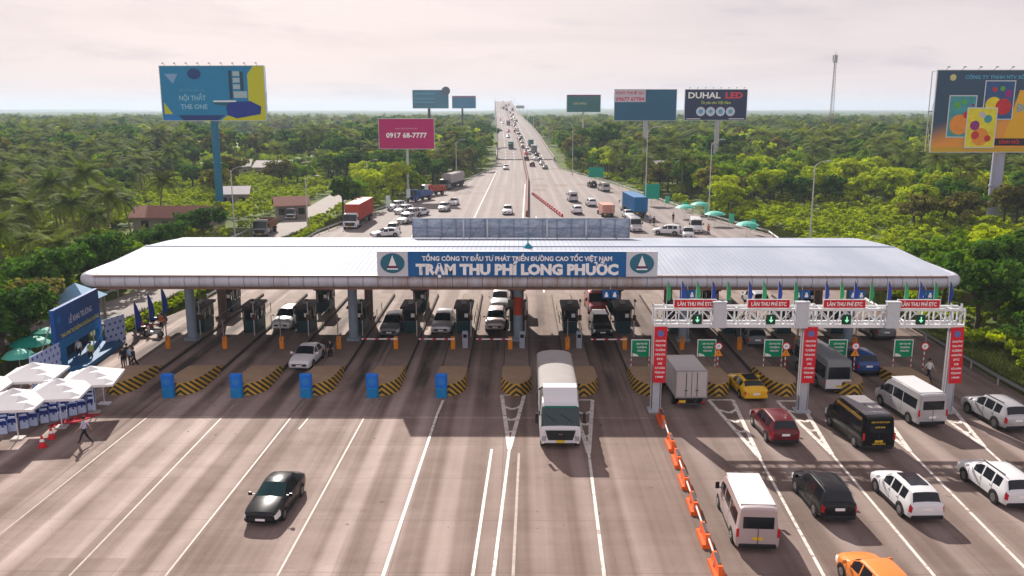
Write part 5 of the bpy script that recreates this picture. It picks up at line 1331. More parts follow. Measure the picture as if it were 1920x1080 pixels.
person('stand', G(1219,421), 190, SHB, TRD, 'person in a blue shirt behind the blue container truck')
person('stand', G(1328,440), 190, SHO, TRD, 'person in an orange vest beside the white minibus at the green parasols')
person('stand', G(304,622), 170, SHO, TRD, 'person in an orange vest beside the leftmost canopy column')
person('stand', G(285,612,-.3), 140, SHD, TRD, 'person in dark clothes on the side road left of the leftmost column')
person('walk', G(1740,715), 200, SHW, TRD, 'person in a white shirt walking left of the right gantry post')
# motorbikes on the verge left of the leftmost column
def motorbike(pos, rz, col, label):
    t = thing('motorbike', label, 'motorbike', pos, rz, 'motorbikes on the verge')
    for y in (-.62,.62):
        m = MB(); m.tube((-.05,y,.30),(.05,y,.30),.30,n=18); w_ = m.build('wheel', RUBBER, t, smooth=True); m = MB(); m.tube((-.056,y,.30),(.056,y,.30),.19,n=14); m.build('rim', ALLOY, w_)
    m = MB(); m.extx([(-.75,.62),(-.70,.78),(-.2,.74),(.05,.52),(.30,.55),(.42,.98),(.52,.98),(.50,.40),(.25,.28),(-.3,.30)], -.11, .11); m.build('fairing', col, t)
    m = MB(); m.bbox(-.12,.12,-.72,0,.74,.86,.03); m.build('seat', BLACK, t)
    m = MB(); m.tube((-.34,.40,1.05),(.34,.40,1.05),.02,n=6); m.tube((0,.42,1.03),(0,.62,.30),.03,n=6); m.build('handlebar', DARK, t)
    m = MB(); m.bbox(-.08,.08,.46,.58,.85,1.0,.02); m.build('headlight', LAMPW, t)
for i, (px, py, c, lab) in enumerate(((262,628,P_BLACK,'black motorbike parked on the verge, nearest the dotted press wall'),(275,622,P_BRED,'red motorbike parked second on the verge left of the canopy column'),(289,632,P_SILVER,'silver motorbike parked nearest the leftmost canopy column'),(296,605,P_BLUE,'blue motorbike parked farthest back on the verge'))):
    motorbike(G(px,py,-.0), R(60+i*13), c, lab)
# pennant flags on the verge
for i, (px, py, lab) in enumerate(((256,628,'dark blue feather flag left of the motorbikes'),(281,610,'tall dark blue feather flag behind the motorbikes'),(306,596,'dark blue feather flag beside the leftmost canopy column'))):
    dup(fb, G(px,py), 0, lab, 'feather flags on the verge', s=1.9)
# ================================================================== BILLBOARDS, POLES, TOWER, HOUSES
def disc(cx, cz, r, mat, parent, name, y=-.03, sx_=1.0, n=20):
    m = MB(); m.add([(cx+r*sx_*math.cos(a), y, cz+r*math.sin(a)) for a in [2*PI*i/n for i in range(n)]], [tuple(range(n))]); return m.build(name, mat, parent)
def poly(pts, mat, parent, name, y=-.02):
    m = MB(); m.add([(x, y, z) for x, z in pts], [tuple(range(len(pts)))]); return m.build(name, mat, parent)
def billboard(name, label, px0, px1, pyt, pyb, ppx, Y, face, pole_r, pole_mat, rz=0, lamps=0, depth=1.2):
    base = PY(ppx, 400, Y)
    t = thing(name, label, 'billboard', (base.x, Y, -0.45), R(rz))
    x0 = PY(px0,200,Y).x-base.x; x1 = PY(px1,200,Y).x-base.x; z1 = PY(px0,pyt,Y).z+.45; z0 = PY(px0,pyb,Y).z+.45
    m = MB(); m.box(x0, x1, 0, .12, z0, z1); m.build('panel', face, t)
    m = MB()
    for z in (z0-.1, z1): m.box(x0-.1, x1+.1, -.06, .2, z, z+.12)
    for x in (x0-.1, x1-.02): m.box(x, x+.12, -.06, .2, z0, z1)
    m.build('frame', STEEL, t)
    m = MB(); nx = max(4, int((x1-x0)/2.2))
    for i in range(nx+1):
        x = x0+.1+i*(x1-x0-.2)/nx
        m.box(x-.06,x+.06,.13,.22,z0,z1); m.box(x-.06,x+.06,depth,depth+.1,z0,z1); m.tube((x,.2,z0),(x,depth,z0+(z1-z0)/3),.05,n=4); m.tube((x,.2,z0+2*(z1-z0)/3),(x,depth,z0+(z1-z0)/3),.05,n=4); m.box(x-.05,x+.05,.2,depth,z1-.15,z1-.05)
    m.box(x0,x1,depth,depth+.12,(z0+z1)/2-.1,(z0+z1)/2+.1); m.build('truss', STEEL, t)
    m = MB(); m.tube((0, .2+depth/2, 0), (0, .2+depth/2, z0+.3), pole_r, pole_r*.95, 20); m.tube((0,.2+depth/2,0),(0,.2+depth/2,.4),pole_r*1.5,n=20)
    m.tube((0,.2+depth/2,z0*.52),(0,.2+depth/2,z0*.52+.25),pole_r*1.12,n=20); m.build('pole', pole_mat, t, smooth=True)
    for i in range(lamps):
        x = x0+(i+.5)*(x1-x0)/lamps; m = MB(); m.tube((x,0,z1),(x,-1.0,z1+.55),.035,n=5); m.cbox(x,-1.05,z1+.55,.35,.3,.15); m.build('lamp', DARK, t)
    return t, x0, x1, z0, z1
# 1 furniture billboard, far left
B1C = M('billboard_blue', (0.006,0.22,0.46), .5, var=.1, scale=.15)
t, x0, x1, z0, z1 = billboard('billboard', 'large blue and yellow furniture billboard on a blue pole, leftmost', 303, 499, 124, 226, 411, 180, B1C, .80, M('blue_pole',(0.02,0.16,0.30),.5,var=.2), rz=-2, lamps=9)
W_, H_ = x1-x0, z1-z0
def U(u, v): return (x0+u*W_, z0+v*H_)
YB = M('acid_yellow', (0.55,0.56,0.01), .5); NB = M('deep_navy', (0.01,0.04,0.20), .5); CY = M('soft_blue', (0.10,0.36,0.58), .5)
poly([U(.60,.0),U(1,.0),U(1,1),U(.90,1),U(.84,.86),U(.84,.42),U(.70,.28)][:4]+[U(.84,.85),U(.84,.35),U(.66,.14),U(.56,0)], YB, t, 'yellow_field')
poly([U(.02,.12),U(.10,.12),U(.02,.34)], YB, t, 'yellow_corner'); poly([U(.02,0),U(.18,0),U(.10,.12),U(.02,.12)], M('bright_blue',(0.01,0.20,0.60),.5), t, 'blue_corner')
poly([U(.20,.0),U(.53,.0),U(.60,.10),U(.15,.10)], NB, t, 'navy_strip', y=-.015)
poly([U(.04,.86),U(.17,.86),U(.12,.68)], M('lilac_blue',(0.22,0.38,0.65),.5), t, 'pale_triangle')
disc(*U(.33,.86), H_*.10, NB, t, 'round_emblem', sx_=1.3)
m = MB()
for a_, b2 in (((.66,.40),(.69,.92)),((.77,.55),(.80,.90))): m.box(U(*a_)[0],U(*b2)[0],-.05,-.02,U(*a_)[1],U(*b2)[1])
m.build('shelf_uprights', M('dark_shelf',(0.01,0.05,0.10),.5), t)
m = MB()
for v0 in (.82,.70,.58): m.box(U(.70,0)[0],U(.765,0)[0],-.04,-.02,U(0,v0)[1],U(0,v0+.085)[1])
m.box(U(.70,0)[0],U(.83,0)[0],-.04,-.02,U(0,.42)[1],U(0,.54)[1]); m.build('pale_shelves', M('pale_shelf',(0.38,0.50,0.55),.5), t)
poly([U(.50,.33),U(.72,.33),U(.66,.27),U(.51,.30)], M('dark_sea',(0.01,0.10,0.14),.5), t, 'table', y=-.045)
poly([U(.62,.26),U(.66,.34),U(.86,.36),U(.96,.26),U(.95,.12),U(.72,.04),U(.63,.10)], M('sofa_blue',(0.005,0.03,0.28),.5), t, 'sofa', y=-.05)
poly([U(.50,.37),U(.72,.37),U(.72,.345),U(.50,.345)], WHITE, t, 'table_top', y=-.05)
text('NỘI THẤT', *U(.30,.42), h=H_*.09, w=W_*.26, mat=M('billboard_letters',(0.28,0.55,0.75),.5), parent=t, y=-.04)
text('THE ONE', *U(.31,.26), h=H_*.09, w=W_*.26, mat=MATS['billboard_letters'], parent=t, y=-.04)
text('HỆ THỐNG SIÊU THỊ', *U(.30,.56), h=H_*.035, w=W_*.24, mat=CY, parent=t, y=-.04)
# 2 magenta
MG = M('magenta_sheet', (0.46,0.005,0.135), .5, var=.06, scale=.2)
t, x0, x1, z0, z1 = billboard('billboard', 'magenta billboard with a white phone number above the left trees', 709, 813, 223, 279, 766, 205, MG, .30, M('thin_grey_pole',(0.5,0.5,0.5),.5), depth=.8)
text('0917 68-7777', (x0+x1)/2, z0+(z1-z0)*.46, h=(z1-z0)*.17, w=(x1-x0)*.74, mat=WHITE, parent=t, y=-.04, bold=.03)
text('CHO THUÊ QUẢNG CÁO', (x0+x1)/2, z0+(z1-z0)*.68, h=(z1-z0)*.05, w=(x1-x0)*.40, mat=M('pink_letters',(0.7,0.3,0.45),.5), parent=t, y=-.04)
# 3, 4 distant blue ones
DB = M('faded_blue_print', (0.06,0.20,0.32), .5, var=.4, scale=.12)
t, x0, x1, z0, z1 = billboard('billboard', 'distant grey blue billboard with a round cut-out on its top right corner', 774, 841, 169, 203, 808, 430, DB, .7, DARK)
disc(x1-1.2, z1-.4, 2.1, M('disc_grey',(0.10,0.13,0.20),.5), t, 'round_cutout', y=-.2)
m = MB()
for v in (.78,.5,.3): m.box(x0+.8, x0+(x1-x0)*.6, -.04,-.01, z0+(z1-z0)*v, z0+(z1-z0)*v+.5)
m.build('pale_lines', CY, t)
t, x0, x1, z0, z1 = billboard('billboard', 'small distant blue billboard nearest the highway on its left', 848, 892, 180, 203, 869, 520, M('far_blue_print',(0.05,0.20,0.38),.5,var=.4,scale=.15), .6, DARK)
m = MB(); m.box(x0,x1,-.05,-.01,z1-.9,z1); m.build('top_strip', M('mauve_strip',(0.25,0.15,0.28),.5), t)
# 5 teal
t, x0, x1, z0, z1 = billboard('billboard', 'dark teal billboard nearest the highway on its right', 1063, 1126, 178, 210, 1091, 400, M('dark_teal_print',(0.01,0.13,0.14),.5,var=.3,scale=.2), .45, M('thin_grey_pole',(0.5,0.5,0.5),.5), depth=2.5, rz=3)
text('CHÀO MỪNG', x0+(x1-x0)*.38, z0+(z1-z0)*.5, h=(z1-z0)*.12, w=(x1-x0)*.4, mat=M('straw_letters',(0.5,0.5,0.25),.5), parent=t, y=-.04, italic=.2)
m = MB(); m.box(x0,x1,-.05,-.01,z1-.6,z1); m.build('top_strip', MATS['maroon_paint'], t)
# 6 petrol blue with a pink and white corner
t, x0, x1, z0, z1 = billboard('billboard', 'plain petrol blue billboard with a pale pink number block in its corner', 1152, 1268, 168, 226, 1206, 270, M('petrol_sheet',(0.008,0.10,0.20),.5,var=.15,scale=.1), .75, M('pale_round_pole',(0.42,0.42,0.45),.5))
m = MB(); m.box(x0+.1, x0+(x1-x0)*.50, -.03,-.01, z0+(z1-z0)*.60, z1-.05); m.build('pale_block', M('pale_pink',(0.55,0.50,0.58),.5), t)
text('09677 67784', x0+(x1-x0)*.25, z0+(z1-z0)*.70, h=(z1-z0)*.12, w=(x1-x0)*.46, mat=M('red_letters',(0.55,0.03,0.10),.5), parent=t, y=-.05, bold=.03)
text('CHO THUÊ QC', x0+(x1-x0)*.25, z0+(z1-z0)*.90, h=(z1-z0)*.09, w=(x1-x0)*.46, mat=MATS['red_letters'], parent=t, y=-.05, bold=.03)
# 7 led company
t, x0, x1, z0, z1 = billboard('billboard', 'navy billboard with white and red lettering over four white circles', 1284, 1400, 168, 225, 1338, 270, M('navy_sheet',(0.008,0.015,0.075),.5,var=.1), .75, M('pale_round_pole',(0.42,0.42,0.45),.5), lamps=8)
W_, H_ = x1-x0, z1-z0
text('DUHAL', *U(.31,.82), h=H_*.20, w=W_*.52, mat=WHITE, parent=t, y=-.04, bold=.03)
text('LED', *U(.79,.82), h=H_*.20, w=W_*.28, mat=M('bright_red_letters',(0.75,0.02,0.05),.5), parent=t, y=-.04, bold=.03)
text('Tin yêu cho Việt Nam', *U(.50,.58), h=H_*.10, w=W_*.48, mat=M('lime_letters',(0.45,0.55,0.08),.5), parent=t, y=-.04, italic=.3)
for k, u in enumerate((.26,.42,.58,.74)):
    c_ = disc(*U(u,.28), H_*.155, M('icon_white',(0.55,0.62,0.75),.5), t, 'round_icon')
    disc(*U(u,.28), H_*.08, CY, c_, 'icon_mark', y=-.04, n=(6,4,8,5)[k])
m = MB(); m.box(*[U(.03,0)[0],U(.26,0)[0]],-.03,-.01,U(0,.03)[1],U(0,.05)[1]); m.box(U(.72,0)[0],U(.97,0)[0],-.03,-.01,U(0,.03)[1],U(0,.05)[1]); m.build('small_lines', WHITE, t)
# 8 big lottery billboard at the right edge
t8 = NT('sunset_print', .5)
_o = t8.xyz(t8.pos(world=False)); _f = t8.math('ADD', t8.math('MULTIPLY', _o[0], -0.045), t8.math('MULTIPLY', _o[2], 0.125))
SUNP = t8.base(t8.mix(t8.ramp(_f, 2.25, 2.85), (0.78,0.30,0.02), (0.01,0.05,0.12)))
t, x0, x1, z0, z1 = billboard('billboard', 'huge orange and navy billboard with fruit pictures at the right picture edge', 1752, 1990, 132, 285, 1868, 158, SUNP, 1.05, M('lilac_pole',(0.36,0.38,0.50),.5,var=.15), lamps=8, depth=2.2)
W_, H_ = x1-x0, z1-z0
poly([U(.56,.10),U(1,.10),U(1,.78),U(.66,.76)], M('amber_print',(0.80,0.42,0.01),.5), t, 'amber_field', y=-.015)
poly([U(.0,.0),U(1,0),U(1,.06),U(.0,.06)], M('ochre_print',(0.60,0.36,0.02),.5), t, 'ochre_strip', y=-.018)
poly([U(.46,.08),U(1,.08),U(1,.17),U(.46,.17)], M('black_print',(0.01,0.01,0.015),.5), t, 'black_strip', y=-.025)
text('CÔNG TY TNHH MTV XỔ SỐ KIẾN THIẾT', *U(.60,.92), h=H_*.045, w=W_*.76, mat=CY, parent=t, y=-.04, bold=.03)
text('ĐỒNG NAI', *U(.80,.55), h=H_*.10, w=W_*.30, mat=M('cyan_letters',(0.05,0.40,0.65),.5), parent=t, y=-.04)
text('KÍNH MỜI', *U(.62,.125), h=H_*.045, w=W_*.16, mat=RED, parent=t, y=-.04)
disc(*U(.125,.915), H_*.04, M('crest_yellow',(0.6,0.55,0.25),.5), t, 'crest')
def card(u0, v0, u1, v1, bgm, fruit, lab, y):
    c = MB(); c.box(U(u0,0)[0],U(u1,0)[0],y-.03,y,U(0,v0)[1],U(0,v1)[1]); co = c.build('ticket_rim', M('rim_white',(0.62,0.66,0.70),.5), t)
    c = MB(); e = .008; c.box(U(u0+e,0)[0],U(u1-e,0)[0],y-.035,y-.03,U(0,v0+e*1.5)[1],U(0,v1-e*1.5)[1]); c.build('ticket_face', bgm, co)
    for k, (du, dv, r, mt) in enumerate(fruit): disc(*U(u0+du, v0+dv), r*H_, mt, co, 'fruit', y=y-.04-.003*k)
FO = M('fruit_orange',(0.85,0.28,0.03),.5,var=.3,scale=1.5); FR = M('fruit_red',(0.55,0.02,0.03),.5,var=.3,scale=1.5); FY = M('fruit_yellow',(0.85,0.65,0.02),.5,var=.3,scale=1.5); FP = M('fruit_purple',(0.28,0.02,0.22),.5,var=.3,scale=1.5); FG = M('leaf_green',(0.10,0.40,0.05),.5,var=.3,scale=1.5)
card(.11,.18,.33,.70, M('ticket_teal',(0.06,0.30,0.34),.5,var=.4,scale=1), [(.10,.16,.125,FO),(.07,.40,.04,FG),(.12,.44,.03,FG),(.15,.28,.045,FR),(.19,.40,.02,FP)], 'a', -.05)
card(.38,.40,.62,.88, M('ticket_blue',(0.03,0.09,0.25),.5,var=.4,scale=1), [(.08,.18,.10,FY),(.16,.16,.10,FR),(.19,.32,.05,FP),(.08,.37,.03,FR),(.14,.38,.03,FG)], 'b', -.09)
card(.26,.05,.50,.55, M('ticket_yellow',(0.75,0.66,0.03),.5,var=.3,scale=1), [(.12,.14,.11,FO),(.08,.16,.05,FR),(.07,.28,.06,FP),(.17,.36,.05,M('fruit_teal',(0.05,0.30,0.35),.5)),(.05,.38,.05,FY),(.12,.41,.04,M('pale_pink',(0.55,0.5,0.58),.5)),(.18,.12,.04,FR)], 'c', -.14)

# ------------------------------------------------------------------ lattice telecom tower
Yt = 420; tx = PY(1560,200,Yt).x; ztop = PY(1560,102,Yt).z
t = thing('telecom_tower', 'thin lattice telecom tower with antennas on its top standing above the right woods', 'tower', (tx, Yt, -.4))
m = MB(); hh = ztop+.4
for k in range(3):
    a = 2*PI*k/3; m.tube((1.3*math.cos(a),1.3*math.sin(a),0),(.45*math.cos(a),.45*math.sin(a),hh),.10,n=5)
nz_ = 26
for i in range(nz_):
    z0_, z1_ = hh*i/nz_, hh*(i+1)/nz_; r0 = 1.3-.85*i/nz_; r1 = 1.3-.85*(i+1)/nz_
    for k in range(3):
        a, b2 = 2*PI*k/3, 2*PI*(k+1)/3; m.tube((r0*math.cos(a),r0*math.sin(a),z0_),(r1*math.cos(b2),r1*math.sin(b2),z1_),.06,n=4); m.tube((r0*math.cos(a),r0*math.sin(a),z0_),(r0*math.cos(b2),r0*math.sin(b2),z0_),.05,n=4)
m.build('lattice_mast', M('tower_paint',(0.30,0.22,0.22),.6,var=.3,scale=.1), t)
for k in range(3):
    a = 2*PI*k/3+.5; m = MB(); m.cbox(1.0*math.cos(a),1.0*math.sin(a),hh-1.6,.5,.35,2.6); m.build('antenna_panel', M('antenna_grey',(0.35,0.35,0.36),.6), t)
m = MB(); m.tube((0,0,hh-3.6),(0,0,hh-3.3),1.2,n=12); m.tube((0,0,hh),(0,0,hh+1.8),.06,n=5); m.build('platform', DARK, t)
# street lights
POLE = M('pole_grey', (0.50,0.51,0.52), .5)
def make_lamp(h=11.0):
    t = thing('street_lamp', 'x', 'street lamp', (0,0,0))
    m = MB(); m.tube((0,0,0),(0,0,h),.13,.07,10); m.tube((0,0,0),(0,0,.5),.2,n=10); m.build('pole', POLE, t, smooth=True)
    m = MB(); m.path([(0,0,h-.3),(.4,0,h+.2),(1.2,0,h+.5),(2.0,0,h+.55)], .045, 6); m.build('arm', POLE, t)
    m = MB(); m.bbox(1.7,2.5,-.16,.16,h+.47,h+.60,.04); m.build('lamp_head', M('lamp_head_grey',(0.35,0.36,0.38),.5), t); return t
lp = make_lamp(); k = 0
def tallpole(px, pyt, pyb, label, rz=0):
    global k
    p = G(px, pyb, -.3); h = PY(px, pyt, p.y).z+.3
    o = lp if k == 0 else copy_tree(lp); k += 1
    o.location = p; o.rotation_euler = (0,0,R(rz)); o['label'] = label; o['group'] = 'street lamps'; o.scale = (1, 1, h/11.5)
for a in ((441,313,450,'tall street lamp right of the blue billboard pole'), (577,330,430,'tall street lamp left of the red container truck'),(856,262,352,'street lamp above the dark covered truck at the left trees'),
          (1209,238,412,'tall street lamp right of the plain petrol blue billboard pole'),(1328,262,415,'tall street lamp below the navy lettered billboard'),(1517,302,470,'tall street lamp alone in the right green field'),
          (1073,230,330,'street lamp right of the highway before the green road sign',180),(690,300,380,'street lamp in the left trees above the red container')): tallpole(*a)
n_ = 0
for yv in (395, 470, 560, 660, 780, 920, 1080, 1250):
    for s, fx in ((-1, road_l), (1, road_r)):
        o = copy_tree(lp); o.scale = (1.3,1.3,.95); o.location = (fx(yv)+s*.3, yv, road_z(yv)); o.rotation_euler = (0,0,0 if s < 0 else PI)
        o['label'] = '%s nearest street lamp on the %s parapet of the highway bridge' % (['first','second','third','fourth','fifth','sixth','seventh','eighth'][n_//2], 'left' if s < 0 else 'right'); o['group'] = 'street lamps on the bridge'; n_ += 1
# overhead sign far up the ramp
yv = 860; z = road_z(yv); t = thing('overhead_sign', 'small grey overhead road sign reaching over the right edge of the far highway ramp', 'road sign', (road_r(yv)-2, yv, z))
m = MB(); m.box(2.2,2.6,-.2,.2,0,8); m.box(-6,2.6,-.2,.2,7,7.4); m.build('frame', STEEL, t); m = MB(); m.box(-1,7,-.4,-.2,5.8,8.6); m.build('panel', M('sign_grey',(0.28,0.30,0.33),.5), t)
# green road signs at the right plaza edge
for px, py, w, h, lab in ((1117,323,3.0,2.0,'green road sign behind the silver minibus at the right plaza edge'),(1221,359,2.6,2.4,'green road sign just above the blue container')):
    p = G(px, py+28, -.2); t = thing('road_sign', lab, 'road sign', p)
    m = MB(); m.box(-.06,.06,0,.1,0,2.2); m.build('post', STEEL, t); m = MB(); zc = PY(px, py, p.y).z+.2; m.box(-w/2*1.3,w/2*1.3,-.06,0,zc-h*.65,zc+h*.65); m.build('green_panel', M('road_sign_teal',(0.0,0.30,0.20),.5), t)
# pale pennants and mint parasols along the right verge, three pennants on the left
MINT = M('mint_flag', (0.06,0.50,0.30), .6, var=.2); PALE = M('pale_flag', (0.62,0.72,0.72), .6)
def pennant(px, pyt, pyb, mat, label, w=.9):
    p = G(px, pyb, -.1); h = PY(px, pyt, p.y).z+.1
    t = thing('pennant', label, 'flag', p, 0, 'vertical pennants'); m = MB(); m.tube((-w/2,0,0),(-w/2,0,h),.04,n=6); m.build('pole', STEEL, t)
    m = MB(); m.box(-w/2+.05,w/2,-.02,.02,h*.32,h*.98); m.build('cloth', mat, t)
for px, a, b2, mt, lab in ((728,366,394,PALE,'white pennant left of the parked white cars'),(766,354,380,PALE,'white pennant beside the dark blue flatbed truck'),(800,346,370,PALE,'white pennant left of the dark covered truck'),
        (1251,367,388,MINT,'mint green pennant just right of the blue container'),(1284,378,398,MINT,'mint green pennant above the first mint parasol'),(1325,386,410,MINT,'mint green pennant left of the second mint parasol'),
        (1371,400,425,MINT,'mint green pennant right of the white minibus'),(1411,411,440,MINT,'mint green pennant nearest the canopy roof')):
    pennant(px, a, b2, mt, lab)
for px, py, lab in ((1284,404,'mint parasol farthest from the canopy on the right verge'),(1340,418,'mint parasol beside the white minibus'),(1400,440,'mint parasol nearest the canopy roof on the right'),(1312,398,'small mint parasol behind the first pennants')):
    p = G(px, py+6, -.1); parasol(p, 1.9, 2.7, TP, lab, 'mint parasols on the right verge')
# guard rails
def guardrail(pts, label, z=-.02, posts=True):
    t = thing('guardrail', label, 'guardrail', (0,0,0))
    m = MB()
    for a, b2 in zip(pts[:-1], pts[1:]):
        a = Vector(a); b2 = Vector(b2); d = (b2-a).normalized(); n = Vector((d.y,-d.x))
        for q0, q1 in ((.0,.11),(.13,.24)):
            A_ = a+n*.05; B_ = b2+n*.05
            m.add([(a.x,a.y,.55+q0),(b2.x,b2.y,.55+q0),(B_.x,B_.y,.55+q0+.055),(A_.x,A_.y,.55+q0+.055),(b2.x,b2.y,.55+q1),(a.x,a.y,.55+q1)], [(0,1,2,3),(3,2,4,5)])
    m.build('rail', M('rail_steel',(0.42,0.42,0.44),.5,.3), t)
    m = MB()
    for a, b2 in zip(pts[:-1], pts[1:]):
        a = Vector(a); b2 = Vector(b2); n = max(1, int((b2-a).length/4))
        for i in range(n): p = a.lerp(b2, i/n); m.cbox(p.x, p.y, .15, .1, .08, 1.25)
    o = m.build('posts', M('rail_steel',(0.42,0.42,0.44),.5,.3), t)
guardrail([(36.4,30),(35.7,62),(36.6,95)], 'steel guardrail along the outer right lane from the picture edge to the canopy')
guardrail([(x-.6,y) for x,y in RIGHT[2:]], 'guardrail along the right plaza edge behind the canopy up to the highway')
guardrail([(x+.5,y) for x,y in LEFT[5:]], 'guardrail along the left plaza edge behind the canopy up to the highway')
guardrail([(-44.6,50),(-44.4,150)][::1], 'low rail on the far side of the side road at the left')

# houses among the trees
HW_ = M('house_wall', (0.26,0.23,0.20), .9, var=.2); RT_ = M('clay_roof', (0.30,0.15,0.12), .9, var=.3); RW_ = M('pale_tin_roof', (0.60,0.55,0.54), .7, var=.15); RG_ = M('grey_tin_roof', (0.30,0.30,0.32), .8, var=.2)
HOUSES = []
def house(px, py, w, d, h, roof, label, rz=0, hz=5.2, name='house'):
    p = PY(px, py, 33360/max(8,(py-205))*1.0)
    # the photograph shows the roof: place it so that the eave is seen at this pixel
    p = G(px, py, h); w *= .62; d *= .7; h *= .85; HOUSES.append((p.x, p.y, max(w, d)*.75+2))
    t = thing(name, label, 'house', (p.x, p.y, -.45), R(rz))
    m = MB(); m.box(-w/2,w/2,-d/2,d/2,0,h); m.build('wall', HW_, t)
    m = MB(); e = .6; m.extx([(-d/2-e,h-.1),(0,h+d*.28),(d/2+e,h-.1),(d/2+e,h-.28),(0,h+d*.28-.2),(-d/2-e,h-.28)], -w/2-e, w/2+e); m.build('roof', roof, t)
    m = MB(); m.box(-w*.1-.5,-w*.1+.5,-d/2-.04,-d/2+.02,0,2.1); m.build('door', DARK, t)
    for k_ in (-.35,.3): m = MB(); m.box(w*k_-.6,w*k_+.6,-d/2-.04,-d/2+.02,1.0,2.2); m.build('window', GLASS, t)
house(335,392,22,8,3.4,RT_,'long low building with a faded brown roof below the blue billboard')
house(545,372,9,7,3.4,RT_,'small brown roofed house beside the side road left of the red container',20)
house(440,352,9,7,3.6,RW_,'white walled house just right of the blue billboard pole',10)
house(447,303,12,9,4.2,RW_,'pale roofed house right of the blue billboard pole, farther of two',8)
house(506,305,12,9,4.2,RW_,'pale pink roofed house standing at the edge of the left field',-6)
house(1243,305,12,9,4.2,RW_,'white roofed house in the trees between the two central billboards right of the highway',0)
house(1092,263,18,12,5,RT_,'reddish roofed house in the woods below the dark teal billboard',0)
house(1470,303,14,9,4.4,RW_,'pale roofed house in the palms at the right, left one of two',0)
house(1496,312,14,8,4.0,RG_,'grey roofed house in the palms at the right, right one of two',5)
# ================================================================== VEGETATION
def leaf_mat(name, c0, c1, trans=0.38, rnd=0.35):
    t = NT(name, 0.8)
    at_ = t.n.new('ShaderNodeAttribute'); at_.attribute_name = 'tint'
    oi = t.n.new('ShaderNodeObjectInfo')
    f = t.math('ADD', t.math('MULTIPLY', at_.outputs['Fac'], 1.0-rnd), t.math('MULTIPLY', oi.outputs['Random'], rnd))
    t.p.inputs['Specular IOR Level'].default_value = 0.06
    c = t.mix(f, c0, c1); t.base(c)
    tr = t.n.new('ShaderNodeBsdfTranslucent'); ms = t.n.new('ShaderNodeMixShader'); ms.inputs[0].default_value = trans
    hs = t.n.new('ShaderNodeHueSaturation'); hs.inputs['Value'].default_value = 1.5; hs.inputs['Saturation'].default_value = 1.1; t.l.new(c, hs.inputs['Color']); t.l.new(hs.outputs[0], tr.inputs[0])
    out = t.n['Material Output']; t.l.new(t.p.outputs[0], ms.inputs[1]); t.l.new(tr.outputs[0], ms.inputs[2]); t.l.new(ms.outputs[0], out.inputs[0])
    return t.m
LM = {'dark green': leaf_mat('leaves_dark_green', (0.010,0.042,0.008), (0.10,0.20,0.026)),
      'mid green': leaf_mat('leaves_mid_green', (0.030,0.090,0.007), (0.235,0.36,0.026)),
      'yellow green': leaf_mat('leaves_yellow_green', (0.13,0.23,0.006), (0.56,0.63,0.022), .3),
      'olive': leaf_mat('leaves_olive', (0.050,0.062,0.012), (0.23,0.21,0.050))}
PALMM = leaf_mat('palm_fronds', (0.025,0.055,0.010), (0.20,0.24,0.042), .3)
NIPA = leaf_mat('nipa_fronds', (0.055,0.090,0.010), (0.31,0.34,0.045), .3)
BARK = M('bark', (0.10,0.075,0.055), .95, var=.3, scale=2); PBARK = M('palm_bark', (0.20,0.165,0.13), .95, var=.3, scale=2)
def mesh_np(name, V, Fq, mat, tint=None):
    me = bpy.data.meshes.new(name); n = len(V); m_ = len(Fq)
    me.vertices.add(n); me.vertices.foreach_set('co', np.asarray(V, np.float32).ravel())
    me.loops.add(m_*4); me.loops.foreach_set('vertex_index', np.asarray(Fq, np.int32).ravel())
    me.polygons.add(m_); me.polygons.foreach_set('loop_start', np.arange(0, m_*4, 4, dtype=np.int32)); me.polygons.foreach_set('loop_total', np.full(m_, 4, np.int32))
    me.update(calc_edges=True); me.materials.append(mat)
    if tint is not None:
        a = me.attributes.new('tint', 'FLOAT', 'FACE'); a.data.foreach_set('value', np.clip(tint, 0, 1).astype(np.float32))
    return me
def leaf_quads(rng, C_, N_, size, asp=0.6):
    n = len(C_); r = rng.normal(size=(n,3)); N_ = N_/np.linalg.norm(N_, axis=1, keepdims=True)
    u = np.cross(N_, r); u /= np.linalg.norm(u, axis=1, keepdims=True); v = np.cross(N_, u)
    s = size[:,None]
    V = np.stack([C_-u*s, C_-v*s*asp+N_*s*.12, C_+u*s, C_+v*s*asp+N_*s*.12], 1).reshape(-1,3)
    return V, np.arange(n*4).reshape(-1,4)
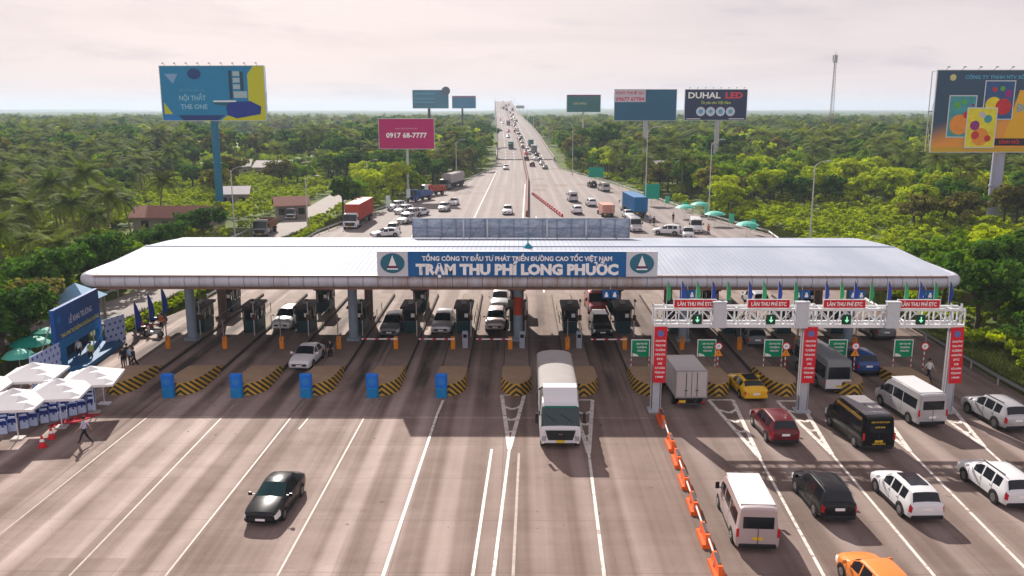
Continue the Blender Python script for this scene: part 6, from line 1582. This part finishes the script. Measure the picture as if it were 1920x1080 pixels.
def crown_mesh(seed, Rr, H0, H1, nlobe, nclump, leaves, size, mat, flat=.75):
    rng = np.random.default_rng(seed)
    lob = []
    for i in range(nlobe):
        a = rng.uniform(0, 2*PI); q = Rr*rng.uniform(.15,.66)*(0 if i == 0 else 1)
        lob.append((q*math.cos(a), q*math.sin(a), H0+(H1-H0)*(rng.uniform(.35,.78) if i else .72), Rr*rng.uniform(.30,.52)))
    lob = np.array(lob); CC = []; NN = []; TT = []; SS = []
    for k in range(nclump):
        L_ = lob[rng.integers(len(lob))]; d = rng.normal(size=3); d[2] = abs(d[2])*1.0-0.30; d /= np.linalg.norm(d)
        c = L_[:3]+d*L_[3]*rng.uniform(.72,1.08)*np.array([1,1,flat]); rc = L_[3]*rng.uniform(.22,.42)
        m_ = int(leaves*rng.uniform(.6,1.3)); p = rng.normal(size=(m_,3)); p /= np.linalg.norm(p, axis=1, keepdims=True); p *= rng.uniform(.35,1,size=(m_,1))**.5
        CC.append(c+p*rc*np.array([1.15,1.15,.7])); NN.append(p*.7+d*.5+rng.normal(size=(m_,3))*.55+np.array([0,0,.35]))
        TT.append(np.full(m_, rng.uniform(.1,.85))+rng.normal(size=m_)*.12); SS.append(size*rng.uniform(.65,1.3,m_))
    C_ = np.concatenate(CC); V, Fq = leaf_quads(rng, C_, np.concatenate(NN), np.concatenate(SS))
    return mesh_np('crown', V, Fq, mat, np.concatenate(TT)), lob
def trunk_mesh(lob, h, r, seed):
    rng = random.Random(seed); m = MB(); p = [(0,0,-.3),(rng.uniform(-.15,.15),rng.uniform(-.15,.15),h*.2),(rng.uniform(-.2,.2),rng.uniform(-.2,.2),h*.42)]
    m.path(p, [r*1.25,r,r*.8], 8)
    for L_ in lob: 
        mid = ((p[2][0]+L_[0])/2+rng.uniform(-.3,.3), (p[2][1]+L_[1])/2+rng.uniform(-.3,.3), (p[2][2]+L_[2])/2+.2)
        m.path([p[2], mid, (L_[0],L_[1],L_[2])], [r*.6,r*.38,r*.15], 5)
    me = bpy.data.meshes.new('trunk'); me.from_pydata(m.v, [], m.f); me.materials.append(BARK); me.update(); return me
def frond_strip(rng, base, az, up, ln, droop, wid, nseg=9, leaflet=True):
    """one arching frond: leaflets in a V either side of a drooping rib"""
    V = []; Fq = []; T = []; d = np.array([math.cos(az), math.sin(az), 0]); p = np.array(base, float); el = up; pts = [p.copy()]; st = ln/nseg
    for i in range(nseg): p = p + st*(d*math.cos(el)+np.array([0,0,math.sin(el)])); el -= droop/nseg*(0.6+.8*i/nseg); pts.append(p.copy())
    side = np.array([-math.sin(az), math.cos(az), 0]); tn = rng.uniform(.1,.9)
    for i in range(nseg):
        a, b = pts[i], pts[i+1]; t0 = (i+.5)/nseg; w = wid*math.sin(PI*min(1, .12+t0*.86))**.7
        for s in (-1, 1):
            for q in range(2):
                c0 = a+(b-a)*(q*.5); c1 = a+(b-a)*(q*.5+.30); tip = side*s*w+(b-a)*.55+np.array([0,0,-w*.38])
                k = len(V); V += [c0, c1, c1+tip*.98+(b-a)*.1, c0+tip*.9]; Fq.append((k,k+1,k+2,k+3)); T.append(tn+rng.normal()*.1)
    return V, Fq, T
def palm_crown(seed, h, nf, ln, wid, mat, upr=(0.05,1.25), droop=(1.0,1.9), lean=0, nseg=8):
    rng = np.random.default_rng(seed); V = []; Fq = []; T = []
    for i in range(nf):
        az = i*2.399+rng.uniform(-.2,.2); f = i/nf
        v, fq, t_ = frond_strip(rng, (lean,0,h), az, upr[1]+(upr[0]-upr[1])*f+rng.uniform(-.12,.12), ln*rng.uniform(.85,1.1), rng.uniform(*droop), wid, nseg)
        k = len(V); V += v; Fq += [tuple(a+k for a in q) for q in fq]; T += t_
    return mesh_np('crown', np.array(V), Fq, mat, np.array(T))
def palm_trunk(h, lean, seed, r=.15):
    m = MB(); n = 6; m.path([(lean*(i/n)**1.8, 0, -.3+(h+.3)*i/n) for i in range(n+1)], [r*(1.4 if i == 0 else 1-.25*i/n) for i in range(n+1)], 8)
    me = bpy.data.meshes.new('trunk'); me.from_pydata(m.v, [], m.f); me.materials.append(PBARK); me.update(); return me

TREES = {}   # tone -> list of (crown, trunk, height)
for q, tone in enumerate(LM):
    TREES[tone] = []
    for v_ in range(4):
        Rr = (4.8, 4.2, 5.3, 4.4)[v_]; H1 = (8.4, 9.4, 7.6, 8.8)[v_]
        cm, lob = crown_mesh(100*q+v_, Rr, H1*.10, H1, (9,10,12,9)[v_], (84,90,104,84)[v_], 40, .30, LM[tone])
        TREES[tone].append((cm, trunk_mesh(lob, H1, .24, v_+q*9)))
PALMS = []
for v_ in range(4):
    h = (8.4, 7.2, 9.6, 6.2)[v_]; le = (.5, 1.1, .8, .2)[v_]
    PALMS.append((palm_crown(v_+50, h, 24, 3.5, .72, PALMM, lean=le, upr=(-.35,1.2)), palm_trunk(h, le, v_)))
NIPAS = [palm_crown(v_+70, .0, 20, 5.6, .80, NIPA, upr=(.65,1.45), droop=(.7,1.3), nseg=10) for v_ in range(3)]
BUSH = []
for v_ in range(3):
    for tone in ('yellow green', 'yellow green'):
        cm, _l = crown_mesh(300+v_, 1.9, 0.0, 2.0, 6, 22, 26, .20, LM[tone], .8); BUSH.append(cm)
for q in (0, 1, 2, 3):
    tone = list(LM)[q]

def inside(poly_, x, y):
    c = False; n = len(poly_); j = n-1
    for i in range(n):
        xi, yi = poly_[i]; xj, yj = poly_[j]
        if (yi > y) != (yj > y) and x < (xj-xi)*(y-yi)/(yj-yi)+xi: c = not c
        j = i
    return c
lY = [p[1] for p in LEFT]; lX = [p[0] for p in LEFT]; rY = [p[1] for p in RIGHT]; rX = [p[0] for p in RIGHT]
def edges(y):
    if y < 354: return float(np.interp(y, lY, lX)), float(np.interp(y, rY, rX))
    return road_l(y), road_r(y)
POLES = [(o.location.x, o.location.y) for o in COL.objects if o.get('category') in ('billboard', 'tower', 'road sign', 'shelter')]
def free(x, y):
    """'' nothing, 'low' bushes only, 'tree'"""
    l, r = edges(y)
    mg = 3.2 if y < 354 else 5.5
    if l-mg < x < r+mg: return ''
    if y < 50 and x < 0: return 'tree' if x < -68 else ''
    if x < 0 and 50 <= y < 96 and x < -36:
        e = float(np.interp(y, [52,72,84,92], [-57,-46,-38.6,-38.4])); w0 = float(np.interp(y, [52,76,92], [-64,-52,-44.2]))
        if w0-2.2 < x < e+1.8: return ''
        return 'tree' if (x < w0 or x < -40.5) else ''
    if x < 0 and 84 <= y < 215 and -46.8 < x < -36.6: return ''
    if -47 < x < l and y < 160: return 'low' if y > 90 else ''
    for hx, hy, hr in HOUSES:
        if (x-hx)**2+(y-hy)**2 < hr*hr: return ''
        if abs(x-hx*(y/hy)) < hr*.7 and hy-12 < y < hy: return 'low'      # clearing before each house
    for qx, qy in POLES:
        if (x-qx)**2+(y-qy)**2 < 9: return ''
    if -190 < x < -95 and 430 < y < 600: return ''                          # rice field
    if -190 < x < -95 and 330 < y <= 430: return 'low'
    if -92 < x < -44 and 160 < y < 250: return 'tree' if math.sin(x*1.3+y*1.9) > .9 else 'low'
    if -105 < x < -62 and 232 < y < 300: return 'low'
    if x > 0 and r < x < r+(46 if y > 108 else 8) and 95 < y < 182: return 'tree' if (y > 120 and math.sin(x*1.7+y*2.3) > .93) else 'low'
    if 44 < x < 84 and 112 < y < 178: return 'low'
    if x > 0 and x < r+4.5: return 'low'
    return 'tree'
def inview(x, y, m_=14): return abs(x-0) < y*0.605+m_ and y > 22
rng = random.Random(11)
cand = []; lows = []
y = 24.0
while y < 330:
    sp = 6.0 if y < 150 else 6.8
    x = -(y*0.605+20)
    while x < y*0.605+20:
        xx = x+rng.uniform(-.4,.4)*sp; yy_ = y+rng.uniform(-.4,.4)*sp
        if inview(xx, yy_):
            f = free(xx, yy_)
            if f == 'tree': cand.append((math.hypot(xx, yy_), xx, yy_))
            elif f == 'low': lows.append((xx, yy_))
        x += sp
    y += sp
cand.sort()
def palmy(x, y):
    v = math.sin(x*.045+1.3)*math.cos(y*.03)+.35*math.sin(x*.13+y*.09)
    if x < -52 and 95 < y < 260: v += .6
    if x > 60 and 165 < y < 330: v += .65
    if y < 100: v -= .9
    return v
NB_, NP_ = 292, 250
trees = []; rest = []; nb = npm = 0
for d_, x, y in cand:
    pv = palmy(x, y)+rng.uniform(-.5,.5)
    if pv > .36:
        kind = 'nipa' if (x < 0 and 100 < y < 190 and rng.random() < .45) else 'palm'
        if npm < NP_: trees.append((kind, x, y)); npm += 1
        else: rest.append((x, y, 'palm'))
    else:
        if nb < NB_: trees.append(('tree', x, y)); nb += 1
        else: rest.append((x, y, 'tree'))
def zone(x, y):
    if x < 0:
        if y < 100: return 'behind the ceremony umbrellas and stage'
        if x > -60: return 'beside the side road and parked trucks' if y < 190 else 'under the magenta billboard'
        if y < 165: return 'before the blue billboard pole at the left'
        return 'in the woods around the blue billboard'
    if y < 75: return 'along the guardrail at the right edge'
    if y < 115: return 'behind the right end of the canopy'
    if x < 60: return 'along the verge right of the plaza'
    if y < 190: return 'before the pole of the orange billboard'
    return 'in the woods between the right billboards'
recs = []
for kind, x, y in trees:
    h = rng.random(); w = math.sin(x*.06)*math.sin(y*.05+1)+rng.uniform(-.7,.7)
    if kind == 'tree':
        if x > 0 and y < 115: tone = 'dark green' if w < .1 else ('mid green' if w < .6 else 'yellow green')
        elif x < 0 and y < 115: tone = 'dark green' if w < .35 else 'mid green'
        else: tone = 'yellow green' if w > .55 else ('mid green' if w > -.05 else ('dark green' if w > -.65 else 'olive'))
        if x > 0 and y > 115 and tone == 'dark green' and h < .35: tone = 'yellow green'
    else: tone = 'green'
    recs.append([kind, x, y, tone, zone(x, y)])
tot = {}
for r_ in recs: k = (r_[0], r_[3], r_[4]); tot[k] = tot.get(k, 0)+1
seen = {}; ORD = ['nearest','second nearest','third nearest','fourth nearest','fifth nearest','sixth nearest','seventh nearest','farthest']
def add_tree(kind, x, y, tone, zn):
    k = (kind, tone, zn); seen[k] = seen.get(k, 0)+1; n = tot[k]; o_ = seen[k]
    what = {'tree': tone+' broadleaf tree', 'palm': 'coconut palm', 'nipa': 'low spreading palm with upright fronds'}[kind]
    lab = (what+' '+zn) if n > 8 else ('only ' if n == 1 else (ORD[o_-1] if o_ < n else 'farthest')+' ')+what+' '+zn
    g_ = what+'s '+zn
    s = rng.uniform(.82, 1.12)*(1.0 if y > 120 else .86)
    if x > 0 and y < 110: s *= .95
    t = thing({'tree':'broadleaf_tree','palm':'coconut_palm','nipa':'spreading_palm'}[kind], lab, {'tree':'tree','palm':'palm tree','nipa':'palm tree'}[kind], (x, y, -.45), rng.uniform(0, 6.28), g_)
    if kind == 'tree': cm, tm = rng.choice(TREES[tone])
    elif kind == 'palm': cm, tm = rng.choice(PALMS)
    else: cm, tm = rng.choice(NIPAS), None; s *= .9
    if kind == 'palm': s *= 1.02
    t.scale = (s, s, s*rng.uniform(.92,1.1))
    if tm: link('trunk', tm, t)
    else: t_ = MB(); t_.lathe([(.35,-.2),(.25,.5)], 8); t_.build('trunk', PBARK, t)
    link('crown', cm, t)
for r_ in recs: add_tree(*r_)
# a few singled out trees
for px, ybase, Y, s, tone, lab in ((243,0,330,1.75,'dark green','dark feathery tree rising above the horizon left of the blue billboard'),(1715,0,150,1.05,'yellow green','bright yellow green tree left of the orange billboard pole'),
        (12,0,73,.80,'olive','brown green tree cut by the left picture edge beside the mint parasol'),(75,0,84,.95,'dark green','large round dark green tree above the green parasols at the left'),
        (150,0,93,.95,'dark green','rounded dark tree behind the shelter roof left of the canopy end'),(215,0,99,.85,'mid green','rounded mid green tree above the left tip of the canopy roof'),
        (-25,0,66,.9,'dark green','dark tree mostly outside the left picture edge above the white umbrellas'),
        (300,0,112,.8,'dark green','rounded dark tree just above the left end of the canopy')):
    p = PY(px, 400, Y); t = thing('broadleaf_tree', lab, 'tree', (p.x, Y, -.45), 1.0); t.scale = (s,s,s)
    cm, tm = TREES[tone][1 if s > 1.5 else 2]; link('trunk', tm, t); link('crown', cm, t)

# ------------------------------------------------------------------ masses nobody could count: geometry-node scatter
def scatter(name, pts, protos, label, cat, smin, smax, zs=1.0):
    pts = np.asarray(pts, np.float32); n = len(pts); rg = np.random.default_rng(len(name)+n)
    me = bpy.data.meshes.new(name); me.vertices.add(n); me.vertices.foreach_set('co', pts.ravel())
    a = me.attributes.new('pick', 'INT', 'POINT'); a.data.foreach_set('value', rg.integers(0, len(protos), n).astype(np.int32))
    a = me.attributes.new('rotz', 'FLOAT', 'POINT'); a.data.foreach_set('value', rg.uniform(0, 6.28, n).astype(np.float32))
    a = me.attributes.new('size', 'FLOAT', 'POINT'); a.data.foreach_set('value', rg.uniform(smin, smax, n).astype(np.float32))
    o = link(name, me); tag(o, label, cat, kind='stuff')
    col = bpy.data.collections.new(name+'_kinds')
    for i, pm in enumerate(protos):
        q = bpy.data.objects.new('%s_kind_%02d' % (name, i), pm); col.objects.link(q)
    ng = bpy.data.node_groups.new(name, 'GeometryNodeTree'); ng.interface.new_socket('Geometry', in_out='INPUT', socket_type='NodeSocketGeometry'); ng.interface.new_socket('Geometry', in_out='OUTPUT', socket_type='NodeSocketGeometry')
    N = ng.nodes; L = ng.links; gi = N.new('NodeGroupInput'); go_ = N.new('NodeGroupOutput')
    ci = N.new('GeometryNodeCollectionInfo'); ci.inputs['Collection'].default_value = col; ci.inputs['Separate Children'].default_value = True; ci.inputs['Reset Children'].default_value = True
    ip = N.new('GeometryNodeInstanceOnPoints'); ip.inputs['Pick Instance'].default_value = True
    def attr(nm, ty):
        q = N.new('GeometryNodeInputNamedAttribute'); q.data_type = ty; q.inputs['Name'].default_value = nm; return q.outputs['Attribute']
    cx = N.new('ShaderNodeCombineXYZ'); L.new(attr('rotz', 'FLOAT'), cx.inputs[2]); cs = N.new('ShaderNodeCombineXYZ')
    sz = attr('size', 'FLOAT')
    for i in range(3): L.new(sz, cs.inputs[i])
    mp = N.new('GeometryNodeMeshToPoints'); L.new(gi.outputs[0], mp.inputs[0]); L.new(mp.outputs[0], ip.inputs['Points']); L.new(ci.outputs[0], ip.inputs['Instance']); L.new(attr('pick', 'INT'), ip.inputs['Instance Index'])
    L.new(cx.outputs[0], ip.inputs['Rotation']); L.new(cs.outputs[0], ip.inputs['Scale']); L.new(ip.outputs[0], go_.inputs[0])
    o.modifiers.new('scatter', 'NODES').node_group = ng
    return o
far_tones = ['dark green', 'mid green', 'yellow green', 'olive', 'dark green', 'mid green']
FARC = [crown_mesh(500+i, (4.2,3.8,4.8,4.0,5.2,3.6)[i], 2.0, (8.6,9.4,7.8,8.8,9.8,8.0)[i], 6, 40, 22, .50, LM[far_tones[i]])[0] for i in range(6)]
def palm_low(seed):
    me = palm_crown(seed, 8.2, 16, 3.6, .8, PALMM, nseg=5, upr=(-.3,1.1)); return me
FARC.append(palm_low(90)); FARC.append(palm_low(91))
fp = [(x, y, -.45) for x, y, k_ in rest]
y = 330.0
while y < 960:
    sp = 7.4+ (y-330)/300
    x = -(y*0.62+25)
    while x < y*0.62+25:
        xx = x+rng.uniform(-.45,.45)*sp; yy_ = y+rng.uniform(-.45,.45)*sp
        if free(xx, yy_) == 'tree' and math.sin(xx*.021+2)*math.sin(yy_*.017+xx*.004)+.3*math.sin(xx*.09) > -.93: fp.append((xx, yy_, -.45+rng.uniform(-.3,.3)))
        x += sp
    y += sp
scatter('distant_woods', fp, FARC, 'dense mixed woods reaching from behind the near trees towards the horizon', 'woods', .8, 1.65)
# bushes and ground cover
gp2 = []
for y in np.arange(28, 430, 2.1):
    x = -(y*.605+8)
    while x < y*.605+8:
        xx = x+rng.uniform(-1,1); yy_ = y+rng.uniform(-1,1); f = free(xx, yy_)
        if f == 'low' and rng.random() < .80: gp2.append((xx, yy_, -.45))
        elif f == 'tree' and rng.random() < (.45 if y < 160 else .22): gp2.append((xx, yy_, -.45))
        x += 2.3
scatter('undergrowth', gp2, BUSH, 'bright green bushes and creepers covering the verges and clearings', 'undergrowth', .45, 1.15)
# clipped hedge between toll plaza and side road
hp = [(-36.4+rng.uniform(-.4,.4)+( (y-78)*.03 ), y, -.3) for y in np.arange(77, 150, .8)]
scatter('verge_hedge', hp, BUSH[::2], 'yellow green hedge strip between the toll plaza and the side road', 'hedge', .35, .6)
# grass blades on the verges
BL = NT('grass_blades', .9); BL = BL.base(BL.mix(BL.noise(BL.pos(), .4, 4), (0.07,0.12,0.015), (0.20,0.22,0.035)))
rg = np.random.default_rng(3); n_ = 60
Vv = []; Ff = []
for i in range(n_):
    a = rg.uniform(0,6.28); px_, py_ = rg.uniform(-.5,.5,2); h_ = rg.uniform(.15,.4); w_ = .03; le_ = rg.uniform(-.12,.12,2); k_ = len(Vv)
    Vv += [(px_-w_*math.cos(a),py_-w_*math.sin(a),0),(px_+w_*math.cos(a),py_+w_*math.sin(a),0),(px_+le_[0]+.008,py_+le_[1],h_),(px_+le_[0]-.008,py_+le_[1],h_)]; Ff.append((k_,k_+1,k_+2,k_+3))
GRASSP = mesh_np('grass_tuft', np.array(Vv), Ff, BL)
gs = []
for _ in range(9000):
    y = rng.uniform(44, 170); l, r = edges(y)
    x = rng.choice([rng.uniform(r+.2, r+6), rng.uniform(max(l-4.5,-38.4), l-.2)])
    if y < 76 and x < 0: continue
    gs.append((x, y, -.45))
scatter('verge_grass', gs, [GRASSP], 'short green grass on the verges beside the plaza', 'grass', .8, 1.5)

# far country: the canopy of the woods as one rolling sheet to the horizon
FS = NT('far_woods', .95)
_a = FS.noise(FS.pos(1,.35,1), .010, 6, .65); _b = FS.noise(FS.pos(1,.5,1), .08, 5, .7)
_c = FS.mix(FS.ramp(_a, .35, .65), (0.030,0.065,0.018), (0.090,0.120,0.035))
FS.p.inputs['Specular IOR Level'].default_value = .05
FS = FS.base(FS.mix(FS.ramp(_b, .5, .75, 0, .7), _c, (0.09,0.11,0.04)))
rows = np.concatenate([np.arange(900, 1600, 9), np.geomspace(1600, 7600, 110)]); cols = np.linspace(-.80, .80, 420)
YY, UU = np.meshgrid(rows, cols, indexing='ij'); XX = UU*YY
rg = np.random.default_rng(9)
ZZ = 6.3 + rg.normal(size=XX.shape)*1.5 + 1.8*np.sin(XX*.013)*np.cos(YY*.009) + np.clip((YY-2500)/5000, 0, 1)*(9*np.sin(XX*.0011+.7)+7*np.sin(XX*.0031)+4)
rr = np.array([road_l(v) for v in rows])[:,None]; r2 = np.array([road_r(v) for v in rows])[:,None]
ZZ = np.where((XX > rr-14) & (XX < r2+14) & (YY < 1650), np.minimum(ZZ, 4), ZZ)
ZZ[0,:] = -1
V = np.stack([XX, YY, ZZ], -1).reshape(-1,3); nr_, nc_ = XX.shape
I = np.arange(nr_*nc_).reshape(nr_, nc_); Fq = np.stack([I[:-1,:-1], I[:-1,1:], I[1:,1:], I[1:,:-1]], -1).reshape(-1,4)
fo = link('far_woods', mesh_np('far_woods', V, Fq, FS)); tag(fo, 'hazy far woods rolling away to the horizon', 'woods', kind='stuff')
FI = NT('rice_field', .95); FI = FI.base(FI.mix(FI.noise(FI.pos(.02,.005,1), 1.0, 4), (0.11,0.20,0.02), (0.17,0.26,0.035)))
sheet('field', [(-195,330),(-90,330),(-90,605),(-195,605)], -.43, FI)

# ------------------------------------------------------------------ air
m = MB(); m.box(-6500, 6500, -120, 8200, -1.6, 82)
hz_ = m.build('haze', None if False else M('haze_air', (1,1,1), 1)); hz_['kind'] = 'stuff'; hz_['label'] = 'pale blue haze over the far woods'; hz_['category'] = 'haze'
hm = MATS['haze_air']; hm.node_tree.nodes.clear(); o_ = hm.node_tree.nodes.new('ShaderNodeOutputMaterial'); pv = hm.node_tree.nodes.new('ShaderNodeVolumePrincipled')
pv.inputs['Color'].default_value = (0.70, 0.85, 1.0, 1); pv.inputs['Density'].default_value = 0.00019; pv.inputs['Anisotropy'].default_value = 0.2
hm.node_tree.links.new(pv.outputs[0], o_.inputs['Volume'])
